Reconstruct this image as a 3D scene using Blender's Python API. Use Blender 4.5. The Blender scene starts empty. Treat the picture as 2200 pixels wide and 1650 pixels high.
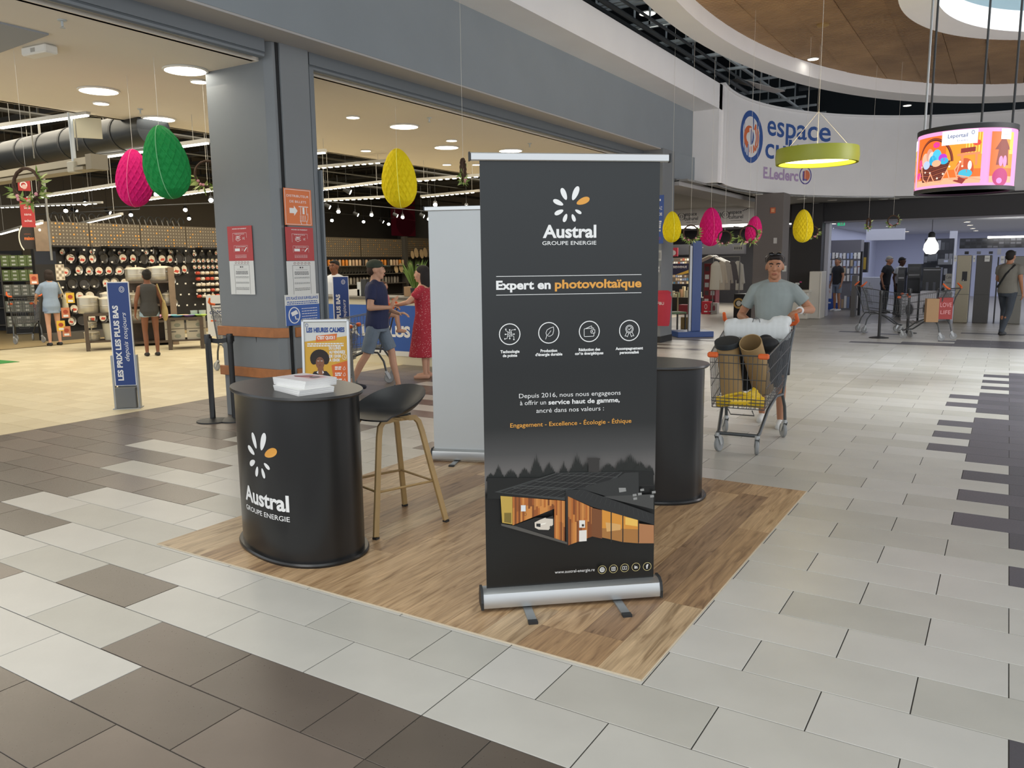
import bpy, bmesh, math, random
from math import sin, cos, pi, radians as R, sqrt, atan2, hypot
from mathutils import Vector as V, Matrix as MX
random.seed(7)
sc = bpy.context.scene
COL = sc.collection
# ------------------------------------------------------------- camera (solved from the floor tile joints)
F, PITCH, ROLL, YAW, H = 1706.1, .149956, -.0113621, .5556618, 1.605
_f = V((-sin(YAW)*cos(PITCH), cos(YAW)*cos(PITCH), -sin(PITCH)))
_r = V((cos(YAW), sin(YAW), 0)); _u = _r.cross(_f)
CR = _r*cos(ROLL)+_u*sin(ROLL); CU = -_r*sin(ROLL)+_u*cos(ROLL)
cam = bpy.data.objects.new('camera', bpy.data.cameras.new('camera')); COL.objects.link(cam)
cam.matrix_world = MX(((CR.x, CU.x, -_f.x, 0), (CR.y, CU.y, -_f.y, 0), (CR.z, CU.z, -_f.z, H), (0, 0, 0, 1)))
cam.data.sensor_width = 36; cam.data.lens = 36*F/2200; cam.data.clip_end = 200
sc.camera = cam
# ------------------------------------------------------------- world, lights, exposure
sc.view_settings.view_transform = 'Standard'; sc.view_settings.look = 'None'
sc.view_settings.exposure = 0.0; sc.view_settings.gamma = 1
sc.view_settings.use_curve_mapping = False
w = bpy.data.worlds.new('mall_air'); sc.world = w; w.use_nodes = True
w.node_tree.nodes['Background'].inputs[0].default_value = (.90, .945, 1.0, 1)
w.node_tree.nodes['Background'].inputs[1].default_value = 1.5

def area(name, loc, sx, sy, power, col=(1, 1, 1), rot=(0, 0, 0), spread=180):
    l = bpy.data.lights.new(name, 'AREA'); l.shape = 'RECTANGLE'; l.size = sx; l.size_y = sy
    l.energy = power; l.color = col; l.spread = R(spread)
    o = bpy.data.objects.new(name, l); COL.objects.link(o); o.location = loc; o.rotation_euler = rot
    return o
WARM = (1, .90, .72)
area('atrium_skylight', (1.0, 12.5, 8.4), 3.0, 5.0, 330, (.86, .95, 1), spread=100)
area('corridor_light', (-1.5, 1.0, 4.9), 5, 4, 130, (.95, 1, .98))
area('corridor_light', (-3.4, -3.5, 4.9), 4, 4, 150, (1, .95, .88))
area('store_entry_light', (-8.6, 7.5, 3.45), 3.4, 9, 95, WARM)
area('store_entry_light', (-8.6, 14.5, 3.45), 3.4, 5, 60, WARM)
area('store_hall_light', (-14.5, 8.5, 4.3), 6, 10, 700, WARM)
area('store_hall_light', (-14.5, 19.5, 4.3), 8, 8, 650, WARM)
area('appliance_shop_light', (-.5, 32, 2.70), 9, 13, 330, (.80, .86, 1))
area('culture_shop_light', (-8.2, 27, 2.78), 4, 5, 120, (1, .93, .86))
area('passage_light', (-7.6, 20.8, 3.18), 3, 4, 70, (1, .92, .82))
area('band_fill_light', (5.5, 12.0, 3.6), 5, 3, 260, (1, .93, .92), (R(82), 0, R(62)))  # added fill from out of view on the right, brightens the curved band

area('void_fill_light', (-4.3, 12.5, 5.5), .5, 9, 160, (.88, .96, 1), (pi, 0, 0))  # added upward fill, unseen above the rim, brightens the bare grid and void

# ------------------------------------------------------------- pixel reading -> point on a real plane
def ray(x, y): return _f*F + CR*(x-1100) - CU*(y-825)
def G(x, y, z=0.0):
    d = ray(x, y); t = (z-H)/d.z; return V((0, 0, H))+d*t
def PX(x, y, X):
    d = ray(x, y); return V((0, 0, H))+d*(X/d.x)
def PY(x, y, Y):
    d = ray(x, y); return V((0, 0, H))+d*(Y/d.y)
def PD(x, y, D):
    d = ray(x, y); return V((0, 0, H))+d*(D/hypot(d.x, d.y))

# ------------------------------------------------------------- materials
_M = {}
def mat(name, col, rough=.5, metal=0, emit=0, spec=.5, bump=0, bscale=60, var=0, vscale=4, coat=0, alpha=1, trans=0, ecol=None):
    if name in _M: return _M[name]
    m = bpy.data.materials.new(name); m.use_nodes = True; _M[name] = m
    nt = m.node_tree; b = nt.nodes['Principled BSDF']
    c = tuple(col)+(1,)
    b.inputs['Base Color'].default_value = c; b.inputs['Roughness'].default_value = rough
    b.inputs['Metallic'].default_value = metal; b.inputs['Specular IOR Level'].default_value = spec
    if coat: b.inputs['Coat Weight'].default_value = coat; b.inputs['Coat Roughness'].default_value = .08
    if alpha < 1: b.inputs['Alpha'].default_value = alpha
    if trans: b.inputs['Transmission Weight'].default_value = trans
    if emit:
        b.inputs['Emission Color'].default_value = tuple(ecol or col)+(1,); b.inputs['Emission Strength'].default_value = emit
    if var or bump:
        tc = nt.nodes.new('ShaderNodeTexCoord'); nz = nt.nodes.new('ShaderNodeTexNoise')
        nt.links.new(tc.outputs['Object'], nz.inputs['Vector']); nz.inputs['Scale'].default_value = vscale; nz.inputs['Detail'].default_value = 5
        if var:
            mr = nt.nodes.new('ShaderNodeMapRange'); mr.inputs[3].default_value = 1-var; mr.inputs[4].default_value = 1+var
            mr.inputs[1].default_value = .3; mr.inputs[2].default_value = .7
            mx = nt.nodes.new('ShaderNodeVectorMath'); mx.operation = 'SCALE'; mx.inputs[0].default_value = col
            nt.links.new(nz.outputs['Fac'], mr.inputs[0]); nt.links.new(mr.outputs[0], mx.inputs['Scale'])
            nt.links.new(mx.outputs[0], b.inputs['Base Color'])
        if bump:
            n2 = nt.nodes.new('ShaderNodeTexNoise'); n2.inputs['Scale'].default_value = bscale
            nt.links.new(tc.outputs['Object'], n2.inputs['Vector'])
            bp = nt.nodes.new('ShaderNodeBump'); bp.inputs['Strength'].default_value = bump; bp.inputs['Distance'].default_value = .01
            nt.links.new(n2.outputs['Fac'], bp.inputs['Height']); nt.links.new(bp.outputs[0], b.inputs['Normal'])
    return m
def sr(h):  # hex sRGB -> linear
    h = h.lstrip('#'); o = []
    for i in (0, 2, 4):
        v = int(h[i:i+2], 16)/255; o.append(v/12.92 if v <= .04045 else ((v+.055)/1.055)**2.4)
    return tuple(o)
def C(h, rough=.6, **k): return mat('paint_'+h+('_%d' % (rough*100))+''.join('%s%s' % (a, str(b)[:5]) for a, b in k.items()), sr(h), rough, **k)

# ------------------------------------------------------------- mesh builder
class B:
    def __init__(s): s.v = []; s.f = []; s.mi = []; s.ms = []; s.cur = 0; s.T = None; s.sm = []; s.smooth = False
    def m(s, material):
        if material not in s.ms: s.ms.append(material)
        s.cur = s.ms.index(material); return s
    def add(s, vs, fs):
        n = len(s.v); T = s.T
        s.v += [tuple(T @ V(p)) for p in vs] if T else [tuple(p) for p in vs]
        for f in fs: s.f.append(tuple(i+n for i in f)); s.mi.append(s.cur); s.sm.append(s.smooth)
        return s
    def box(s, x0, x1, y0, y1, z0, z1):
        return s.add([(x0,y0,z0),(x1,y0,z0),(x1,y1,z0),(x0,y1,z0),(x0,y0,z1),(x1,y0,z1),(x1,y1,z1),(x0,y1,z1)],
                     [(0,3,2,1),(4,5,6,7),(0,1,5,4),(1,2,6,5),(2,3,7,6),(3,0,4,7)])
    def cbox(s, c, d, bev=0):
        x, y, z = c; a, b, e = d[0]/2, d[1]/2, d[2]/2
        if not bev: return s.box(x-a, x+a, y-b, y+b, z-e, z+e)
        k = bev; vs = []; fs = []
        for (zz, i) in ((z-e, k), (z-e+k, 0), (z+e-k, 0), (z+e, k)):
            A, Bq = a-i, b-i
            vs += [(x-A+(k-i)*.0, y-Bq, zz)]*0
            r = k if i == 0 else k*.4
            vs += [(x-A+r, y-Bq, zz), (x+A-r, y-Bq, zz), (x+A, y-Bq+r, zz), (x+A, y+Bq-r, zz), (x+A-r, y+Bq, zz), (x-A+r, y+Bq, zz), (x-A, y+Bq-r, zz), (x-A, y-Bq+r, zz)]
        for q in range(3):
            for j in range(8): fs.append((q*8+j, q*8+(j+1) % 8, q*8+8+(j+1) % 8, q*8+8+j))
        fs.append(tuple(range(7, -1, -1))); fs.append(tuple(range(24, 32)))
        return s.add(vs, fs)
    def quad(s, a, b, c, d): return s.add([a, b, c, d], [(0, 1, 2, 3)])
    def prism(s, poly, z0, z1):
        n = len(poly)
        return s.add([(x, y, z0) for x, y in poly]+[(x, y, z1) for x, y in poly],
                     [tuple(range(n-1, -1, -1)), tuple(range(n, 2*n))]+[(i, (i+1) % n, n+(i+1) % n, n+i) for i in range(n)])
    def rings(s, rs, cap=True, closed=False):
        n = len(rs[0]); vs = [p for r in rs for p in r]; fs = []
        m = len(rs)
        for i in range(m if closed else m-1):
            a = i*n; b = ((i+1) % m)*n
            for j in range(n): fs.append((a+j, a+(j+1) % n, b+(j+1) % n, b+j))
        if cap and not closed: fs += [tuple(range(n-1, -1, -1)), tuple(range((m-1)*n, m*n))]
        return s.add(vs, fs)
    def lathe(s, prof, n=24, c=(0, 0, 0), cap=True, sx=1, sy=1):
        return s.rings([[(c[0]+r*sx*cos(2*pi*j/n), c[1]+r*sy*sin(2*pi*j/n), c[2]+z) for j in range(n)] for r, z in prof], cap)
    def cyl(s, a, b, r, n=10, r2=None, cap=True):
        return s.tube([a, b], r, n, radii=[r, r if r2 is None else r2], cap=cap)
    def tube(s, pts, r, n=6, radii=None, closed=False, cap=True, sq=None, up=None):
        pts = [V(p) for p in pts]; rs = []; m = len(pts)
        ref = V(up) if up else None
        for i, p in enumerate(pts):
            if closed: t = (pts[(i+1) % m]-pts[i-1])
            else: t = pts[min(i+1, m-1)]-pts[max(i-1, 0)]
            if t.length < 1e-9: t = V((0, 0, 1))
            t.normalize()
            if ref is None: ref = V((0, 0, 1)) if abs(t.z) < .9 else V((0, 1, 0))
            x = ref.cross(t)
            if x.length < 1e-4: x = V((1, 0, 0)).cross(t)
            x.normalize(); y = t.cross(x)
            if not up: ref = y
            q = radii[i] if radii else r
            if isinstance(q, (int, float)): q = (q, q)
            if sq: rs.append([p+x*q[0]*sx+y*q[1]*sy for sx, sy in ((1, 1), (-1, 1), (-1, -1), (1, -1))])
            else: rs.append([p+x*q[0]*cos(2*pi*j/n)+y*q[1]*sin(2*pi*j/n) for j in range(n)])
        return s.rings(rs, cap, closed)
    def ell(s, c, r, n=16, m=10, rot=None):
        c = V(c); rs = []
        rr = V(r) if not isinstance(r, (int, float)) else V((r, r, r))
        for i in range(m+1):
            a = -pi/2+pi*i/m; k = max(cos(a), .02)
            ring = []
            for j in range(n):
                p = V((rr.x*k*cos(2*pi*j/n), rr.y*k*sin(2*pi*j/n), rr.z*sin(a)))
                if rot: p = rot @ p
                ring.append(c+p)
            rs.append(ring)
        return s.rings(rs)
    def mesh(s, name):
        me = bpy.data.meshes.new(name); me.from_pydata(s.v, [], s.f)
        for m in s.ms: me.materials.append(m)
        me.polygons.foreach_set('material_index', s.mi); me.polygons.foreach_set('use_smooth', s.sm); me.update()
        return me
    def build(s, name, parent=None, smooth=None, loc=None, rz=0, bevel=0, kind=None, label=None, fixn=True):
        me = s.mesh(name)
        if smooth is not None:
            me.polygons.foreach_set('use_smooth', [True]*len(me.polygons))
            try: me.set_sharp_from_angle(angle=R(smooth))
            except Exception: pass
        if fixn:
            bm = bmesh.new(); bm.from_mesh(me); bmesh.ops.recalc_face_normals(bm, faces=bm.faces); bm.to_mesh(me); bm.free()
        o = bpy.data.objects.new(name, me); COL.objects.link(o)
        if parent: o.parent = parent
        if loc is not None: o.location = loc
        if rz: o.rotation_euler = (0, 0, rz)
        if bevel:
            md = o.modifiers.new('b', 'BEVEL'); md.width = bevel; md.segments = 2; md.limit_method = 'ANGLE'
        if kind: o['kind'] = kind
        if label: o['label'] = label
        return o
def one(material, fn, name, parent=None, **k):
    b = B(); b.m(material); fn(b); return b.build(name, parent, **k)
def thing(name, label, cat, loc=(0, 0, 0), rz=0, group=None):
    o = bpy.data.objects.new(name, None); COL.objects.link(o); o.empty_display_size = .1
    o.location = loc; o.rotation_euler = (0, 0, rz); o['label'] = label; o['category'] = cat
    if group: o['group'] = group
    return o
def tag(o, label, cat, group=None, kind=None):
    o['label'] = label; o['category'] = cat
    if group: o['group'] = group
    if kind: o['kind'] = kind
    return o
KIDS = {}
def copy(root, loc, rz=None, label=None, group=None, scale=None, kids=None):
    r = root.copy(); COL.objects.link(r); r.location = loc
    if rz is not None: r.rotation_euler = (0, 0, rz)
    if label: r['label'] = label
    if group: r['group'] = group
    if scale: r.scale = (scale,)*3 if isinstance(scale, (int, float)) else scale
    for ch in (kids if kids is not None else list(root.children)):
        c = ch.copy(); COL.objects.link(c); c.parent = r
        for g in list(ch.children):
            d = g.copy(); COL.objects.link(d); d.parent = c
    return r

# ------------------------------------------------------------- flat print (lettering, pictograms, pictures)
_TX = {}
def textmesh(s, bold=0, shear=0, space=1.0):
    k = (s, bold, shear, space)
    if k in _TX: return _TX[k]
    cu = bpy.data.curves.new('t', 'FONT'); cu.body = s; cu.size = 1; cu.offset = bold; cu.shear = shear; cu.resolution_u = 3; cu.space_character = space
    o = bpy.data.objects.new('t', cu); me = o.to_mesh()
    vs = [(v.co.x, v.co.y) for v in me.vertices]; fs = [tuple(p.vertices) for p in me.polygons]
    o.to_mesh_clear(); bpy.data.objects.remove(o); bpy.data.curves.remove(cu)
    _TX[k] = (vs, fs); return _TX[k]
class Print(B):
    """shapes in sheet coordinates (u right, v up), laid on a surface by fn(u,v,lift)"""
    def __init__(s, fn): super().__init__(); s.fn = fn; s.lift = .0006
    maxu = None
    def p2(s, pts, faces=None):
        if s.maxu:
            P_, F_ = [], []
            for f in (faces or [tuple(range(len(pts)))]):
                pl = [pts[i] for i in f]; u0 = min(p[0] for p in pl); u1 = max(p[0] for p in pl)
                n = max(1, int((u1-u0)/s.maxu)+1)
                for q in range(n):
                    a, b = u0+(u1-u0)*q/n, u0+(u1-u0)*(q+1)/n; c = pl
                    for lim, sg in ((a, 1), (b, -1)):
                        o = []
                        for i in range(len(c)):
                            p, r = c[i-1], c[i]; ip, ir = (p[0]-lim)*sg >= -1e-9, (r[0]-lim)*sg >= -1e-9
                            if ip != ir: t = (lim-p[0])/(r[0]-p[0]); o.append((lim, p[1]+(r[1]-p[1])*t))
                            if ir: o.append(r)
                        c = o
                        if not c: break
                    if len(c) > 2: k = len(P_); P_ += c; F_.append(tuple(range(k, k+len(c))))
            pts, faces = P_, F_
        n = len(s.v); s.v += [tuple(s.fn(u, v, s.lift)) for u, v in pts]
        for f in (faces or [tuple(range(len(pts)))]):
            s.f.append(tuple(i+n for i in f)); s.mi.append(s.cur); s.sm.append(False)
        s.lift += .00004
        return s
    def rect(s, u0, v0, u1, v1): return s.p2([(u0, v0), (u1, v0), (u1, v1), (u0, v1)])
    def poly(s, *pts): return s.p2(list(pts))
    def disc(s, u, v, r, r2=None, rot=0, n=24):
        r2 = r2 or r; return s.p2([(u+r*cos(a)*cos(rot)-r2*sin(a)*sin(rot), v+r*cos(a)*sin(rot)+r2*sin(a)*cos(rot)) for a in [2*pi*i/n for i in range(n)]])
    def ring(s, u, v, r, w, n=28, r2=None, a0=0, a1=2*pi):
        r2 = r2 or r; pts = []; fs = []
        for i in range(n+1):
            a = a0+(a1-a0)*i/n; pts += [(u+r*cos(a), v+r2*sin(a)), (u+(r-w)*cos(a), v+(r2-w)*sin(a))]
        for i in range(n): fs.append((2*i, 2*i+2, 2*i+3, 2*i+1))
        return s.p2(pts, fs)
    def line(s, pts, w):
        P = []; fs = []
        for i in range(len(pts)-1):
            a, b = V(pts[i]), V(pts[i+1]); d = (b-a)
            if d.length < 1e-9: continue
            d.normalize(); n = V((-d.y, d.x))*w/2; e = d*w*.3; k = len(P)
            P += [a-e-n, b+e-n, b+e+n, a-e+n]; fs.append((k, k+1, k+2, k+3))
        return s.p2([(p.x, p.y) for p in P], fs)
    def text(s, t, u, v, h, al='c', bold=0, shear=0, width=None, rot=0, space=1.0):
        vs, fs = textmesh(t, bold, shear, space)
        if not vs: return s
        x0 = min(p[0] for p in vs); x1 = max(p[0] for p in vs)
        k = h/.73; kx = k if not width else width/(x1-x0)
        off = {'c': (x0+x1)/2, 'l': x0, 'r': x1}[al]
        pts = [((x-off)*kx, y*k) for x, y in vs]
        if rot: pts = [(a*cos(rot)-b*sin(rot), a*sin(rot)+b*cos(rot)) for a, b in pts]
        return s.p2([(u+a, v+b) for a, b in pts], fs)
def flatfn(o, ux, vx):
    o, ux, vx = V(o), V(ux), V(vx); n = ux.cross(vx).normalized()
    return lambda u, v, l: o+ux*u+vx*v+n*l
# ============================================================= STRUCTURE
def proj(P):
    v = V(P)-V((0, 0, H)); z = v.dot(_f)
    return (1100+F*v.dot(CR)/z, 825-F*v.dot(CU)/z, z) if z > .05 else (-9999, -9999, z)
def inview(P, m=60):
    x, y, z = proj(P); return z > .1 and -m < x < 2200+m and -m < y < 1650+m
def tilemat(name, hexa, rough, var):
    m = mat(name, sr(hexa), rough, spec=.5, var=var, vscale=3.2)
    nt = m.node_tree; b = nt.nodes['Principled BSDF']
    tc = nt.nodes.new('ShaderNodeTexCoord'); n = nt.nodes.new('ShaderNodeTexNoise'); n.inputs['Scale'].default_value = 90
    mr = nt.nodes.new('ShaderNodeMapRange'); mr.inputs[3].default_value = rough-.08; mr.inputs[4].default_value = rough+.1
    nt.links.new(tc.outputs['Object'], n.inputs['Vector']); nt.links.new(n.outputs['Fac'], mr.inputs[0]); nt.links.new(mr.outputs[0], b.inputs['Roughness'])
    return m
TL = [tilemat('pale_stoneware_a', 'bdbab2', .34, .05), tilemat('pale_stoneware_b', 'b5b2a9', .36, .05), tilemat('pale_stoneware_c', 'c2bfb8', .33, .04)]
TD = [tilemat('brown_stoneware_a', '655b52', .30, .08), tilemat('brown_stoneware_b', '5d544b', .30, .08), tilemat('brown_stoneware_c', '73675d', .31, .08)]
TS = [tilemat('cream_tile_a', 'd2c6a6', .38, .04), tilemat('cream_tile_b', 'cabd9c', .38, .04)]
TP = [tilemat('graphite_stoneware_a', '4f4c51', .42, .06), tilemat('graphite_stoneware_b', '58545a', .42, .06)]
GROUT = mat('grout', sr('37332e'), .9)
GROUTS = mat('store_grout', sr('a0926f'), .9)
floor = one(GROUT, lambda b: b.box(-8.3, 9, -3, 23.4, -.2, -.003), 'floor', kind='structure')
sfloor = one(GROUTS, lambda b: b.box(-17.2, -8.3, -1, 23.4, -.2, -.003), 'floor', kind='structure')
one(mat('shop_vinyl', sr('b09a70'), .4, var=.08, vscale=3), lambda b: b.box(-30, -17.2, -1, 40, -.2, 0), 'floor', kind='structure')
one(mat('grey_vinyl', sr('8b857c'), .32, var=.05, vscale=2), lambda b: b.box(-17.2, 9, 23.4, 42, -.2, 0), 'floor', kind='structure')
darkrules_left = {-1: lambda k: k < -15 or k >= -11, 0: lambda k: -14 <= k < -12, -2: lambda k: k >= -10,
    1: lambda k: k < -17, 2: lambda k: k < -20, 3: lambda k: k < -19, 4: lambda k: k < -16, 5: lambda k: k < -21, 6: lambda k: k < -18,
    7: lambda k: k < -23, 8: lambda k: k < -20, 9: lambda k: k < -21, 10: lambda k: k < -18, 11: lambda k: k < -21 or -15 <= k < -13,
    12: lambda k: k < -18, 13: lambda k: k < -21, 14: lambda k: k < -20, 15: lambda k: k < -17, 16: lambda k: k < -20, 17: lambda k: k < -17,
    18: lambda k: k < -22, 19: lambda k: k < -19, 20: lambda k: k < -20, 21: lambda k: k < -23, 40: lambda k: k < -17, 42: lambda k: -21 <= k < -19}
rightstart = {0: 0, 1: 0, 2: 0, 8: 0, 10: 0, 11: -1, 12: 0, 13: -1, 14: 0, 15: -1, 16: 0, 17: -1, 18: -2, 19: -1, 20: -2, 21: -1, 22: -2, 23: -1,
    24: 0, 25: -1, 26: -2, 27: -1, 28: -2, 29: -1, 30: 0, 31: -1, 32: -1, 33: -2, 34: 0, 35: -1, 36: 0, 37: 0, 39: 0}
def isdark(j, k):
    if j <= -3: return 1
    f = darkrules_left.get(j)
    if f and f(k): return 1
    if j > 21 and k < -22: return 1
    s = rightstart.get(j)
    if s is not None and k >= s: return 2
    if (j in (24, 30, 34, 36) or j in (3, 4, 5, 6, 7, 9)) and k >= 2+(j % 3): return 2
    if j in (37, 38, 39) and k >= 3: return 2
    if j == 49 and k >= -10 or j == 50 and k >= -7 or 51 <= j <= 53 and k >= -4: return 2
    if j == 57 and -12 <= k < -9 or j == 56 and -9 <= k < -6 or j == 59 and k >= -4: return 2
    return 0
tmesh = {}
def tile_mesh(w_, h_, m):
    k = (round(w_, 3), round(h_, 3), m.name)
    if k not in tmesh:
        b = B(); b.m(m); g = .0023; c = .0012
        a, d = w_/2-g, h_/2-g
        b.rings([[(-a, -d, -.006), (a, -d, -.006), (a, d, -.006), (-a, d, -.006)], [(-a, -d, -c), (a, -d, -c), (a, d, -c), (-a, d, -c)],
                 [(-a+c, -d+c, 0), (a-c, -d+c, 0), (a-c, d-c, 0), (-a+c, d-c, 0)]])
        tmesh[k] = b.mesh('tile')
    return tmesh[k]
tiles = []
ELL = lambda x, y: ((x-.3)/5.1)**2+((y-18.0)/5.05)**2
for j in range(-8, 74):
    y0 = 2.075+.3*j
    par = j % 2
    k = -29+ (0 if (-29) % 2 == par else 1)
    while k < 26:
        for (a, b_) in ([(k, k+1), (k+1, k+2)] if (k < -6 < k+2) else [(k, k+2)]):
            x0, x1 = .111+.3*a, .111+.3*b_
            x0 = max(x0, -8.3)
            if x1-x0 < .05: continue
            cx, cy = (x0+x1)/2, y0+.15
            if cy > 16 and ELL(cx, cy) > 1 and cx > -6.2 : continue
            if cy > 19.5 and cx < -5.4: continue
            tiles.append((cx, cy, x1-x0, .3, isdark(j, k), inview((cx, cy, 0))))
        k += 2
grey = mat('grey_vinyl', (0,0,0))
one(grey, lambda b: b.box(-8.3, 9, 16, 23.4, -.0032, -.0012), 'floor', kind='structure')
def lay(tiles, parent, mats, nm, zz=0):
    tiles.sort(key=lambda t: (not t[5], hypot(t[0], t[1])))
    bigs = tiles[:300]; rest = tiles[300:]
    for t in bigs:
        m = mats[t[4]][random.randrange(len(mats[t[4]]))]
        o = bpy.data.objects.new(nm, tile_mesh(t[2], t[3], m)); COL.objects.link(o); o.parent = parent; o.location = (t[0], t[1], zz)
    b = B()
    for t in rest:
        if not t[5] and hypot(t[0], t[1]) > 14: continue
        b.m(mats[t[4]][random.randrange(len(mats[t[4]]))]); g = .0018
        b.rings([[(t[0]-t[2]/2+g, t[1]-t[3]/2+g, z), (t[0]+t[2]/2-g, t[1]-t[3]/2+g, z), (t[0]+t[2]/2-g, t[1]+t[3]/2-g, z), (t[0]-t[2]/2+g, t[1]+t[3]/2-g, z)] for z in (-.005, zz)])
    b.build(nm, parent, kind='stuff', fixn=False)
lay(tiles, floor, [TL, TD, TP], 'tile')
st = []
for i in range(0, 30):
    for j in range(-10, 71):
        cx, cy = -8.45-.3*i, 2.075+.3*j+.15
        st.append((cx, cy, .3, .3, 0, inview((cx, cy, 0))))
lay(st, sfloor, [TS], 'tile')

# ---- storefront beam, fascia, rails, pillar
GREY = mat('blue_grey_wall', sr('858c90'), .75, var=.03, vscale=1.5, bump=.05, bscale=30)
GREY2 = mat('grey_pillar', sr('777b7d'), .6, var=.04, vscale=1.2)
WHITE = mat('white_plaster', sr('eceae8'), .8, var=.02, vscale=1.5)
SOFF = mat('soffit_grey', sr('a8a5a2'), .85)
RAIL = mat('shutter_rail', sr('6c7276'), .42, metal=.3)
DARKJ = mat('dark_joint', sr('1c1d1e'), .8)
CREAM = mat('cream_ceiling', sr('e0d8ca'), .9, var=.015, vscale=1)
Y1 = 16.9
wf = one(GREY, lambda b: b.box(-6.12, -5.9, -4, Y1, 3.80, 4.75), 'wall_left', kind='structure')
one(SOFF, lambda b: b.box(-6.34, -5.905, -4, Y1, 3.78, 3.82), 'trim_1', kind='structure')
one(WHITE, lambda b: b.prism([(-5.9, 4.75), (-5.34, 4.75), (-5.34, 5.25), (-5.9, 5.25)], 0, 1) , 'wall_2', kind='structure')
bpy.data.objects['wall_2'].data.transform(MX(((1,0,0,0),(0,0,Y1+4.3,-4),(0,1,0,0),(0,0,0,1))))
one(WHITE, lambda b: b.box(-5.92, -5.34, Y1-.01, Y1+.5, 3.26, 5.25), 'wall_3', kind='structure')
rb = B(); rb.m(RAIL)
for (ya, yb) in ((-4, 5.62), (6.2, Y1-1.6)):
    rb.box(-6.42, -6.26, ya, yb, 3.66, 3.78); rb.cyl((-6.30, ya, 3.64), (-6.30, yb, 3.64), .035, 10)
    rb.box(-6.46, -6.42, ya, yb, 3.60, 3.80)
rb.build('trim_2', kind='structure', smooth=30)
one(CREAM, lambda b: b.box(-10.42, -6.4, -4, 16.2, 3.60, 3.66), 'ceiling', kind='structure')
one(CREAM, lambda b: b.box(-10.44, -10.36, -4, 19, 3.60, 4.0), 'trim_3', kind='structure')
one(mat('grey_bulkhead', sr('9a9ea2'), .8), lambda b: b.prism([tuple(G(0, 52, 3.58)[:2]), tuple(G(105, 77, 3.58)[:2]), tuple(G(0, 115, 3.58)[:2]), tuple(G(-300, 115, 3.58)[:2]), tuple(G(-300, 0, 3.58)[:2])], 3.585, 3.6), 'trim_4', kind='structure')
# pillar
pil = B(); pil.m(GREY2)
pil.prism([(-7.21, 5.66), (-6.34, 5.66), (-6.27, 5.72), (-6.27, 5.76), (-7.21, 5.76)], 0, 3.78)
pil.prism([(-7.21, 5.76), (-6.30, 5.76), (-6.30, 6.20), (-7.21, 6.20)], 0, 3.78)
pil.prism([(-6.30, 5.79), (-6.24, 5.79), (-6.24, 6.17), (-6.30, 6.17)], 0, 3.80)
pillar = pil.build('wall_4', kind='structure', bevel=.006)
one(DARKJ, lambda b: b.box(-6.285, -6.262, 5.755, 5.79, 0, 3.78), 'joint', parent=pillar)
one(RAIL, lambda b: (b.box(-6.31, -6.235, 6.17, 6.23, 0, 3.62), b.box(-6.33, -6.20, 6.235, 6.26, 0, 2.6)), 'guide_rail', parent=pillar)
one(mat('black_skirting', sr('222222'), .5), lambda b: b.box(-7.0, -6.33, 5.651, 5.66, 0, .16), 'skirting', parent=pillar)
WOODR = mat('wood_rail', sr('a5693a'), .55, var=.12, vscale=14)
for z in (.93, .50):
    one(WOODR, lambda b: (b.box(-7.24, -6.36, 5.625, 5.66, z-.05, z+.05), b.prism([(-6.36, 5.625), (-6.24, 5.72), (-6.27, 5.745), (-6.37, 5.66)], z-.05, z+.05), b.box(-6.24, -6.215, 5.80, 6.16, z-.05, z+.05)), 'bumper_rail', parent=pillar, bevel=.004)
# far column with trolley sign
p2 = B(); p2.m(GREY2); p2.box(-6.35, -5.86, 15.1, 15.75, 0, 3.8)
col2 = p2.build('wall_5', kind='structure', bevel=.006)
one(mat('black_skirting', (0,0,0)), lambda b: b.box(-6.3, -5.855, 15.09, 15.76, 0, .13), 'skirting', parent=col2)
one(GREY, lambda b: b.prism([(-6.4, 15.75), (-5.9, 15.75), (-5.84, Y1), (-6.5, Y1)], 3.28, 3.8), 'trim_5', kind='structure')

# ---- curved white band
BC, BA, BB_ = (.2, 18.2), 5.6, 6.2
def bandpt(t, z, off=0): return V((BC[0]+(BA-off)*cos(t), BC[1]+(BB_-off)*sin(t), z))
t0 = pi+.18
ts = [t0-(t0+0.6)*i/110 for i in range(111)]
bw = B(); bw.m(WHITE)
ZB0, ZB1 = 3.26, 5.25
bw.rings([[bandpt(t, ZB0), bandpt(t, ZB1), bandpt(t, ZB1, -.18), bandpt(t, ZB0, -.18)] for t in ts])
bw.build('wall_6', kind='structure', smooth=40)
one(WHITE, lambda b: b.rings([[bandpt(t, ZB1+.012*0, -.1), bandpt(t, ZB1+.05, -.1), bandpt(t, ZB1+.05, .03), bandpt(t, ZB1, .03)] for t in ts]), 'trim_6', kind='structure', smooth=40)
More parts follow.
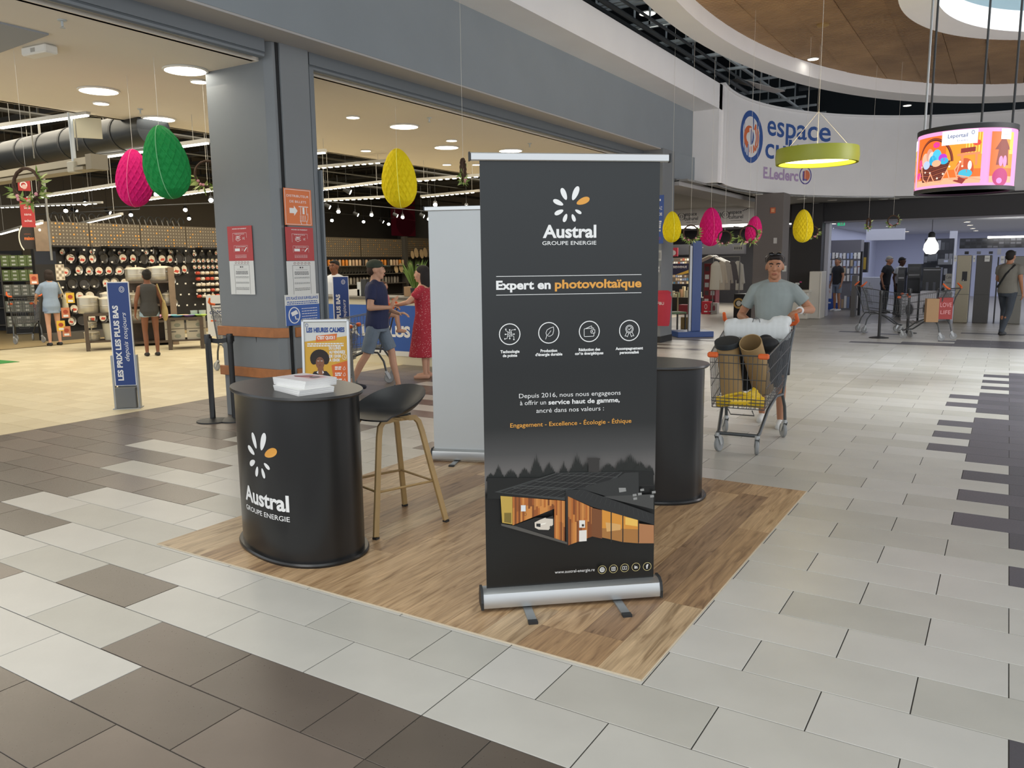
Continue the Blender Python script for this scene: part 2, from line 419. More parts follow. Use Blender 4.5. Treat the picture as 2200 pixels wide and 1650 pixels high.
# arc length table
arc = [0]
for i in range(110): arc.append(arc[-1]+(bandpt(ts[i+1], 0)-bandpt(ts[i], 0)).length)
def band_t(s):
    for i in range(110):
        if arc[i+1] >= s: return ts[i]+(ts[i+1]-ts[i])*(s-arc[i])/(arc[i+1]-arc[i])
    return ts[-1]
def band_s(px, z=4.3):
    best = min(range(1001), key=lambda q: abs(proj(bandpt(band_t(arc[60]*q/1000), z))[0]-px)); return arc[60]*best/1000
def band_z(px, py):
    p = bandpt(band_t(band_s(px)), 0); D = hypot(p.x, p.y); return PD(px, py, D).z
bandfn = lambda u, v, l: bandpt(band_t(u), v, .004+l*2)
BLUE = C('2b57a0', .5); ORG = C('e2703a', .5)
pr = Print(bandfn); pr.maxu = .12
su = band_s(1612); z1, z2 = band_z(1612, 350), band_z(1612, 238); zc, rz_ = (z1+z2)/2, (z2-z1)/2; ru = (band_s(1637)-band_s(1589))/2
pr.m(BLUE).disc(su, zc, ru, rz_, n=48).m(WHITE).disc(su, zc, ru*.78, rz_*.78, n=48)
pr.m(ORG).ring(su+ru*.08, zc, ru*.62, ru*.26, n=30, r2=rz_*.62, a0=-1.9, a1=1.1).m(WHITE).disc(su+ru*.02, zc, ru*.36, rz_*.36)
pr.m(ORG).ring(su-ru*.12, zc-.02, ru*.52, ru*.24, n=30, r2=rz_*.45, a0=1.2, a1=4.4)
pr.m(BLUE).poly(*[(su+ru*.02+ru*.26*cos(a)*(1 if cos(a) > 0 else .1), zc+rz_*.3*sin(a)) for a in [2*pi*i/20 for i in range(20)]])
def ptx(t, x0, x1, yb, yt, **k):
    s0, s1 = band_s(x0), band_s(x1); zb, zt = band_z((x0+x1)/2, yb), band_z((x0+x1)/2, yt)
    pr.text(t, s0, zb, zt-zb, al='l', width=s1-s0, **k)
pr.m(BLUE); ptx('espace', 1647, 1783, 299, 252, bold=.012); ptx('culturel', 1644, 1826, 348, 302, bold=.012)
pr.m(C('b59bc0', .4)); ptx('E.Leclerc', 1642, 1717, 386, 362, bold=.03)
sL = band_s(1732); zL = band_z(1732, 377)
rL = (band_s(1745)-band_s(1719))/2
pr.m(C('5d4f9a', .4)).ring(sL, zL, rL*1.0, rL*.14, r2=rL).m(C('e0764a', .4)).disc(sL+.03, zL, rL*.6).m(C('5d4f9a', .4)).text('L', sL-.02, zL-rL*.55, rL*1.05, bold=.03)
tag(pr.build('shop_sign', fixn=False), 'blue and orange shop lettering and oval emblem on curved white band', 'sign')

# ---- wood ring ceiling with white rims
DC = (1.0, 12.5)
def dpt(t, a, b_, z): return V((DC[0]+a*cos(t), DC[1]+b_*sin(t), z))
def ringband(b, a0, b0, a1, b1, z0, z1, n=120):
    b.rings([[dpt(2*pi*i/n, a0, b0, z0), dpt(2*pi*i/n, a1, b1, z0), dpt(2*pi*i/n, a1, b1, z1), dpt(2*pi*i/n, a0, b0, z1)] for i in range(n)], closed=True)
one(WHITE, lambda b: ringband(b, 5.60, 10.05, 5.2, 9.15, 5.16, 5.42), 'trim_7', kind='structure', smooth=40)
one(WHITE, lambda b: ringband(b, 2.5, 3.25, 2.05, 2.8, 5.0, 5.3), 'trim_8', kind='structure', smooth=40)
one(mat('well_blue_grey', sr('7f9298'), .9), lambda b: ringband(b, 2.2, 2.95, 2.05, 2.8, 5.3, 8.55), 'trim_11', kind='structure', smooth=40)
wm = mat('slatted_oak', sr('b58a5c'), .6)
nt = wm.node_tree; tc = nt.nodes.new('ShaderNodeTexCoord'); bs = nt.nodes['Principled BSDF']
sep = nt.nodes.new('ShaderNodeSeparateXYZ'); nt.links.new(tc.outputs['Object'], sep.inputs[0])
fl = nt.nodes.new('ShaderNodeMath'); fl.operation = 'MULTIPLY'; fl.inputs[1].default_value = 1/.62; nt.links.new(sep.outputs['X'], fl.inputs[0])
fr = nt.nodes.new('ShaderNodeMath'); fr.operation = 'FLOOR'; nt.links.new(fl.outputs[0], fr.inputs[0])
wn = nt.nodes.new('ShaderNodeTexWhiteNoise'); wn.noise_dimensions = '1D'; nt.links.new(fr.outputs[0], wn.inputs['W'])
nz = nt.nodes.new('ShaderNodeTexNoise'); nz.inputs['Scale'].default_value = 1.2; nt.links.new(tc.outputs['Object'], nz.inputs[0])
ad = nt.nodes.new('ShaderNodeMath'); ad.inputs[1].default_value = .5; ad.operation = 'MULTIPLY_ADD'; nt.links.new(wn.outputs[0], ad.inputs[0]); nt.links.new(nz.outputs[0], ad.inputs[2])
cr = nt.nodes.new('ShaderNodeValToRGB'); cr.color_ramp.elements[0].color = sr('84674a')+(1,); cr.color_ramp.elements[1].color = sr('b8946a')+(1,); cr.color_ramp.elements[0].position = .3; cr.color_ramp.elements[1].position = 1.1 if False else 1.0
nt.links.new(ad.outputs[0], cr.inputs[0]); nt.links.new(cr.outputs[0], bs.inputs['Base Color'])
# slats in cross rows: each slat a thin board under the ring, joined per panel strip
def inring(x, y, a0, b0): return ((x-DC[0])/a0)**2+((y-DC[1])/b0)**2
wc = one(mat('slat_backing', sr('3a2b1d'), .9), lambda b: ringband(b, 5.25, 9.3, 2.45, 3.2, 5.46, 5.50), 'ceiling', kind='structure', smooth=40)
y = DC[1]-9.2
strips = {}
while y < DC[1]+9.2:
    ho = 5.25*sqrt(max(0, 1-((y-DC[1])/9.2)**2)); q = 1-((y-DC[1])/3.2)**2; hi = 2.52*sqrt(q) if q > 0 else 0
    for (xa, xb) in ([(-ho, -hi), (hi, ho)] if hi > 0 else [(-ho, ho)]):
        x0 = DC[0]+xa
        while x0 < DC[0]+xb-.01:
            ip = math.floor(x0/.62+1e-6); x1 = min((ip+1)*.62, DC[0]+xb)
            if x1-x0 > .02:
                st_ = strips.setdefault(ip, B()); st_.m(wm); dz = (.012 if ip % 2 else 0)
                st_.box(x0+.004, x1-.004, y, y+.05, 5.425-dz, 5.45)
            x0 = x1 if x1 > x0+1e-4 else x0+.01
    y += .072
for ip, b_ in sorted(strips.items()): b_.build('slat_panel', wc, fixn=False)
# technical void above
one(mat('void_black', sr('2c3236'), .95), lambda b: b.box(-11, 9, -4, 34, 8.6, 8.8), 'ceiling', kind='structure')
one(mat('void_black', (0,0,0)), lambda b: (b.box(-11.1, -10.9, -4, 34, 5.6, 8.6), b.box(-11, -5.92, -4, 34, 5.2, 5.26)), 'wall_7', kind='structure')
one(mat('void_black', (0,0,0)), lambda b: b.box(-11, 9, 29.9, 30.1, 5.2, 8.6), 'wall_8', kind='structure')
GALV = mat('galvanised_steel', sr('b9c0c2'), .5, metal=.2)
DST = mat('dark_steel', sr('3e4347'), .6, metal=.2)
b = B(); b.m(GALV)
for i in range(44):
    yy = 8+i*.45; z = 5.62+.10*((i*7) % 3); b.box(-8.9+.3*(i % 2), -5.0+.1*(i % 3), yy, yy+.05, z, z+.05)
    if i % 2 == 0: b.box(-5.5-.9*(i % 4)*.8, -5.47-.9*(i % 4)*.8, yy, yy+.03, z, 8.6)
for k in range(5): b.box(-8.6+.85*k, -8.55+.85*k, 8, 28, 5.70, 5.75)
tag(b.build('suspension_grid', fixn=False), 'bare galvanised ceiling grid exposed above the white beam', 'ceiling grid')
b = B(); b.m(DST)
b.cyl((-5.35, 4, 5.42), (-5.35, 19, 5.42), .04, 8); b.cyl((-5.2, 4, 5.5), (-5.2, 19, 5.5), .025, 8); b.box(-5.75, -5.6, 3, 22, 5.45, 5.5)
tag(b.build('pipe_run', smooth=40), 'dark pipes and cable tray running along above the white beam', 'pipes')
b = B(); b.m(mat('dull_grey_steel', sr('6a6e70'), .7))
for i in range(9):
    yy = 17.6+i*.95; b.cyl((-5.6, yy, 6.6+.1*(i % 2)), (6, yy+.5, 6.6), .07, 6); b.box(-4.5+i*.9, -4.4+i*.9, 15, 24.8, 6.95, 7.1)
b.cyl((-4.6, 22.5, 6.6), (-2.8, 19, 5.5), .05, 6); b.cyl((.2, 22.5, 6.9), (1.8, 20, 5.6), .05, 6)
tag(b.build('roof_girder', smooth=40), 'grey roof girders in the dark gap behind the wood ring', 'girders')
# tilted loose ceiling panel near the band
q = G(1625, 190, 5.45)
o = one(SOFF, lambda b: b.box(-.55, .55, -.35, .35, 0, .02), 'ceiling_panel', loc=(q.x, q.y, 5.5), rz=.5); o.rotation_euler = (.15, .25, .6)
tag(o, 'loose tilted grey ceiling panel above the curved band', 'panel')

# ---- passage: slatted metal ceiling, bulkhead, shop fronts
SL = mat('metal_slat_ceiling', sr('8b8a86'), .6)
nt = SL.node_tree; tc = nt.nodes.new('ShaderNodeTexCoord'); wv = nt.nodes.new('ShaderNodeTexWave'); wv.bands_direction = 'Y'; wv.inputs['Scale'].default_value = 3.1
nt.links.new(tc.outputs['Object'], wv.inputs[0]); bp = nt.nodes.new('ShaderNodeBump'); bp.inputs['Strength'].default_value = .6; bp.inputs['Distance'].default_value = .02
nt.links.new(wv.outputs['Fac'], bp.inputs['Height']); nt.links.new(bp.outputs[0], nt.nodes['Principled BSDF'].inputs['Normal'])
sc_ = B(); sc_.m(SL)
sc_.box(-10, -5.6, Y1-1.1, 24.4, 3.22, 3.26)
n = 30; poly = [tuple(bandpt(ts[int(i*110/n)], 0, -.1)[:2]) for i in range(n+1)]
sc_.prism([(-5.7, 24.4), (6, 24.4)]+[p for p in reversed(poly) if p[0] < 6 and p[1] < 24.35 and p[1] > 17]+[(-5.7, 17)], 3.22, 3.25)
sc_.build('ceiling', kind='structure')
one(SOFF, lambda b: b.box(-6.5, -5.78, Y1-1.1, 24.4, 3.14, 3.24), 'trim_9', kind='structure')
INK = mat('black_laminate', sr('2a2829'), .5)
YF = 24.3
one(INK, lambda b: b.box(-5.7, 9, YF, YF+.25, 2.70, 3.30), 'wall_9', kind='structure')
one(mat('fascia_edge', sr('77757a'), .4, metal=.4), lambda b: b.box(-5.2, 9, YF-.02, YF+.2, 2.66, 2.70), 'trim_10', kind='structure')
GB = mat('taupe_column', sr('6f6863'), .6)
one(GB, lambda b: b.box(-5.42, -4.72, 20.15, 20.8, 0, 3.24), 'wall_10', kind='structure', bevel=.01)
one(INK, lambda b: b.box(-5.40, -4.55, 24.02, 24.5, 0, 3.2), 'wall_11', kind='structure')
# appliance shop shell
PALE = mat('lilac_wall', sr('b6b9cf'), .8)
one(PALE, lambda b: b.box(-6, 9, 40, 40.2, 0, 3.4), 'wall_12', kind='structure')
one(mat('shop_white_ceiling', sr('c9cad2'), .85), lambda b: b.box(-5.2, 9, YF+.25, 40.2, 2.72, 2.76), 'ceiling', kind='structure')
one(PALE, lambda b: b.box(-5.3, -5.2, 24.5, 40, 0, 3.3), 'wall_13', kind='structure')
one(mat('white_pier', sr('c6c6ce'), .6), lambda b: (b.box(-4.62, -4.45, 24.55, 24.9, 0, 3.3), b.box(-4.45, -3.2, 31.5, 31.7, 2.3, 2.72), b.box(-2.05, -1.8, 36, 36.4, 0, 2.72)), 'wall_14', kind='structure')
# culture shop shell
one(mat('shop_black', sr('232226'), .7), lambda b: (b.box(-12.5, -5.3, 31.2, 31.4, 0, 3.4), b.box(-12.6, -12.4, 24.5, 31.3, 0, 3.4)), 'wall_15', kind='structure')
one(mat('shop_dim_ceiling', sr('77757a'), .85), lambda b: b.box(-12.6, -5.3, 24.4, 31.3, 2.84, 2.88), 'ceiling', kind='structure')
# store hall shell
HALL = mat('hall_taupe', sr('6d6558'), .85)
one(HALL, lambda b: (b.box(-25.2, -25, -2, 40, 0, 5.6)), 'wall_16', kind='structure')
one(HALL, lambda b: (b.box(-25.2, -13, 30, 30.2, 0, 5.6)), 'wall_17', kind='structure')
one(mat('hall_black_ceiling', sr('3c3a36'), .95), lambda b: b.box(-25.2, -10.4, -4, 30.2, 5.5, 5.6), 'ceiling', kind='structure')
one(HALL, lambda b: b.prism([(-7.2, 16.4), (-6.95, 16.4), (-12.4, 24.4), (-12.4, 30.2), (-12.7, 30.2), (-12.7, 24.4)], 0, 5.5), 'wall_18', kind='structure')
one(mat('void_black', (0,0,0)), lambda b: b.box(-10.46, -10.44, -4, 19, 3.66, 5.5), 'wall_19', kind='structure')

# ---- ceiling lights
EM = mat('lamp_diffuser', (1, .97, .9), .5, emit=9, ecol=(1, .96, .86))
RIMW = mat('white_lamp_rim', sr('e2dfd6'), .5)
def disc_light(name, label, loc, r, group, kids=None):
    t = thing(name, label, 'ceiling light', loc, 0, group)
    one(RIMW, lambda b: b.lathe([(r*1.08, 0), (r*1.08, -.012), (r*.98, -.016), (r*.98, 0)], 28), 'rim', t, smooth=40)
    one(EM, lambda b: b.lathe([(r*.98, -.001), (r*.97, -.010), (.001, -.012)], 28), 'diffuser', t, smooth=40)
    return t
big = disc_light('ceiling_light', 'large round recessed light in cream ceiling, partly behind the grey pillar', G(398, 150, 3.598), .205, 'large round lights in the cream ceiling')
for x, y, lb in [(212, 194, 'large round recessed light above the yellowish hall, leftmost of the large ones'), (341, 255, 'large round light right above the green paper egg'),
              (868, 271, 'large round light above the yellow paper egg'), (959, 316, 'large round light between yellow egg and black banner'), (1097, 323, 'large round light just above the black banner top')]:
    copy(big, G(x, y, 3.598), label=lb)
small = disc_light('ceiling_light', 'small round recessed light touching the pillar edge', G(428, 174, 3.598), .088, 'small round lights in the cream ceiling')
for x, y, lb in [(217, 221, 'small round light under the leftmost large light'), (758, 251, 'small round light above and left of the yellow egg'), (786, 323, 'small round light beside the yellow egg'),
                 (970, 301, 'small round light touching a larger one from behind'), (960, 353, 'small round light low in the ceiling right of the yellow egg'), (1024, 353, 'small round light at the black banner corner')]:
    copy(small, G(x, y, 3.598), label=lb)
spr = thing('sprinkler', 'small metal sprinkler head in the cream ceiling, top left corner', 'sprinkler', G(133, 43, 3.6), 0, 'ceiling sprinklers')
one(GALV, lambda b: (b.lathe([(.035, 0), (.035, -.008), (.01, -.01), (.01, -.05), (.004, -.05)], 10), b.lathe([(.022, -.062), (.022, -.06), (.001, -.06)], 10), b.cyl((0, 0, -.05), (0, 0, -.062), .003, 5)), 'head', spr)
for x, y, lb in [(301, 234, 'small sprinkler head between two lights left of the pillar'), (922, 253, 'small sprinkler head right of the large light above the yellow egg'), (1138, 308, 'small sprinkler head just above the black banner')]: copy(spr, G(x, y, 3.6), label=lb)
t = thing('emergency_light', 'white rectangular emergency light box on the cream ceiling', 'light', G(84, 100, 3.6), .1)
one(RIMW, lambda b: b.cbox((0, 0, -.04), (.34, .13, .075), .012), 'housing', t); one(C('a8a49a'), lambda b: b.box(-.03, .03, -.067, -.064, -.06, -.025), 'label_plate', t)
t = thing('wifi_dome', 'white round dome at the cream ceiling edge above the pink egg', 'dome', G(287, 262, 3.62)+V((0, 0, .05)))
one(RIMW, lambda b: b.lathe([(.16, 0), (.16, -.04), (.12, -.09), (.001, -.1)], 20), 'shell', t, smooth=50)
# passage spots
sp = thing('recessed_spot', 'bright recessed spot in the slatted ceiling before the culture shop', 'ceiling light', G(1496, 420, 3.215), 0, 'recessed spots under the curved band')
one(EM, lambda b: b.lathe([(.10, -.004), (.001, -.006)], 14), 'lens', sp); one(RIMW, lambda b: b.lathe([(.125, 0), (.12, -.008), (.10, -.008)], 14), 'rim', sp)
for x, y in [(1628, 418), (1578, 437), (1607, 441), (1722, 427), (1752, 437), (1788, 430), (1898, 428), (1922, 427)]:
    copy(sp, G(x, y, 3.215), label='bright recessed spot under the curved band, at '+{1628: 'the left of the taupe column', 1578: 'the slatted ceiling above the large pink egg', 1607: 'the slatted ceiling above the small pink egg', 1722: 'the point above the yellow egg', 1752: 'the right of the yellow egg, low', 1788: 'the middle of the dark fascia edge', 1898: 'the point above the two right wreaths', 1922: 'the left of the round screen'}[x])
# downlights in wood ring / void
for x, y, z, r, lb in [(1391, 28, 6.0, .14, 'bright round light in the bare ceiling grid above the white beam'), (1747, 126, 5.42, .1, 'bright small spot set in the slatted wood ceiling'), (1949, 226, 5.3, .09, 'small floodlight hanging in the dark gap above the curved band')]:
    t = disc_light('ceiling_light', lb, G(x, y, z), r, None); del t['category']; t['category'] = 'spotlight'
t = thing('smoke_detector', 'round wood toned detector on the slatted wood ceiling', 'detector', G(1768, 51, 5.42)); one(C('a18350'), lambda b: b.lathe([(.1, 0), (.1, -.03), (.06, -.05), (.001, -.05)], 16), 'shell', t, smooth=40)
# ============================================================= STAND OBJECTS
BLK = mat('satin_black_laminate', (.012, .012, .012), .28, spec=.5)
BLKM = mat('matte_black', (.02, .021, .022), .55)
ALU = mat('brushed_aluminium', sr('c2c4c4'), .32, metal=.85)
ALUD = mat('dull_aluminium', sr('9fa2a3'), .45, metal=.7)
PW = mat('print_white', sr('e6e6e4'), .5)
PO = mat('print_orange', sr('dc9c42'), .5)
# ---- vinyl mat with printed planks
MX0, MX1, MY0, MY1 = -4.14, -1.10, 2.70, 5.67
matt = one(mat('vinyl_sheet', sr('6d5843'), .5), lambda b: b.box(MX0, MX1, MY0, MY1, .0005, .0035), 'vinyl_mat')
tag(matt, 'wood plank patterned vinyl mat lying on the mall tiles under the stand', 'mat')
one(mat('vinyl_edge', sr('cfc0a8'), .6), lambda b: (b.box(MX0, MX1, MY0-.006, MY0, .0005, .005), b.box(MX1, MX1+.006, MY0, MY1, .0005, .005)), 'edge', matt)
def woodmat(i, c1, c2):
    m = mat('vinyl_wood_%d' % i, sr(c1), .42); nt = m.node_tree; bs = nt.nodes['Principled BSDF']
    tc = nt.nodes.new('ShaderNodeTexCoord'); oi = nt.nodes.new('ShaderNodeObjectInfo')
    ad = nt.nodes.new('ShaderNodeVectorMath'); ad.operation = 'ADD'; cm = nt.nodes.new('ShaderNodeVectorMath'); cm.operation = 'SCALE'; cm.inputs['Scale'].default_value = 7
    cb = nt.nodes.new('ShaderNodeCombineXYZ'); nt.links.new(oi.outputs['Random'], cb.inputs[0]); nt.links.new(oi.outputs['Random'], cb.inputs[1]); nt.links.new(cb.outputs[0], cm.inputs[0])
    nt.links.new(tc.outputs['Object'], ad.inputs[0]); nt.links.new(cm.outputs[0], ad.inputs[1])
    mp = nt.nodes.new('ShaderNodeMapping'); mp.inputs['Scale'].default_value = (9, 1.1, 1); nt.links.new(ad.outputs[0], mp.inputs[0])
    n1 = nt.nodes.new('ShaderNodeTexNoise'); n1.inputs['Scale'].default_value = 2.2; n1.inputs['Detail'].default_value = 8; n1.inputs['Distortion'].default_value = 1.6; nt.links.new(mp.outputs[0], n1.inputs[0])
    mp2 = nt.nodes.new('ShaderNodeMapping'); mp2.inputs['Scale'].default_value = (60, 1.5, 1); nt.links.new(ad.outputs[0], mp2.inputs[0])
    n2 = nt.nodes.new('ShaderNodeTexNoise'); n2.inputs['Scale'].default_value = 2; n2.inputs['Detail'].default_value = 6; nt.links.new(mp2.outputs[0], n2.inputs[0])
    cr = nt.nodes.new('ShaderNodeValToRGB'); e = cr.color_ramp.elements; e[0].position = .32; e[0].color = sr(c2)+(1,); e[1].position = .66; e[1].color = sr(c1)+(1,)
    k = cr.color_ramp.elements.new(.44); k.color = tuple((a*.55+b*.45) for a, b in zip(sr(c1), sr(c2)))+(1,)
    nt.links.new(n1.outputs[0], cr.inputs[0])
    mr = nt.nodes.new('ShaderNodeMapRange'); mr.inputs[3].default_value = .78; mr.inputs[4].default_value = 1.18; mr.inputs[1].default_value = .3; mr.inputs[2].default_value = .7; nt.links.new(n2.outputs[0], mr.inputs[0])
    sc2 = nt.nodes.new('ShaderNodeVectorMath'); sc2.operation = 'SCALE'; nt.links.new(cr.outputs[0], sc2.inputs[0]); nt.links.new(mr.outputs[0], sc2.inputs['Scale']); nt.links.new(sc2.outputs[0], bs.inputs['Base Color'])
    return m
WD = [woodmat(0, 'c2a27c', '90714f'), woodmat(1, 'b08f6a', '80644a'), woodmat(2, 'a48566', '745b45'), woodmat(3, 'c4a986', '937a5c')]
rg = random.Random(5); pw = (MX1-MX0)/16
for i in range(16):
    yy = MY0; first = rg.uniform(.2, 1.1)
    while yy < MY1-.01:
        l = first if first else 1.22; first = 0; y2 = min(yy+l, MY1)
        one(WD[rg.choice([0, 0, 1, 1, 2, 3])], lambda b: b.box(-pw/2+.0006, pw/2-.0006, .0006, y2-yy-.0006, .003, .0045), 'plank', matt, loc=(MX0+pw*(i+.5), yy, 0))
        yy = y2

# ---- roll-up banners
def rollup(name, label, L, R_, htop, sheetw, dark, zb=.11):
    L = V(L); R_ = V(R_); c = (L+R_)/2; a = atan2(R_.y-L.y, R_.x-L.x); W = (R_-L).length
    t = thing(name, label, 'banner', (c.x, c.y, .0045), a)
    h = W/2
    one(ALU, lambda b: b.rings([[(x, y, z) for y, z in ((-.05, .02), (-.052, .05), (-.04, .085), (-.015, .1), (.03, .1), (.05, .06), (.05, .02), (.03, .012), (-.03, .012))] for x in (-h+.012, h-.012)]), 'base_housing', t, smooth=35)
    for s in (-1, 1):
        one(BLKM, lambda b: b.rings([[(x, y, z) for y, z in ((-.054, .014), (-.056, .05), (-.043, .09), (-.017, .106), (.032, .106), (.054, .06), (.054, .014))] for x in (s*h-.012*(s > 0), s*h+.012*(s < 0))]), 'end_cap', t)
        f = one(ALUD, lambda b: b.box(s*h*.5-.02, s*h*.5+.02, -.19, .17, .001, .010), 'foot', t)
        one(BLKM, lambda b: b.box(s*h*.5-.0215, s*h*.5+.0215, -.205, -.175, .0, .012), 'foot_tip', f)
    sw = sheetw/2
    sh = one(dark, lambda b: (b.box(-sw, sw, -.003, -.001, zb-.01, htop-.02)), 'sheet', t)
    one(mat('sheet_back', sr('c9cccc'), .6), lambda b: b.box(-sw, sw, -.0008, .0006, zb-.01, htop-.02), 'sheet_back', sh)
    one(ALU, lambda b: b.cbox((0, -.003, htop-.005), (W+.02, .022, .034), .004), 'top_rail', t)
    for s in (-1, 1): one(BLKM, lambda b: b.cbox((s*(W/2+.013), -.003, htop-.005), (.007, .026, .038)), 'rail_cap', t)
    one(ALUD, lambda b: b.cyl((0.02, .03, .1), (0.02, .02, htop), .009, 8), 'pole', t, smooth=40)
    return t, sh
def night():
    m = mat('banner_night_print', (.02, .02, .02), .36); nt = m.node_tree; bs = nt.nodes['Principled BSDF']
    tc = nt.nodes.new('ShaderNodeTexCoord'); sp = nt.nodes.new('ShaderNodeSeparateXYZ'); nt.links.new(tc.outputs['Object'], sp.inputs[0])
    mr = nt.nodes.new('ShaderNodeMapRange'); mr.inputs[1].default_value = 0; mr.inputs[2].default_value = 2.05; nt.links.new(sp.outputs['Z'], mr.inputs[0])
    cr = nt.nodes.new('ShaderNodeValToRGB'); nt.links.new(mr.outputs[0], cr.inputs[0]); e = cr.color_ramp.elements
    e[0].position = 0; e[0].color = sr('10100e')+(1,); e[1].position = 1; e[1].color = sr('1d2122')+(1,)
    for p_, c_ in ((.27, '131311'), (.285, '6a6662'), (.31, '716d6a'), (.36, '4b4a49'), (.42, '262726'), (.55, '1a1c1c')):
        k = e.new(p_); k.color = sr(c_)+(1,)
    nt.links.new(cr.outputs[0], bs.inputs['Base Color']); return m
bL, bR = G(1032, 1310), G(1416, 1282)
ban, sheet = rollup('rollup_banner', 'tall black roll-up banner with white and orange lettering over a night house picture', bL, bR, 2.065, .81, night())
Mi = (MX.Translation(ban.location) @ MX.Rotation(ban.rotation_euler.z, 4, 'Z')).inverted()
def bn(x, y):
    d = Mi.to_3x3() @ ray(x, y); o = Mi @ V((0, 0, H)); t = (-.003-o.y)/d.y; p = o+d*t; return (p.x, p.z)
pf = lambda u, v, l: V((u, -.003-l, v))
P = Print(pf)
PXM = abs(bn(1300, 700)[0]-bn(1200, 700)[0])/100
def petals(P, c, k, kx=1):
    ox, oy = c
    for (x, y, a, L1, W1, m) in ((-15, 30, 113, 25.5, 10.5, PW), (9, 31.5, 67, 30, 11.5, PW), (25, 16, 22, 29, 13, PO), (-27, 13, 155, 23, 9.5, PW), (-25.5, -6.5, 205, 20, 9, PW), (-12.5, -18, 249, 17.5, 8, PW), (5, -18, 291, 16, 7.5, PW), (15, -5.5, 330, 15, 6.5, PW)):
        a = R(a); pts = []
        for i in range(24):
            q = 2*pi*i/24; X = cos(q)*L1/2; Y = sin(q)*W1/2*(1+.18*cos(q))
            pts.append((ox+(x+X*cos(a)-Y*sin(a))*k*kx, oy+(y+X*sin(a)+Y*cos(a))*k))
        P.m(m).p2(pts)
u0, v0 = bn(1227, 449); petals(P, (u0, v0), PXM)
def bt(t, x0, x1, y0, y1, h, m, **k):  # baseline from (x0,y0) to (x1,y1), cap height h px
    a = bn(x0, y0); b_ = bn(x1, y1); P.m(m).text(t, a[0], (a[1]+b_[1])/2, h*PXM, al='l', width=abs(b_[0]-a[0]), **k)
bt('Austral', 1166, 1281, 511, 509, 26, PW, bold=.03)
bt('GROUPE ENERGIE', 1165, 1281, 527, 525, 8, PW, bold=.006)
for y0, y1 in ((595, 589), (635, 628)): 
    a, b_ = bn(1066, y0), bn(1378, y1); P.m(PW).rect(a[0], (a[1]+b_[1])/2-.0012, b_[0], (a[1]+b_[1])/2+.0012)
bt('Expert en', 1066, 1183, 622, 620, 18, PW, bold=.035)
bt('photovoltaïque', 1192, 1378, 619, 617, 18, PO, bold=.03)
rI = 22.5*PXM
ic = [bn(1095, 718), bn(1179, 715), bn(1266, 712), bn(1352, 710)]
for c in ic: P.m(PW).ring(c[0], c[1], rI, rI*.085)
k = rI/10
x, y = ic[0]; P.m(PW)
P.ring(x, y, 1.1*k, .4*k); 
for a, b_, c, d in ((-2, -2, 2, -1.6), (-2, 1.6, 2, 2), (-2, -2, -1.6, 2), (1.6, -2, 2, 2)): P.rect(x+a*k, y+b_*k, x+c*k, y+d*k)
for pts in (((0, 2), (0, 4)), ((0, -2), (0, -4)), ((2, 0), (4, 0)), ((-2, 0), (-4, 0)), ((-1.2, 2), (-3.6, 3.4), (-3.6, 4.6)), ((1.2, 2), (1.6, 3.8), (5, 4.2)), ((2, -1.2), (3.8, -2), (3.8, -5)), ((-2, -1.2), (-2.6, -4), (-4.6, -4.2))):
    P.line([(x+a*k, y+b_*k) for a, b_ in pts], .4*k); P.disc(x+pts[-1][0]*k, y+pts[-1][1]*k, .65*k, n=10)
x, y = ic[1]; lf = [(-1.6, -5.6), (-1, -3.2), (3.2, -3), (4.4, 0), (4.6, 5), (1.6, 4.4), (-1.6, 2.6), (-2.6, 0), (-2.2, -2), (-.8, -1.4)]
P.line([(x+a*k, y+b_*k) for a, b_ in [(-3, -5.8), (-2, -2.4), (-2.8, 0), (-1.6, 2.8), (1.6, 4.6), (4.4, 5.4), (4.6, 2), (3.6, -1.6), (1, -3.2), (-.6, -3)]], .5*k); P.line([(x-1.6*k, y-2.6*k), (x+.4*k, y-.2*k), (x+2*k, y+2*k)], .45*k)
x, y = ic[2]
P.line([(x+a*k, y+b_*k) for a, b_ in [(4, 2.2), (4, 3.2), (-4.6, 2.6), (-5, 2), (-5, -4), (-4.4, -4.8), (3.8, -4.6), (4.4, -3.8), (4.2, -1.8)]], .5*k)
P.line([(x+a*k, y+b_*k) for a, b_ in [(-3, 3), (2, 5.2), (2.6, 3.2)]], .5*k); P.line([(x+a*k, y+b_*k) for a, b_ in [(5, 1.6), (1.8, 1.4), (1.2, 0), (1.8, -1.6), (5.2, -1.6), (5.2, 1.6)]], .5*k); P.disc(x+2.8*k, y, .6*k, n=10)
x, y = ic[3]
P.ring(x, y+1.4*k, 3.9*k, .5*k); P.ring(x, y+1.4*k, 2.8*k, .4*k); P.line([(x-1.2*k, y+1.6*k), (x-.3*k, y+.6*k), (x+1.4*k, y+2.6*k)], .5*k)
for s in (-1, 1): P.line([(x+a*s*k, y+b_*k) for a, b_ in [(2.6, -1.6), (4.4, -5.2), (2.8, -4.9), (2, -6), (.6, -2.6)]], .45*k)
PS = dict(bold=.04)
bt('Technologie', 1075, 1116, 759, 757, 6, PW, **PS); bt('de pointe', 1080, 1111, 767, 766, 6, PW, **PS)
bt('Production', 1161, 1197, 757, 755, 6, PW, **PS); bt("d'énergie durable", 1150, 1208, 765, 763, 6, PW, **PS)
bt('Réduction des', 1243, 1289, 755, 752, 6, PW, **PS); bt('coûts énergétiques', 1235, 1296, 763, 760, 6, PW, **PS)
bt('Accompagnement', 1322, 1381, 753, 749, 6, PW, **PS); bt('personnalisé', 1331, 1372, 761, 758, 6, PW, **PS)
bt('Depuis 2016, nous nous engageons', 1115, 1333, 854, 849, 10, PW)
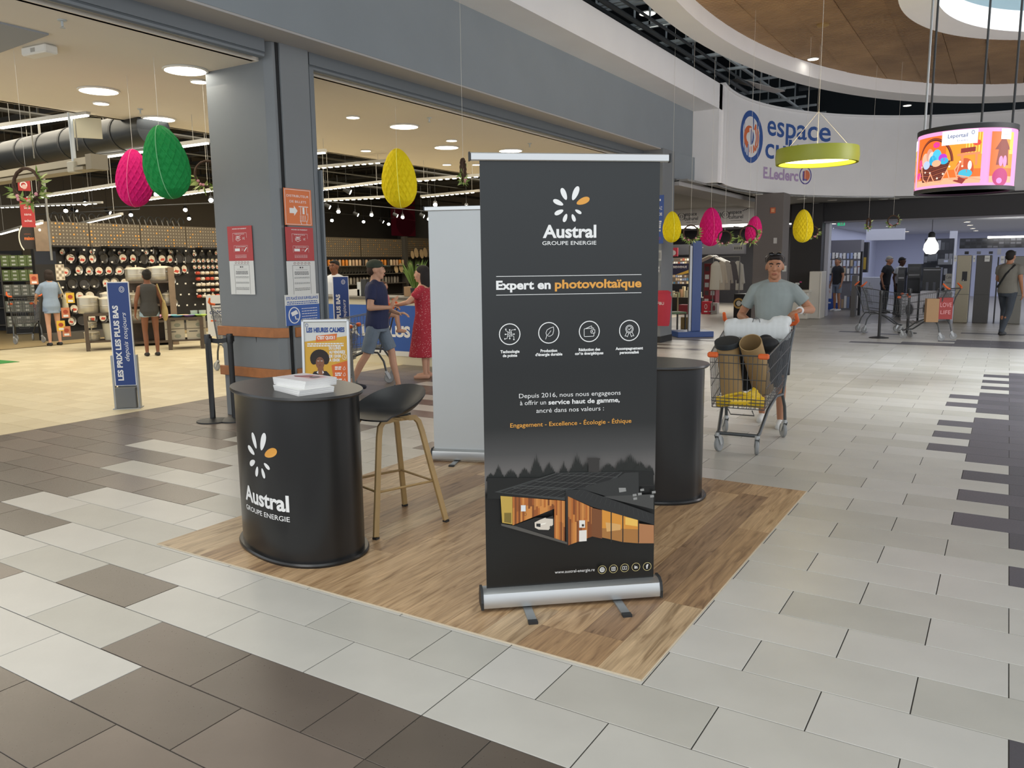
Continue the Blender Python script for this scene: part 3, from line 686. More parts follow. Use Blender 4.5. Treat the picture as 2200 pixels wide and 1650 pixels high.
bt('à offrir un', 1117, 1173, 870, 869, 10, PW); bt('service haut de gamme,', 1178, 1331, 868, 864, 10, PW, bold=.025)
bt('ancré dans nos valeurs :', 1152, 1297, 886, 882, 10, PW)
bt('Engagement - Excellence - Écologie - Éthique', 1096, 1356, 917, 909, 9.5, PO, bold=.01)
# night house picture
def q(*p): return [bn(1020+a/4.024, 950+b_/4.024) for a, b_ in p]
TREE = C('131412', .6); TREE2 = C('1d1f1c', .6)
def crown(x, y, w_, h_, seed, spiky):
    r_ = random.Random(seed); pts = []; n = 26
    for i in range(n+1):
        f = i/n; e = (1-abs(2*f-1))**(1.0 if spiky else .45); hh = h_*e*(1 if i % 2 else r_.uniform(.55, .85)); pts.append((x-w_/2+f*w_+r_.uniform(-3, 3), y-hh))
    # fan of slim triangles keeps it simple polygon-safe
    for i in range(n): P.p2(q(pts[i], pts[i+1], (pts[i+1][0], y+6), (pts[i][0], y+6)))
P.m(TREE2)
for x_, y_, w_, h_, s_, sp_ in ((140, 330, 90, 70, 1, 0), (205, 330, 120, 150, 2, 1), (310, 330, 120, 110, 3, 0), (430, 330, 110, 120, 4, 0), (530, 330, 160, 240, 5, 1), (640, 330, 120, 170, 6, 0), (765, 300, 110, 150, 7, 1), (880, 300, 170, 225, 8, 1), (960, 300, 90, 150, 9, 0), (1150, 260, 130, 90, 10, 0), (1260, 260, 110, 140, 11, 0), (1340, 260, 150, 175, 12, 0), (1420, 270, 130, 120, 13, 0), (1500, 270, 80, 90, 14, 0)):
    crown(x_, y_, w_, h_, s_, sp_)
P.m(TREE).p2(q((103, 300), (700, 300), (700, 480), (103, 480))).p2(q((1240, 240), (1535, 240), (1535, 360), (1240, 360)))
P.m(C('33302e')).p2(q((975, 145), (1068, 145), (1068, 250), (975, 250))); P.p2(q((970, 130), (1075, 130), (1075, 145), (970, 145)))
P.m(C('3a3c3b')).p2(q((165, 422), (700, 256), (1270, 250), (1220, 300), (880, 395), (780, 405), (775, 495)))
P.m(C('1b1c1c')).p2(q((215, 418), (380, 370), (790, 400), (770, 470), (240, 425))).p2(q((395, 362), (700, 262), (1255, 254), (1120, 345), (870, 392)))
P.m(C('6f706d'))
for i in range(9): P.line(q((255+i*62, 424+i*6), (690+i*64, 262-i*1)), .0007)
for j in range(3): P.line(q((330+j*190, 385-j*55), (900+j*150, 408-j*58)), .0009)
P.m(C('2e2f2e')).p2(q((880, 395), (1220, 300), (1290, 255), (1405, 250), (1410, 480), (1200, 480), (1000, 420)))
P.m(C('454543')).p2(q((1090, 460), (1535, 440), (1535, 570), (1250, 500)))
P.m(C('8f8f8c')).p2(q((1235, 385), (1295, 385), (1300, 415), (1240, 425)))
for a, b_ in ((1355, 440), (1400, 430), (1360, 470), (1505, 450), (1420, 395), (1520, 415)): P.p2(q((a, b_), (a+32, b_-4), (a+34, b_+16), (a+2, b_+20)))
P.m(C('b9702f'))
def wood(x0, x1, yt0, yt1, yb0, yb1, n, seed):
    r_ = random.Random(seed); cs = [C(h) for h in ('b4682c', '9a5524', 'c9823c', '7d451f', 'b8763a', 'd08b46')]
    for i in range(n):
        f0, f1 = i/n, (i+1)/n; a, b_ = x0+(x1-x0)*f0, x0+(x1-x0)*f1
        ta, tb = yt0+(yt1-yt0)*f0, yt0+(yt1-yt0)*f1; ba, bb = yb0+(yb1-yb0)*f0, yb0+(yb1-yb0)*f1; m_ = r_.uniform(.35, .65)
        P.m(r_.choice(cs)).p2(q((a, ta), (b_, tb), (b_, tb+(bb-tb)*m_), (a, ta+(ba-ta)*m_))); P.m(r_.choice(cs)).p2(q((a, ta+(ba-ta)*m_), (b_, tb+(bb-tb)*m_), (b_, bb), (a, ba)))
P.m(C('c0a04a')).p2(q((218, 455), (320, 462), (320, 700), (232, 685))); P.m(C('7d6a2e')).p2(q((250, 600), (310, 600), (310, 690), (250, 680)))
wood(322, 690, 462, 490, 708, 560, 22, 1); P.m(C('1c1a18')).p2(q((330, 708), (520, 640), (690, 640), (690, 830)))
wood(680, 772, 488, 497, 830, 850, 7, 2); wood(795, 1010, 455, 555, 880, 800, 14, 3)
P.m(C('7a4a28')).p2(q((1000, 555), (1090, 575), (1090, 820), (1000, 800)))
P.m(C('d79238')).p2(q((1090, 570), (1400, 655), (1400, 740), (1090, 730))); P.m(C('eec05c')).p2(q((1290, 635), (1395, 655), (1395, 715), (1290, 700)))
P.m(C('a8743c')).p2(q((1090, 730), (1400, 740), (1400, 860), (1270, 850), (1090, 810))); P.m(C('d8a868')).p2(q((1120, 680), (1200, 690), (1250, 700), (1250, 745), (1130, 760)))
P.m(C('b07a50')).p2(q((1405, 690), (1535, 705), (1535, 860), (1405, 860)))
P.m(C('222120')).p2(q((775, 400), (795, 405), (800, 880), (780, 870)))
for a in (1168, 1268, 1403): P.p2(q((a-4, 580+(a-1168)*.27), (a+5, 582+(a-1168)*.27), (a+5, 850), (a-4, 850)))
P.m(C('282929')).p2(q((775, 402), (920, 395), (1535, 610), (1535, 700), (1000, 545), (790, 452)))
P.m(C('4e4f4d'))
for i in range(16): P.line(q((900+i*38, 400+i*13), (860+i*42, 445+i*14)), .0006)
P.m(C('d9cfc0')).p2(q((510, 680), (560, 655), (600, 640), (668, 645), (668, 700), (630, 745), (545, 742), (512, 725)))
P.m(C('2b2b2b')).p2(q((525, 690), (560, 690), (560, 720), (525, 715))).p2(q((600, 645), (668, 620), (668, 650))); P.disc(*q((650, 720))[0], .006); P.m(C('f3ede0')).p2(q((560, 690), (610, 682), (600, 695), (565, 702)))
P.m(C('e6e2da')).p2(q((893, 662), (943, 662), (943, 725), (893, 725))).p2(q((892, 750), (957, 745), (957, 840), (892, 845))); P.m(C('39332c')).p2(q((915, 695), (935, 695), (935, 715), (915, 715)))
P.m(C('dfe3e4')).p2(q((392, 532), (433, 532), (433, 585), (392, 585))); P.m(C('1a1816')).ring(*q((430, 610))[0], .0065, .001)
P.m(C('55524d')).p2(q((222, 690), (350, 712), (790, 850), (790, 868), (225, 708)))
bt('www.austral-energie.re', 1190, 1275, 1228, 1223, 7, PW)
for i, (a, b_) in enumerate(((1291, 1220), (1315, 1218), (1339, 1216), (1363, 1214), (1387, 1213))):
    u, v = bn(a, b_); r_ = 9.6*PXM; P.m(C('d8c98a')).ring(u, v, r_, r_*.09); P.m(PW)
    if i == 0: P.disc(u, v, r_*.62); P.m(BLKM); [P.line([(u-r_*.6, v+r_*c_), (u+r_*.6, v+r_*c_+r_*.1)], r_*.06) for c_ in (-.25, .0, .25)]; [P.line([(u+r_*c_, v-r_*.6), (u+r_*c_+r_*.1, v+r_*.6)], r_*.06) for c_ in (-.3, 0, .3)]
    if i == 1: P.line([(u+r_*x_, v+r_*y_) for x_, y_ in ((-.4, -.4), (.4, -.4), (.4, .4), (-.4, .4), (-.4, -.4))], r_*.13); P.ring(u, v, r_*.22, r_*.1)
    if i == 2: P.line([(u+r_*x_, v+r_*y_) for x_, y_ in ((-.5, -.35), (.5, -.35), (.5, .35), (-.5, .35), (-.5, -.35))], r_*.1); P.poly((u-r_*.12, v-r_*.18), (u+r_*.2, v), (u-r_*.12, v+r_*.18))
    if i == 3: P.text('in', u, v-r_*.35, r_*.75, bold=.04)
    if i == 4: P.text('f', u, v-r_*.45, r_*1.0, bold=.05)
P.build('print', sheet, fixn=False)

gL = G(929, 989); gR = gL+V((.80, -.05+.05, 0)); dgr = (G(1040, 993)-gL).normalized(); gR = gL+dgr*.86
gban, gsheet = rollup('rollup_banner', 'pale grey blank roll-up banner standing behind the black one', gL, gR, 2.045, .82, mat('grey_sheet', sr('bcc0c1'), .5, var=.02, vscale=2))
gban.location.z = .0045

# ---- promo counters
def se(t, a, b_, p=2.25):
    c, s = cos(t), sin(t); return (a*math.copysign(abs(c)**(2/p), c), b_*math.copysign(abs(s)**(2/p), s))
def counter(name, label, c, rz, a=.475, b_=.31, h=.925):
    t = thing(name, label, 'counter', (c[0], c[1], .0045), rz)
    n = 72
    def ring(k, z): return [se(2*pi*i/n, a*k, b_*k)+(z,) for i in range(n)]
    one(BLK, lambda b: b.rings([ring(.94, .02), ring(.94, h-.02)]), 'wrap_panel', t, smooth=40)
    one(BLK, lambda b: b.rings([ring(1, 0), ring(1.005, .012), ring(.99, .022)]), 'base_plate', t, smooth=30)
    one(mat('counter_top', (.022, .022, .022), .33), lambda b: b.rings([ring(.99, h-.022), ring(1.01, h-.012), ring(1.0, h)]), 'top', t, smooth=30)
    return t
cA = counter('promo_counter', 'oval black counter with flower logo and magazines on top, left of the stool', (-3.41, 3.15), -.27)
cB = counter('promo_counter', 'oval black counter half hidden behind the right edge of the black banner', (-2.13, 5.10), .12)
# logo wrapped round the counter
Mc = MX.Translation(cA.location) @ MX.Rotation(-.27, 4, 'Z')
na = 400; arcs = [0]; pc = [V(se(pi+pi*i/na, .475*.94, .31*.94)) for i in range(na+1)]
for i in range(na): arcs.append(arcs[-1]+(pc[i+1]-pc[i]).length)
def cfn(u, v, l):
    u = min(max(u, 0), arcs[-1]-1e-6); import bisect; i = bisect.bisect_right(arcs, u)-1; i = min(max(i, 0), na-1); f = (u-arcs[i])/(arcs[i+1]-arcs[i]); p = pc[i].lerp(pc[i+1], f); d = (pc[i+1]-pc[i]).normalized(); n = V((d.y, -d.x)); p = p+n*(.0008+l)
    return V((p.x, p.y, v))
def cu(px, z): return min((abs(proj(Mc @ cfn(arcs[-1]*i/300, z, 0))[0]-px), arcs[-1]*i/300) for i in range(300))[1]
def cz(u, py): return min((abs(proj(Mc @ cfn(u, z/400, 0))[1]-py), z/400) for z in range(370))[1]
u1, u2 = cu(568, .6), cu(622, .33); kz = (cz(u1, 937)-cz(u1, 1035))/100*1.42
P = Print(cfn); uc = u2-57.5*kz; zc_ = cz(uc, 982)
petals(P, (uc+2*kz, zc_-6*kz), kz)
zt = cz(u2, 1100)
P.m(PW).text('Austral', uc, zt, kz*25, width=115*kz, bold=.03); P.text('GROUPE ENERGIE', uc, zt-kz*16, kz*8, width=115*kz, bold=.008)
P.build('print', cA, fixn=False)

# ---- magazines on the counter
mg = G(650, 838, .93)
def magazine(i, dx, dy, z, rz, cover, label):
    t = thing('magazine', label, 'magazine', (mg.x+dx, mg.y+dy, z), rz, 'magazines piled on the left counter')
    one(mat('page_white', sr('dddcda'), .6), lambda b: b.box(-.148, .148, -.103, .103, 0, .0085), 'pages', t)
    c = one(cover, lambda b: b.box(-.149, .149, -.104, .104, .0085, .0098), 'cover', t)
    return t, c
z = .9298; nmag = 0
for i in range(3):
    magazine(i, .03, -.02, z, -.30+.02*i, PW, ['white magazine at the very bottom of the pile on the left counter', 'second magazine from the bottom of the lower pile', 'third magazine from the bottom, at the foot of the offset upper pile'][i]); z += .0100
for i in range(4):
    tt, cc = magazine(3+i, .0, .02, z, -.17+.015*i, PW, ['white magazine lowest of the shifted upper pile', 'second magazine of the shifted upper pile', 'magazine just under the printed topmost one', 'topmost magazine with a pinkish photo cover on the left counter'][i]); z += .0100
P = Print(lambda u, v, l: V((u, v, .0098+l))); P.m(C('cfc6ca')).rect(-.14, -.095, .14, .095).m(C('b98f92')).rect(-.06, -.02, .10, .08).m(C('7d2f3c')).poly((-.1, .0), (.0, .06), (.02, .03), (-.06, -.02)).m(C('5a5a60')).disc(.05, .03, .03)
P.build('print', cc, fixn=False)

# ---- bar stool
SC = V((-3.205, 3.70, 0)); sa = .30
st = thing('bar_stool', 'bar stool with black shell seat and four bent wooden legs beside the left counter', 'stool', (SC.x, SC.y, .0045), 0)
OAK = mat('pale_oak', sr('a98c5c'), .45, var=.08, vscale=12)
feet = [V((-3.071, 3.401, 0))-SC, V((-2.905, 3.871, 0))-SC, V((-3.344, 4.001, 0))-SC, V((-3.51, 3.531, 0))-SC]
def arch(f1, f2, nm):
    pts = []
    for f, o in ((f1, f2),):
        top1 = f1*.55+V((0, 0, .665)); top2 = f2*.55+V((0, 0, .665))
        a = f1.lerp(top1, .0); pts = [f1+V((0, 0, .012)), f1.lerp(top1, .5), f1.lerp(top1, .88)]
        m1, m2 = top1.lerp(top2, .12), top1.lerp(top2, .88)
        cr_ = f1.lerp(top1, .97)+(top2-top1)*.02; pts += [cr_, top1.lerp(top2, .10)+V((0, 0, .008)), top1.lerp(top2, .25)+V((0, 0, .012))]
        pts2 = [f2+V((0, 0, .012)), f2.lerp(top2, .5), f2.lerp(top2, .88), f2.lerp(top2, .97)+(top1-top2)*.02, top2.lerp(top1, .10)+V((0, 0, .008)), top2.lerp(top1, .25)+V((0, 0, .012))]
    return pts, pts2
for (i, j) in ((0, 1), (3, 2)):
    A, Bp = arch(feet[i], feet[j], 'leg')
    mid = (A[-1]+Bp[-1])/2
    for pts in (A, Bp):
        d = (feet[i]-feet[j]).normalized()
        lg = one(OAK, lambda b: b.tube(pts+[mid+(pts[-1]-mid)*.0], 0, radii=[(.011, .0165)]*(len(pts)+1), sq=True, up=d), 'leg', st, bevel=.003)
        f0 = pts[0]; one(BLKM, lambda b: b.cbox((f0.x, f0.y, .006), (.03, .03, .012)), 'foot_cap', lg)
fr_ = [f.lerp(f*.55+V((0, 0, .665)), .40) for f in feet]
one(OAK, lambda b: b.tube([p*.97+V((0, 0, p.z*.03)) for p in fr_], .0075, 8, closed=True), 'footrest', st, smooth=50)
one(BLKM, lambda b: (b.cbox((0, 0, .685), (.2, .2, .014)), b.cbox((.04, -.08, .668), (.02, .02, .02))), 'seat_mount', st)
seat = B(); seat.m(mat('black_polypropylene', (.022, .023, .024), .42)); nr, na_ = 12, 48
def spt(r, t, off):
    ca, sa_ = cos(t), sin(t)
    w_ = .235; d_ = .21
    x = ca*d_*r; y = sa_*w_*r*(1+.06*r*max(0, ca))
    g = max(0, (ca+.62)/1.62)
    z = .006+.145*g**.9*r**3.0+.012*r**2
    if ca < -.55: z -= .012*r**4
    return V((x, y, z+.69+off))
rs = [[spt(i/nr if i else .02, 2*pi*j/na_, 0) for j in range(na_)] for i in range(nr+1)]
rs2 = [[spt((i/nr if i else .02)*1.0, 2*pi*j/na_, -.009) for j in range(na_)] for i in range(nr, -1, -1)]
seat.rings(rs+rs2); so = seat.build('seat_shell', st, smooth=60); so.rotation_euler = (0, 0, R(74)); so.scale = (1.06, 1.06, 1)

# ---- pillar notices
def sheet_on(name, label, cat, p1, p2, base, draw, th=.003, group=None, z=None, parent=None):
    """p1 = top left, p2 = bottom right, world points on a vertical plane"""
    dx = V((p2.x-p1.x, p2.y-p1.y, 0)); W = dx.length; Hh = p1.z-p2.z; dx.normalize(); n = dx.cross(V((0, 0, 1)))
    o = B(); o.m(base); rz = atan2(dx.y, dx.x)
    o.box(0, W, -th, 0, 0, Hh); ob = o.build(name, parent, loc=(p1.x, p1.y, p2.z), rz=rz)
    if label: tag(ob, label, cat, group)
    if draw:
        P = Print(lambda u, v, l: V((u*W, -th-l, v*Hh))); P.W = W; P.Hh = Hh; P.ar = W/Hh; draw(P); P.build('print', ob, fixn=False)
    return ob
def ptext(P, t, u, v, h, w_=None, al='c', **k):
    """text in a unit sheet: h, w_ are fractions of height and width"""
    vs, fs = textmesh(t, k.get('bold', 0), k.get('shear', 0))
    x0 = min(a for a, b_ in vs); x1 = max(a for a, b_ in vs); ky = h/.73; kx = (w_/(x1-x0)) if w_ else ky*P.Hh/P.W
    off = {'c': (x0+x1)/2, 'l': x0, 'r': x1}[al]; P.p2([(u+(x-off)*kx, v+y*ky) for x, y in vs], fs)
def scribble(P, u0, u1, v, h, seed=0, m=None):
    r_ = random.Random(seed); x = u0
    while x < u1:
        w_ = r_.uniform(.03, .08); P.rect(x, v, min(x+w_, u1), v+h); x += w_+.012
PAPER = mat('paper_white', sr('d9dad6'), .6); RED = C('b23a3a', .5); BL2 = C('2d58a5', .5); INKP = C('4a4a4c', .6)
def red_notice(P):
    P.m(PW); ptext(P, 'MODES DE PAIEMENT', .5, .91, .028, .58, bold=.03)
    P.line([(.22, .55), (.22, .80), (.78, .80), (.78, .66)], .006); scribble(P, .3, .7, .765, .012, 1)
    P.rect(.34, .63, .5, .645); P.rect(.36, .665, .52, .68); P.rect(.35, .70, .5, .715); P.line([(.33, .62), (.42, .57), (.54, .62)], .012); P.line([(.33, .66), (.54, .73)], .01); ptext(P, '1€', .66, .61, .07)
    P.line([(.24, .25), (.24, .44), (.80, .44), (.80, .25)], .005); scribble(P, .32, .72, .4, .012, 2)
    P.rect(.28, .28, .48, .36); P.line([(.66, .28), (.76, .38)], .03); P.line([(.54, .30), (.64, .32)], .006); P.line([(.54, .34), (.63, .35)], .006)
    for i in range(3): scribble(P, .28, .74, .16-.035*i, .008, 4+i)
def white_notice(P):
    P.m(C('7a3a3a'))
    for i in range(5): P.ring(.28+.125*i, .935, .045, .008, r2=.035); P.line([(.25+.125*i, .91), (.31+.125*i, .96)], .008)
    P.m(INKP).line([(.2, .02), (.2, .87), (.82, .87), (.82, .02)], .008); P.rect(.44, .79, .50, .83); P.rect(.53, .79, .57, .83)
    P.rect(.3, .745, .72, .75); 
    for i in range(3): scribble(P, .26, .76, .67-.035*i, .018, i)
    for i, (v, n) in enumerate(((.52, 2), (.36, 2), (.2, 3))):
        for j in range(n): scribble(P, .24, .78, v-.03*j, .009, 9+i*3+j)
def orange_notice(P):
    P.m(PW).line([(.04, .03), (.95, .03), (.95, .97), (.04, .97), (.04, .03)], .012)
    ptext(P, 'DISTRIBUTEUR', .5, .77, .065, .80); ptext(P, 'DE BILLETS', .5, .62, .065, .6)
    P.poly((.18, .33), (.34, .33), (.34, .26), (.47, .40), (.34, .54), (.34, .47), (.18, .47))
    P.line([(.52, .52), (.86, .52)], .02); P.line([(.58, .5), (.58, .3)], .015); P.line([(.80, .5), (.80, .3)], .015); P.rect(.65, .32, .72, .5)
    for i in range(4): P.line([(.56+.06*i, .28), (.56+.06*i, .14), (.60+.06*i, .12)], .014)
    P.line([(.84, .34), (.84, .2), (.78, .08), (.80, .03)], .016); P.line([(.55, .14), (.60, .03)], .016)
def cctv_notice(P):
    P.m(C('3b5f9e')).m(BL2).rect(0, 0, 1, .66); P.m(BL2); ptext(P, 'SITE PLACÉ SOUS SURVEILLANCE', .5, .84, .09, .94, bold=.03)
    for i in range(2): scribble(P, .05, .95, .75-.06*i, .03, i)
    P.m(PW).ring(.24, .33, .17, .03, r2=.27); P.poly((.14, .42), (.30, .50), (.36, .38), (.18, .30)); P.line([(.26, .3), (.28, .2), (.34, .2)], .03)
    for i in range(5): scribble(P, .46, .92, .52-.085*i, .02, 4+i)
yf = 5.650
sheet_on('payment_notice', 'red payment notice on the left face of the grey pillar', 'notice', PY(488, 487, yf), PY(545, 560, yf), RED, red_notice)
sheet_on('rules_notice', 'white rules notice under the red one on the left pillar face', 'notice', PY(493, 560, yf), PY(549, 633, yf), PAPER, white_notice)
xf = -6.232
sheet_on('cash_machine_sign', 'orange cash dispenser sign with arrow and hand on the pillar', 'sign', PX(608, 403, xf), PX(671, 486, xf), C('d9733a', .5), orange_notice)
sheet_on('payment_notice', 'red payment notice under the orange sign on the pillar', 'notice', PX(612, 487, xf), PX(675, 560, xf), RED, red_notice)
sheet_on('rules_notice', 'white rules notice between red notice and blue camera sign', 'notice', PX(615, 561, xf), PX(679, 632, xf), PAPER, white_notice)
sheet_on('camera_sign', 'blue and white video surveillance sign low on the pillar', 'sign', PX(611, 634, xf), PX(687, 694, xf), PAPER, cctv_notice, th=.006)

# ---- belt barrier posts
def belt_post(name, label, loc, h=.92, group='belt barrier posts', r=.165):
    t = thing(name, label, 'barrier post', loc, 0, group)
    one(BLKM, lambda b: b.lathe([(r, 0), (r, .012), (r*.5, .028), (.04, .035)], 32), 'base', t, smooth=30)
    one(BLKM, lambda b: b.lathe([(.0285, .03), (.0285, h-.1)], 16), 'post', t, smooth=40)
    one(BLK, lambda b: (b.lathe([(.034, h-.1), (.036, h-.02), (.03, h)], 16), b.cbox((.03, 0, h-.05), (.03, .04, .06))), 'belt_head', t, smooth=40)
    return t
pA, pB, pC = G(458, 905), G(505, 903), G(566, 899)
tA = belt_post('belt_post', 'leftmost black belt post with its belt hanging down', pA); tB = belt_post('belt_post', 'middle black belt post in front of the pillar', pB); tC = belt_post('belt_post', 'black belt post behind the left counter edge', pC)
def belt(pts, parent, w_=.048):
    b = B(); b.m(BLKM); P_ = [V(p) for p in pts]
    rs = []
    for i, p in enumerate(P_):
        d = (P_[min(i+1, len(P_)-1)]-P_[max(i-1, 0)]); n = V((-d.y, d.x, 0)); n = n.normalized()*.0012 if n.length > 1e-6 else V((0, .0012, 0))
        vv = V((0, 0, 1)) if abs(d.normalized().z) < .8 else V((.8, .6, 0))
        rs.append([p+vv*w_/2+n, p-vv*w_/2+n, p-vv*w_/2-n, p+vv*w_/2-n])
    b.rings(rs); return b.build('belt', parent)
dAB = pB-pA
belt([(dAB*f)+V((0, 0, .865-.02*sin(pi*f))) for f in [i/8 for i in range(9)]], tA)
belt([(.05, -.02, .88), (.06, -.02, .6), (.055, -.03, .3), (.06, -.05, .06)], tA, .03)
belt([(.04, 0, .88), (-.05, -.01, .86), (-.06, -.01, .7), (-.01, 0, .35), (.0, 0, .1)], tC, .04)

# ---- blue pylon signs
PYB = C('24407f', .45)
def pylon(label, base, faces, h=1.455, w_=.235):
    t = thing('price_pylon', label, 'sign', base, faces)
    one(ALUD, lambda b: (b.box(-w_/2-.02, w_/2+.02, -.004, .05, .55, .58), b.box(-w_/2-.022, -w_/2-.001, -.03, .04, .0, .62), b.box(w_/2+.001, w_/2+.022, -.03, .04, .0, .62), b.box(-.1, .1, .03, .08, .2, 1.3)), 'frame', t)
    one(mat('pylon_shoe', sr('6e7070'), .4, metal=.5), lambda b: (b.cbox((0, -.035, .13), (w_-.01, .06, .25), .01)), 'shoe', t)
    one(ALUD, lambda b: b.cbox((0, .01, .005), (w_+.06, .16, .01)), 'foot_plate', t)
    p = one(PW, lambda b: b.box(-w_/2, w_/2, -.025, -.005, .27, h), 'panel', t)
    P = Print(lambda u, v, l: V((u, -.025-l, v)))
    P.m(PYB).rect(-w_/2+.012, .275, w_/2-.008, h-.01)
    P.m(PW).text('LES PRIX LES PLUS BAS', -.018, .33, .058, al='l', width=.86, rot=pi/2, bold=.04)
    P.text('depuis toujours', .062, .55, .05, al='l', width=.56, rot=pi/2, shear=.35)
    P.ring(.04, h-.085, .028, .005, r2=.034).ring(.04, h-.085, .014, .004, r2=.02)
    P.build('print', p, fixn=False); return t
pylon('blue and white price pylon standing on the dark tile edge, left of the pillar', G(276, 877), R(28)+.25)
pylon('blue price pylon seen between the pillar and the man in the cap', PX(740, 815, -8.4)*1.0+V((0, 0, -PX(740, 815, -8.4).z)), R(50))

# ---- poster stand (quiet hours)
c = PD(699, 684, 7.9); tl = PD(645, 690, 7.95); tr_ = PD(748, 681, 7.85)
a = atan2(tr_.y-tl.y, tr_.x-tl.x); W = hypot(tr_.x-tl.x, tr_.y-tl.y); hz = (tl.z+tr_.z)/2
t = thing('poster_stand', 'tilted silver framed poster stand about quiet shopping hours behind the left counter', 'poster stand', (c.x, c.y, 0), a)
h2 = W/2; zb = .42
def slope(x, z, y=0): return (x, y+(hz-z)*-.08, z)
b = B(); b.m(ALU)
for (x0, x1, z0, z1) in ((-h2, -h2+.028, zb, hz), (h2-.028, h2, zb, hz), (-h2, h2, hz-.028, hz), (-h2, h2, zb, zb+.028)):
    b.add([slope(x, z, y) for z in (z0, z1) for y in (-.022, .012) for x in (x0, x1)], [(0, 1, 3, 2), (4, 6, 7, 5), (0, 4, 5, 1), (2, 3, 7, 6), (0, 2, 6, 4), (1, 5, 7, 3)])
b.build('frame', t, bevel=.006)
for s in (-1, 1):
    one(ALUD, lambda b: b.tube([slope(s*(h2-.03), zb), slope(s*(h2-.03), .01)], .012, sq=True), 'leg', t); one(ALUD, lambda b: b.tube([(s*(h2-.03), .02, hz-.05), (s*(h2-.03), .42, .01)], .012, sq=True), 'back_leg', t)
pb = one(PAPER, lambda b: b.add([slope(-h2+.02, zb+.02, -.008), slope(h2-.02, zb+.02, -.008), slope(h2-.02, hz-.02, -.008), slope(-h2+.02, hz-.02, -.008)], [(0, 1, 2, 3)]), 'poster', t)
SX, SZ = (W-.056), (hz-zb-.056)
P = Print(lambda u, v, l: V(slope(-h2+.028+u*SX, zb+.028+v*SZ, -.010-l))); P.W = SX; P.Hh = SZ
P.m(C('d8a733', .5)).poly((0, 0), (1, 0), (1, .78), (0, .70)); P.m(C('24488f')); ptext(P, 'LES HEURES CALMES', .5, .845, .07, .9, bold=.05)
P.ring(.06, .95, .035, .008, r2=.03)
P.m(C('de7434')).poly((.26, .69), (.28, .79), (.77, .82), (.75, .72)); P.m(PW); ptext(P, "C'EST QUOI ?", .51, .735, .05, .42, bold=.05)
for i in range(2): scribble(P, .06, .92, .655-.032*i, .02, i)
for i, s in enumerate(('DU LUNDI', 'AU VENDREDI', 'DE 12H30', 'À 15H30')): ptext(P, s, .57, .575-.062*i, .045, [.28, .38, .28, .25][i], al='l', bold=.05)
P.ring(.93, .46, .055, .008, r2=.045); P.line([(.93, .48), (.93, .45), (.96, .45)], .008)
SK = C('8a5a40'); HR = C('241a16')
P.m(C('241f24')).poly((.10, .0), (.10, .14), (.2, .235), (.34, .25), (.5, .24), (.6, .16), (.62, .0)); P.m(SK).poly((.28, .2), (.30, .32), (.42, .32), (.44, .2)).disc(.35, .37, .105, .10)
for i in range(16): P.m(HR).disc(.345+.155*cos(R(-25+i*15.3)), .425+.09*sin(R(-25+i*15.3))+.01, .075, .055, n=12)
P.m(HR).disc(.345, .47, .13, .06); P.m(SK).disc(.35, .375, .10, .085); P.m(C('f0ece6')).disc(.31, .40, .02, .009).disc(.39, .40, .02, .009); P.m(HR).disc(.31, .40, .009).disc(.39, .40, .009).line([(.285, .425), (.335, .43)], .008).line([(.365, .43), (.415, .425)], .008); P.m(C('6e3030')).disc(.35, .33, .022, .012)
P.m(SK).poly((.335, .18), (.36, .18), (.365, .335), (.34, .335)).poly((.30, .0), (.31, .2), (.42, .2), (.40, .0)); P.m(PW).poly((.26, .22), (.30, .25), (.3, .2)).poly((.4, .25), (.44, .22), (.4, .2))
P.m(C('d9692f')).poly((.68, .0), (.62, .33), (1, .40), (1, 0)); P.m(PW)
for i in range(3): scribble(P, .70, .86, .29-.095*i, .02, i); scribble(P, .70, .84, .26-.095*i, .02, i+5); P.line([(.89, .27-.095*i), (.93, .31-.095*i), (.95, .27-.095*i), (.91, .255-.095*i), (.89, .27-.095*i)], .006)
P.build('print', pb, fixn=False)
# ============================================================= HANGING THINGS
def egg_mesh(col, nt=60, nz=44, cell=17):
    m = mat('tissue_'+col, sr(col), .7, spec=.2)
    b = B(); b.m(m); rs = []
    for i in range(nz*2+1):
        f = i/(nz*2); a = pi*f; z = cos(a); rr = sin(a)*(1-.20*z)*.305
        ring = []
        for j in range(nt*3):
            th = 2*pi*j/(nt*3); u = th*cell/(2*pi)*2; v = f*17
            # honeycomb cells: distance to zigzag seams
            row = math.floor(v); fv = v-row; s_ = (u+(row % 2)) % 2
            d = min(abs(s_-1+(fv-.5)*0), 1)  # 0 at cell edge centre
            e = abs(((u+v) % 2)-1), abs(((u-v) % 2)-1)
            k = min(1-e[0], 1-e[1])
            seam = max(0, 1-min(e[0], e[1])*2.6)
            pleat = 1 if .12 < f < .86 else .5
            r_ = max(rr, .012)*(1-.085*(1-seam)*pleat*min(1, rr*3))
            if f > .8 or f < .14: r_ *= 1-.06*(j % 3 == 0)
            ring.append((r_*cos(th), r_*sin(th), z*.5+.5))
        rs.append(ring)
    b.rings(rs); me = b.mesh('tissue'); return me
EGG = {}
def zc_at(p):
    if p.x < -6.35: return 3.6
    if p.y > 16 and p.x < -5.7 or p.y > 20 : return 3.22
    if p.x < -5.34: return 4.75
    q_ = ((p.x-DC[0])/5.6)**2+((p.y-DC[1])/10.05)**2
    return 5.43 if q_ < .85 else (5.16 if q_ <= 1 else 5.99)
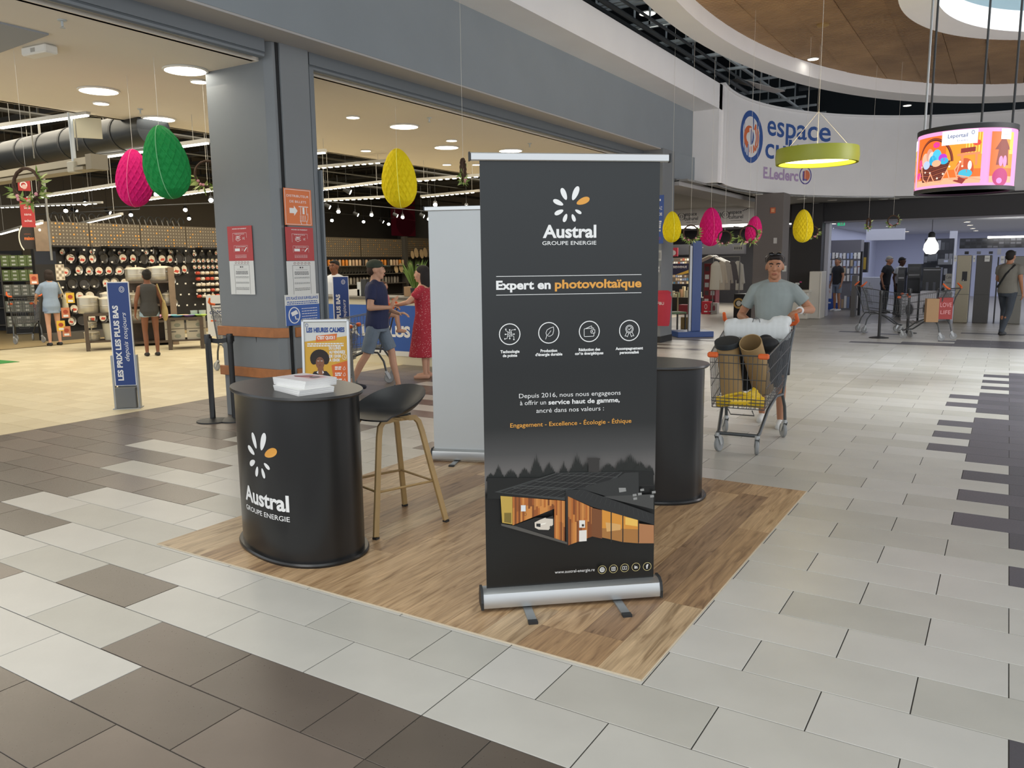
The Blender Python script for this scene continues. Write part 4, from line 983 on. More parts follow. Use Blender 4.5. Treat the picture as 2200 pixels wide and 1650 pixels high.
def egg(label, px, py_t, py_b, D, col, loc_top=None, tilt=(0, 0), group='hanging honeycomb paper eggs', zc=3.6, rz=0):
    pt, pb_ = PD(px, py_t, D), PD(px, py_b, D); h = pt.z-pb_.z; zc = zc_at(pb_)
    t = thing('paper_egg', label, 'egg decoration', pb_, rz, group)
    if col not in EGG: EGG[col] = egg_mesh(col)
    o = bpy.data.objects.new('tissue', EGG[col]); COL.objects.link(o); o.parent = t; o.scale = (h*.98, h*.98, h); o.rotation_euler = (tilt[0], tilt[1], 0)
    top = V((h*sin(tilt[1]), -h*sin(tilt[0]), h*.995))
    one(mat('string', sr('d9d4c8'), .8), lambda b: b.cyl(top, (top.x, top.y, zc-pb_.z), .0022, 4), 'string', t)
    rim = [V((h*.98*max(sin(pi*i/20)*(1-.20*cos(pi*i/20))*.31, .001), 0, h*(cos(pi*i/20)*.5+.5))) for i in range(21)]
    rt = MX.Rotation(tilt[0], 4, 'X') @ MX.Rotation(tilt[1], 4, 'Y')
    one(mat('card_'+col, tuple(min(1, c*1.3+.12) for c in sr(col)), .6), lambda b: b.tube([rt @ (MX.Rotation(R(-55), 4, 'Z') @ p) for p in rim], .0045, 4), 'card_edge', t)
    return t
PINK, GRN, YEL = 'df1f78', '1f8a45', 'ecd51c'
egg('bright pink paper egg hanging left of the green one', 291, 321, 445, 9.6, PINK, tilt=(0, .05))
egg('large green paper egg hanging beside the pink one near the pillar', 372, 266, 427, 8.6, GRN, tilt=(.03, -.16))
egg('yellow paper egg hanging between the pillar and the black banner', 862, 318, 447, 10.6, YEL, tilt=(0, -.06))
egg('yellow paper egg half hidden by the far column with the trolley sign', 1443, 454, 521, 15.2, YEL, zc=3.25)
egg('large pink paper egg hanging before the culture shop doorway', 1526, 446, 529, 15.6, 'd81c74', zc=3.25)
egg('small pink paper egg beside the taupe column, wreath in front', 1615, 464, 523, 17.8, 'ea2a80', tilt=(0, .12), zc=3.25)
egg('yellow paper egg hanging in front of the dark shop frame on the right', 1724, 450, 521, 15.4, 'e8cf20', zc=3.25)

LEAF = mat('leaf_green', sr('7f9a4a'), .6); LEAF2 = mat('leaf_pale', sr('c4cf86'), .6); VINE = mat('vine_brown', sr('4a3526'), .8); BLOS = mat('blossom', sr('e39aa4'), .6)
def wreath(label, px, py, D, dia, rz, zc, seed, spread=1.0, first=None):
    c = PD(px, py, D); zc = zc_at(c); t = thing('flower_wreath', label, 'wreath', c, rz, 'hanging vine hoops with leaves')
    r_ = random.Random(seed); Rr = dia/2
    def hoop(b):
        for k in range(3):
            b.tube([(Rr*(1+.03*sin(3*a+k*2))*cos(a), .012*cos(5*a+k*2), Rr*(1+.03*cos(4*a+k*2))*sin(a)) for a in [2*pi*i/36 for i in range(36)]], .011, 5, closed=True)
    one(VINE, hoop, 'hoop', t, smooth=60)
    for nm, m_, n in (('leaves', LEAF, 46), ('pale_leaves', LEAF2, 26)):
        b = B(); b.m(m_)
        for i in range(n):
            a = R(r_.uniform(195, 360)) if r_.random() < .9 else R(r_.uniform(0, 40)); p = V((Rr*cos(a), 0, Rr*sin(a)))
            d = V((cos(a)*.9+r_.uniform(-.6, .6), r_.uniform(-.9, .9), sin(a)*.3+r_.uniform(-.5, .8))).normalized(); L = r_.uniform(.06, .13)*spread*dia/.3
            s_ = d.cross(V((r_.uniform(-1, 1), r_.uniform(-1, 1), .3))).normalized()*L*.13
            b.add([p, p+d*L*.5+s_, p+d*L, p+d*L*.5-s_], [(0, 1, 2, 3)])
        b.build(nm, t, fixn=False, kind='stuff')
    b = B(); b.m(BLOS)
    for i in range(5):
        a = R(r_.uniform(210, 340)); b.ell((Rr*cos(a)+r_.uniform(-.02, .02), -.02, Rr*sin(a)), (.018*dia/.3, .014, .018*dia/.3), 8, 5)
    b.build('blossoms', t, kind='stuff')
    one(mat('string', (0, 0, 0)), lambda b: b.cyl((0, 0, Rr), (0, 0, zc-c.z), .0018, 4), 'string', t)
wreath('vine wreath with green leaves at the left edge, in front of the red sign', 58, 398, 8.8, .30, .3, 3.6, 1)
wreath('leafy wreath half hidden by the left edge of the grey pillar', 448, 374, 9.4, .27, .9, 3.6, 2, 1.3)
wreath('narrow edge-on vine wreath hanging left of the black banner', 995, 366, 9.6, .26, R(116), 3.6, 3, .8)
wreath('small lit wreath between the yellow and large pink eggs', 1484, 500, 13.8, .24, .2, 3.24, 4)
wreath('small wreath in front of the bright lamps, right of the pink egg', 1557, 510, 14.6, .22, .2, 3.24, 5)
wreath('vine wreath overlapping the small pink egg', 1608, 503, 13.5, .26, .3, 3.24, 6)
wreath('small wreath peeking out behind the yellow egg on the right', 1745, 498, 15.9, .2, .3, 3.24, 7)
wreath('narrow wreath hanging before the appliance shop, left one', 1866, 480, 18, .2, R(80), 3.2, 8)
wreath('yellow flowered wreath hanging before the appliance shop', 1919, 474, 18, .2, .3, 3.2, 9)

# ---- pendant lamp
c = PD(1755, 337, 11.0)
t = thing('pendant_lamp', 'lime green ring shaped pendant lamp hanging before the shop lettering', 'lamp', c)
one(mat('lime_enamel', sr('a3a930'), .4), lambda b: b.rings([[(r*cos(2*pi*i/64), r*sin(2*pi*i/64), z) for i in range(64)] for r, z in ((.49, -.085), (.50, 0), (.49, .10), (.455, .10), (.445, 0), (.455, -.085))], closed=False, cap=False), 'shade', t, smooth=50)
one(mat('lamp_glow', (1, .93, .72), .6, emit=1.5, ecol=(1, .90, .60)), lambda b: b.lathe([(.452, -.03), (.001, -.03), (.001, .02), (.452, .02)], 48), 'diffuser', t)
one(mat('string', (0, 0, 0)), lambda b: (b.cyl((0, 0, .02), (0, 0, 2.4), .003, 5), b.cyl((.38, 0, .1), (0, 0, .55), .0016, 4), b.cyl((-.38, .0, .1), (0, 0, .55), .0016, 4)), 'cable', t)

# ---- round LED screen
c = PD(2073, 352, 12.0); Rs = .555; z0, z1 = -.32, .36
t = thing('round_screen', 'curved round screen showing a basket of painted eggs, hanging top right', 'screen', c)
one(BLKM, lambda b: b.lathe([(Rs-.02, z1), (Rs+.012, z1), (Rs+.012, z1+.06), (Rs-.03, z1+.07)], 64), 'top_rim', t, smooth=40)
one(BLKM, lambda b: b.lathe([(Rs-.04, z0-.045), (Rs+.014, z0-.045), (Rs+.012, z0)], 64, cap=False), 'bottom_rim', t, smooth=40)
one(mat('screen_underside', sr('9b989a'), .7), lambda b: b.lathe([(Rs-.03, z0-.02), (.001, z0-.02)], 48), 'underside', t)
for a in (R(150), R(205), R(20), R(75)):
    one(BLKM if a < 3 else ALUD, lambda b: b.cyl((Rs*.93*cos(a), Rs*.93*sin(a), z1+.06), (Rs*.93*cos(a), Rs*.93*sin(a), 3.2), .014, 6), 'hanger', t)
def scrmat(h, e=1.25):
    return mat('screen_'+h, tuple(c_*.1 for c_ in sr(h)), .5, emit=e, ecol=sr(h))
af = atan2(-c.y, -c.x)
sf = lambda u, v, l: V(((Rs+l*3)*cos(af-(-u)), (Rs+l*3)*sin(af+u), z0+v*(z1-z0)))
one(scrmat('f3a0d2'), lambda b: b.rings([[(Rs*cos(2*pi*i/96), Rs*sin(2*pi*i/96), z) for i in range(96)] for z in (z0, z1)], cap=False), 'display', t, fixn=True)
P = Print(sf); P.maxu = R(4)
def seg(u0, v0, u1, v1, m, n=10):
    P.m(m); pts = [(u0+(u1-u0)*i/n, v) for i in range(n+1) for v in (v0, v1)]; P.p2(pts, [(2*i, 2*i+2, 2*i+3, 2*i+1) for i in range(n)])
# u in radians: -pi/2 .. pi/2 spans the visible half, u grows to the right
PNK, OR1, OR2, YL = scrmat('f3a0d2'), scrmat('f2702a'), scrmat('f79a2e'), scrmat('ffd860')
def panel(u0, u1, small=False):
    W = u1-u0; U = lambda f: u0+W*f
    seg(U(0), .06, U(1), .93, OR1, 24); seg(U(.55), .30, U(1), .93, OR2, 10); seg(U(.80), .55, U(1), .93, YL, 5)
    seg(U(0), .05, U(1), .16, scrmat('f7b08a'), 24)
    if small:
        P.m(scrmat('8a3a2a')).poly((U(.15), .62), (U(.5), .88), (U(.85), .62)).poly((U(.22), .35), (U(.3), .62), (U(.72), .62), (U(.78), .35)); P.m(scrmat('ff8fc0')).disc(U(.42), .42, W*.09, .09).disc(U(.6), .42, W*.09, .10)
        P.m(scrmat('b8206e')).disc(U(.45), .14, W*.34, .16); P.m(scrmat('f08ad8')).disc(U(.4), .08, W*.12, .05); return
    # handle, basket, eggs
    for i in range(3): P.m(scrmat(('7b3426', '98472f', '5f281d')[i])).ring(U(.36), .43, W*(.295-.01*i), .022, n=40, r2=.47-.015*i, a0=0.05, a1=pi-.05)
    P.m(scrmat('5c2a26')).poly((U(.05), .44), (U(.62), .47), (U(.52), .13), (U(.18), .12))
    for i in range(7): P.m(scrmat(('a4553a', '7a3a2c')[i % 2])).line([(U(.09+.01*i), .41-.04*i), (U(.34), .375-.04*i), (U(.60-.012*i), .44-.04*i)], .012)
    for u, v, a, b_, h in ((.22, .52, .075, .13, 'f0b79a'), (.30, .60, .06, .12, 'd99a88'), (.34, .55, .06, .11, 'eecfc0'), (.42, .57, .07, .12, '52c3e8'), (.36, .50, .06, .09, '2fa9d6'), (.51, .53, .06, .07, 'b83cc8'), (.53, .47, .06, .06, '35b3dc'), (.25, .43, .065, .075, 'b6c8ee'), (.42, .44, .07, .06, 'f2b28c'), (.11, .46, .045, .09, 'ef4f86')):
        P.m(scrmat(h)).disc(U(u), v, W*a, b_)
    P.m(scrmat('c9562e')).disc(U(.80), .30, W*.11, .19); P.m(scrmat('fff0e0')).disc(U(.86), .36, W*.025, .08); P.m(scrmat('46b6d2')).disc(U(.81), .22, W*.085, .075)
    P.m(scrmat('8c2f2a')).poly((U(.66), .10), (U(.74), .16), (U(.82), .11), (U(.78), .04)).poly((U(.74), .66), (U(.92), .68), (U(.92), .60), (U(.74), .58)); P.m(scrmat('f58a5c')).poly((U(.70), .57), (U(.98), .59), (U(.98), .55), (U(.70), .53)).poly((U(.74), .55), (U(.76), .35), (U(.78), .35), (U(.78), .55)).poly((U(.92), .56), (U(.92), .36), (U(.95), .36), (U(.95), .56))
    for u, v, s_ in ((.60, .80, .06), (.08, .25, .06), (.93, .75, .05), (.41, .77, .05)):
        for q_ in range(7): P.m(scrmat(('e6399a', 'ff7ac6', 'e04a3a', 'd83030')[int(u*50) % 4])).disc(U(u)+W*s_*.6*cos(q_*.9), v+s_*.7*sin(q_*.9), W*s_*.5, s_*.35, rot=0)
    P.m(scrmat('f4a27c'))
    P.line([(U(.0), .30), (U(.06), .12), (U(.12), .22), (U(.16), .40), (U(.20), .18), (U(.28), .10), (U(.34), .26), (U(.40), .12), (U(.50), .10), (U(.58), .30), (U(.62), .14), (U(.72), .12), (U(.68), .30), (U(.74), .42), (U(.70), .2), (U(1), .1)], .022)
    for u, v in ((.16, .41), (.33, .28), (.53, .24), (.45, .17), (.61, .36), (.24, .3), (.74, .43), (.77, .35)): P.m(scrmat('ffe2d0')).disc(U(u), v, W*.013, .018)
u_l, u_r = -R(72), R(18)
panel(u_l, u_r); panel(R(28), R(62), True); panel(-R(100), -R(77), True)
seg(-R(28), .74, R(12), .985, scrmat('ffffff'), 10); seg(R(40), .80, R(56), .98, scrmat('ffffff'), 4); seg(-R(89), .74, -R(74), .92, scrmat('ffffff'), 4)
P.m(scrmat('2c4f9a', .8)).text('Leportail', -R(10), .86, .07, width=R(22), bold=.01); P.text('E.Leclerc', -R(4), .79, .03, width=R(12)); P.ring(R(6.5), .93, .03, .01, r2=.035)
for k in range(3): P.text(('Le Tribord', 'vendredi', '20h')[k], R(48), .925-.05*k, .02, width=R((10, 9, 4)[k])); P.text(('Le Tribord', 'vendredi', '20h')[k], -R(81), .87-.05*k, .02, width=R((10, 9, 4)[k]))
P.build('picture', t, fixn=False)

# ============================================================= TROLLEYS
CART_G = mat('trolley_steel', sr('6b6d6f'), .38, metal=.7); CART_F = mat('trolley_frame', sr('55585a'), .4, metal=.5); CORG = mat('orange_plastic', sr('d9622a'), .45); CWH = mat('wheel_grey', sr('8d8f8f'), .5); CZN = mat('zinc', sr('b9bcbd'), .35, metal=.7)
def cart(label, loc, rz, group='shopping trolleys', sc_=1):
    t = thing('shopping_trolley', label, 'trolley', loc, rz, group)
    TF, TRr, BF, BR_ = V((.235, -.44, .84)), V((.30, .42, .99)), V((.215, -.40, .39)), V((.255, .36, .50))
    def side(s, u, v):
        a = BF.lerp(BR_, u); b_ = TF.lerp(TRr, u); p = a.lerp(b_, v); return V((p.x*s, p.y, p.z))
    def wires(b):
        r_ = .0026
        for s in (-1, 1):
            for i in range(21): b.cyl(side(s, i/20, 0), side(s, i/20, 1), r_, 4, cap=False)
            for v in (.0, .12, .4, .7): b.cyl(side(s, 0, v), side(s, 1, v), r_*1.4, 4, cap=False)
            b.cyl(side(s, 0, 1), side(s, 1, 1), .006, 6)
        for f in (0, 1):
            for i in range(13):
                x = -1+2*i/12; a, c_ = side(1, f, 0), side(1, f, 1); b.cyl((a.x*x, a.y, a.z), (c_.x*x, c_.y, c_.z), r_, 4, cap=False)
            for v in (0, .06, .12, .18, .55, .85, 1): a, c_ = side(-1, f, v), side(1, f, v); b.cyl(a, c_, r_*1.4 if v < 1 else .006, 4, cap=False)
        for i in range(11):
            x = -1+2*i/10; a, c_ = side(1, 0, 0), side(1, 1, 0); b.cyl((a.x*x, a.y, a.z), (c_.x*x, c_.y, c_.z), r_, 4, cap=False)
        for i in range(1, 9): b.cyl(side(-1, i/9, 0), side(1, i/9, 0), r_, 4, cap=False)
    one(CART_G, wires, 'wire_basket', t, kind='stuff', fixn=False)
    def seatw(b):
        for i in range(9): x = -.2+.05*i; b.cyl((x, .40, .98), (x, .26, .62), .0025, 4)
        b.tube([(-.25, .30, .99), (-.2, .30, 1.0), (-.2, .30, 1.03), (-.04, .30, 1.03), (-.025, .30, 1.09), (.0, .30, 1.105), (.025, .30, 1.09), (.04, .30, 1.03), (.2, .30, 1.03), (.2, .30, 1.0), (.25, .30, .99)], .004, 5)
        b.cyl((-.28, .30, .985), (.28, .30, .985), .005, 5); b.cyl((-.2, .30, .95), (.2, .30, .95), .003, 5)
    one(CART_G, seatw, 'child_seat', t)
    for s in (-1, 1):
        fr = one(CART_F, lambda b: b.tube([(s*.165, -.39, .165), (s*.17, -.32, .175), (s*.195, -.10, .34), (s*.225, .12, .43), (s*.25, .30, .42), (s*.262, .38, .30), (s*.265, .41, .17)], .015, 8), 'side_rail', t, smooth=50)
        one(CART_F, lambda b: b.tube([(s*.25, .33, .42), (s*.285, .44, .85), (s*.30, .52, 1.02)], .012, 8), 'handle_arm', t, smooth=50)
        one(CORG, lambda b: b.cbox((s*.205, -.455, .84), (.085, .05, .045), .01), 'corner_bumper', t)
        one(CORG, lambda b: b.tube([(s*.235, .53, 1.03), (s*.30, .53, 1.04), (s*.325, .50, 1.07), (s*.32, .44, 1.13)], .02, 8, radii=[.019, .021, .02, .014]), 'handle_end', t, smooth=50)
        for (x, y, ang) in ((s*.165, -.39, .25*s), (s*.265, .41, .5)):
            w_ = B(); w_.m(CZN); w_.T = MX.Translation((x, y, 0)) @ MX.Rotation(ang, 4, 'Z')
            w_.cyl((0, 0, .17), (0, 0, .14), .022, 10)
            for q_ in (-1, 1): w_.add([(q_*.02, -.022, .15), (q_*.02, .03, .15), (q_*.02, .06, .065), (q_*.02, .03, .055), (q_*.017, -.022, .15), (q_*.017, .03, .15), (q_*.017, .06, .065), (q_*.017, .03, .055)], [(0, 1, 2, 3), (4, 7, 6, 5), (0, 4, 5, 1), (1, 5, 6, 2), (2, 6, 7, 3), (3, 7, 4, 0)])
            ca = w_.build('caster', t)
            wh = B(); wh.m(CWH); wh.T = MX.Translation((x, y, 0)) @ MX.Rotation(ang, 4, 'Z') @ MX.Translation((0, .035, .068)) @ MX.Rotation(pi/2, 4, 'Y')
            wh.lathe([(.02, -.014), (.05, -.013), (.062, -.015), (.068, -.008), (.068, .008), (.062, .015), (.05, .013), (.02, .014)], 20); wh.build('wheel', ca, smooth=40)
    one(CART_F, lambda b: (b.cyl((-.165, -.385, .165), (.165, -.385, .165), .015, 8), b.tube([(-.1, -.30, .36), (-.1, -.20, .30), (.1, -.20, .30), (.1, -.30, .36)], .005, 5)), 'cross_bar', t, smooth=50)
    one(BLKM, lambda b: b.cyl((-.25, .53, 1.03), (.25, .53, 1.03), .014, 10), 'handle', t, smooth=50)
    return t
W1, W2, W3, W4 = G(1541, 972), G(1624, 978), G(1558, 932), G(1684, 940)
fm, rm = (W1+W2)/2, (W3+W4)/2; cc_ = (fm+rm)/2; crz = atan2(-(rm-fm).x, (rm-fm).y)
cartA = cart('loaded shopping trolley pushed by the man in the grey T-shirt', cc_, crz)
CM = MX.Translation(cc_) @ MX.Rotation(crz, 4, 'Z')
def cw(x, y, z): return CM @ V((x, y, z))
# contents of the main trolley
def cardtube(label, b0, b1, r, lid):
    t = thing('cardboard_tube', label, 'tube', CM @ V(b0), crz, 'tubes standing in the trolley')
    d = V(b1)-V(b0)
    e1 = d.cross(V((1, 0, 0))).normalized(); e2 = d.cross(e1).normalized()
    cir = lambda c_, q: [c_+e1*q*cos(2*pi*i/32)+e2*q*sin(2*pi*i/32) for i in range(32)]
    one(mat('kraft_card', sr('a3875c'), .75, var=.05, vscale=6), lambda b: b.rings([cir(d*.03, r-.006), cir(d*0, r), cir(d, r), cir(d*.999, r-.006), cir(d*.04, r-.006)], cap=False), 'tube', t, smooth=40)
    if lid: one(mat('lid_black', sr('22282b'), .5), lambda b: b.tube([d*.93, d*1.0, d*1.012, d*1.02], 0, 28, radii=[r+.012, r+.014, r+.012, r*.8]), 'lid', t, smooth=40)
    return t
cardtube('brown cardboard tube with black lid at the left of the trolley', (-.10, -.12, .41), (-.125, -.30, .94), .092, True)
cardtube('open brown cardboard tube in the middle of the trolley', (.115, .10, .50), (.075, -.34, .94), .092, False)
def blob(bl, voxel, sm=3, it=1):
    me = bl.mesh('tmp'); o = bpy.data.objects.new('tmp', me); COL.objects.link(o)
    md = o.modifiers.new('r', 'REMESH'); md.mode = 'VOXEL'; md.voxel_size = voxel; md.use_smooth_shade = True
    if sm: s_ = o.modifiers.new('s', 'SMOOTH'); s_.factor = .5; s_.iterations = sm
    dg = bpy.context.evaluated_depsgraph_get(); ev = o.evaluated_get(dg); m2 = bpy.data.meshes.new_from_object(ev)
    m2.materials.clear()
    for m_ in bl.ms: m2.materials.append(m_)
    m2.polygons.foreach_set('use_smooth', [True]*len(m2.polygons)); m2.polygons.foreach_set('material_index', [0]*len(m2.polygons))
    bpy.data.objects.remove(o); bpy.data.meshes.remove(me); return m2
def blobobj(material, fn, name, parent=None, voxel=.012, sm=3, loc=None, label=None):
    b = B(); b.m(material); fn(b); me = blob(b, voxel, sm); me.name = name
    o = bpy.data.objects.new(name, me); COL.objects.link(o)
    if parent: o.parent = parent
    if loc is not None: o.location = loc
    if label: o['label'] = label
    return o
def crumple(b, c, r, n, seed, s=.5):
    rr = random.Random(seed)
    for i in range(n): b.ell((c[0]+rr.uniform(-1, 1)*r[0]*s, c[1]+rr.uniform(-1, 1)*r[1]*s, c[2]+rr.uniform(-1, 1)*r[2]*s), (r[0]*rr.uniform(.35, .6), r[1]*rr.uniform(.35, .6), r[2]*rr.uniform(.35, .7)), 8, 6, MX.Rotation(rr.uniform(-.8, .8), 3, 'Y') @ MX.Rotation(rr.uniform(-.8, .8), 3, 'X'))
o = blobobj(mat('black_fabric', sr('16181a'), .8), lambda b: (b.ell((.13, .05, .74), (.13, .14, .24), 14, 10), b.ell((-.05, .1, .70), (.16, .12, .24), 14, 10), b.ell((.16, -.02, .90), (.10, .14, .06), 12, 8)), 'black_bag', None, .014, 3); o.matrix_world = CM.copy()
tag(o, 'black bag bulging behind the cardboard tubes in the trolley', 'bag')
def yb(b):
    b.tube([(-.19, -.34, .425), (-.05, -.36, .44), (.08, -.36, .45), (.20, -.33, .44)], 0, 10, radii=[(.03, .05), (.05, .04), (.05, .05), (.03, .05)])
    b.tube([(-.19, -.34, .44), (-.10, -.38, .49), (.02, -.38, .52), (.1, -.37, .50)], .014, 6)
    for x, y, z, a in ((.09, -.36, .52, .4), (.13, -.34, .54, -.3), (.05, -.35, .50, .9), (.17, -.33, .50, -.8), (.11, -.38, .48, .1)):
        b.tube([(x, y, z-.06), (x+.03*sin(a), y-.01, z), (x+.07*sin(a), y, z+.03)], 0, 6, radii=[(.03, .02), (.035, .018), (.005, .005)])
o = blobobj(mat('yellow_plastic', sr('e0b92a'), .35), yb, 'yellow_bag', None, .008, 1); o.matrix_world = CM.copy()
tag(o, 'crumpled yellow bag lying low in the front of the trolley', 'bag')
def cl(b):
    rr = random.Random(3)
    for i in range(12):
        f = i/11; x = -.25+.5*f; b.ell((x, .36, 1.04+.012*rr.uniform(-1, 1)+(.025 if f > .8 else 0)), (.05, .07, .045+.012*rr.random()), 10, 8); b.ell((x, .30, .985), (.04, .03, .07+.015*rr.random()), 8, 8)
        b.ell((x, .42, .97), (.04, .025, .08), 8, 8)
o = blobobj(mat('white_cloth', sr('d7dad9'), .8), cl, 'white_cloth', None, .010, 7); o.matrix_world = CM.copy()
tag(o, 'white cloth folded over the child seat of the loaded trolley', 'cloth')
o = blobobj(mat('dark_grey_box', sr('2c2e31'), .7), lambda b: b.cbox((.14, .20, .66), (.20, .22, .30)), 'dark_box', None, .012, 1); o.matrix_world = CM.copy()
tag(o, 'dark grey box at the back of the loaded trolley basket', 'box')
# ============================================================= PEOPLE
SKINS = {'tan': sr('a8775a'), 'fair': sr('c79a80'), 'brown': sr('7a4f38'), 'deep': sr('4a3126')}
def cap(b, p0, p1, r0, r1, n=10):
    p0, p1 = V(p0), V(p1); b.tube([p0, p1], 0, n, radii=[r0, r1]); b.ell(p0, r0, n, 7); b.ell(p1, r1, n, 7)
def person(label, loc, rz, h=1.72, skin='tan', J={}, vox=.013, build=1.0, top=None, topcol='888888', sleeve=.55, tophem=.86, bottom='shorts', botcol='333333', legfrac=.75,
           shoe='222222', hair='1c1512', hairstyle='short', head_yaw=0, head_pitch=0, lean=0, hands=None, extra=None, belly=0, face=True, sex='m'):
    t = thing('person', label, 'person', loc, rz); k = h/1.75
    d = dict(neck=(0, 0, 1.47), head=(0, -.018, 1.594), shL=(.170, 0, 1.365), shR=(-.170, 0, 1.365), elL=(.235, .02, 1.12), elR=(-.235, .02, 1.12), wrL=(.25, -.06, .87), wrR=(-.25, -.06, .87),
             hipL=(.09, 0, .92), hipR=(-.09, 0, .92), knL=(.10, -.01, .50), knR=(-.10, -.01, .50), anL=(.105, .02, .085), anR=(-.105, .02, .085), ftL=0, ftR=0, handL=None, handR=None)
    d.update(J)
    P_ = {a: (V(v)*k if isinstance(v, tuple) else v) for a, v in d.items()}
    for s in 'LR':
        for nm in ('sh',): P_[nm+s].x *= (build if sex == 'm' else .9*build)
    def ln(p):   # lean the upper body forward about the pelvis
        q = V(p)
        if lean and q.z > .95*k: dz = q.z-.95*k; q.y -= dz*sin(lean); q.z = .95*k+dz*cos(lean)
        return q
    for nm in ('neck', 'head', 'shL', 'shR'): P_[nm] = ln(P_[nm])
    tor = [(.80, .135, .105, .0), (.90, .158, .115, .005), (.98, .152, .108, 0), (1.08, .140 if sex == 'm' else .125, .100, -.005), (1.20, .152 if sex == 'm' else .135, .108, -.008), (1.32, .170 if sex == 'm' else .148, .114, -.005), (1.39, .150 if sex == 'm' else .132, .098, 0), (1.445, .088, .070, .005)]
    def torso(b, infl=0, z0=.8, z1=1.5, flare=0):
        rs = []
        zs = [a for a in tor if z0-.001 <= a[0] <= z1]
        if zs[0][0] > z0+.01 or (z0 < .8):
            q = tor[0]; zs = [(z0, q[1]+flare, q[2]+flare, 0)]+zs
        for z, rx, ry, yo in zs:
            rx *= build; ry = ry*build+belly*max(0, 1-abs(z-1.06)/.18)*.5
            c = ln((0, yo*k-belly*max(0, 1-abs(z-1.06)/.18)*.5*k, z*k)); rs.append([c+V(((rx+infl)*k*cos(2*pi*j/20), (ry+infl)*k*sin(2*pi*j/20), 0)) for j in range(20)])
        b.rings(rs)
    hm = MX.Translation(P_['head']) @ MX.Rotation(head_yaw, 4, 'Z') @ MX.Rotation(head_pitch, 4, 'X') @ MX.Scale(k*1.07, 4)
    def hand(b, s):
        w_ = P_['wr'+s]; e = P_['el'+s]; sp = d['hand'+s] or {}
        fd = V(sp.get('dir', tuple((w_-e).normalized()))).normalized(); pn = V(sp.get('palm', (0, 0, -1) if abs(fd.z) < .7 else ((-1 if s == 'L' else 1), 0, 0))); pn = (pn-fd*pn.dot(fd)).normalized()
        sd = fd.cross(pn); 
        if (s == 'L') != bool(sp.get('flip')): sd = -sd
        m3 = MX((sd, fd, pn)).transposed()
        b.ell(w_+fd*.05*k, (.040*k, .052*k, .017*k), 12, 8, m3); b.ell(w_+fd*.01*k, (.028*k, .03*k, .02*k), 10, 6, m3)
        curl = sp.get('curl', .5)
        for i in range(4):
            base = w_+fd*(.088-.006*abs(i-1.2))*k+sd*(.028-.0185*i)*k; L = (.040, .045, .042, .032)[i]*k; a1 = curl*.7; a2 = curl*1.7; a3 = curl*2.4; r_ = .0088*k
            q = base-fd*.02*k
            for a, l in ((a1, L+.02*k), (a2, L*.65), (a3, L*.5)):
                n_ = q+(fd*cos(a)+pn*sin(a))*l; cap(b, q, n_, r_, r_*.92, 8); q = n_
        q = w_+fd*.03*k+sd*.028*k; n_ = q+(fd*.55+sd*.75+pn*.35).normalized()*.042*k; cap(b, q, n_, .0125*k, .0105*k, 8); cap(b, n_, n_+(fd*.8+sd*.25+pn*.5).normalized()*.034*k, .0105*k, .0085*k, 8)
    def body(b):
        torso(b)
        cap(b, ln((0, .005, 1.40*k)), P_['head']+V((0, .012*k, -.05*k)), .066*k*build**.5, .056*k*build**.5, 12)
        for s in 'LR':
            cap(b, P_['sh'+s], P_['el'+s], .050*k*build, .038*k*build); cap(b, P_['el'+s], P_['wr'+s], .039*k*build, .024*k); hand(b, s)
            cap(b, P_['sh'+s], P_['neck']+V((0, .01*k, -.03*k)), .048*k*build, .044*k)
            cap(b, P_['hip'+s], P_['kn'+s], .082*k*build, .052*k); cap(b, P_['kn'+s], P_['kn'+s].lerp(P_['an'+s], .35)+V((0, .012*k, 0)), .050*k, .050*k); cap(b, P_['kn'+s].lerp(P_['an'+s], .35)+V((0, .012*k, 0)), P_['an'+s], .050*k, .033*k)
            fa = P_['ft'+s] or 0; fd = V((sin(fa), -cos(fa), 0)); A = P_['an'+s]; cap(b, A+V((0, 0, -.035*k))-fd*.03*k, A+fd*.13*k+V((0, 0, -.058*k)), .034*k, .024*k)
        old = b.T; b.T = hm
        b.ell((0, .014, .026), (.075, .093, .090), 18, 12); b.ell((0, -.020, -.048), (.056, .068, .066), 14, 10); b.ell((0, -.062, -.090), (.026, .022, .020), 10, 8); b.ell((0, -.05, .005), (.062, .045, .055), 12, 8)
        if face:
            b.tube([(0, -.088, .022), (0, -.101, -.008), (0, -.100, -.026)], 0, 8, radii=[.007, .010, .013]); b.ell((0, -.100, -.022), (.018, .014, .011), 10, 6)
            b.tube([(-.045, -.072, .036), (-.02, -.089, .036), (.02, -.089, .036), (.045, -.072, .036)], .0095, 8); b.ell((0, -.085, -.058), (.024, .011, .010), 10, 6)
            for s in (-1, 1): b.ell((s*.042, -.062, -.022), (.022, .022, .022), 8, 6)
        for s in (-1, 1): b.ell((s*.076, .012, -.005), (.010, .020, .030), 10, 7)
        b.T = old
    SM = mat('skin_'+skin, SKINS[skin], .55, spec=.35, var=.04, vscale=8)
    blobobj(SM, body, 'body', t, vox, 2)
    # head details
    def hp(name, m_, fn, **kw):
        b = B(); b.m(m_); b.T = hm; fn(b); return b.build(name, t, **kw)
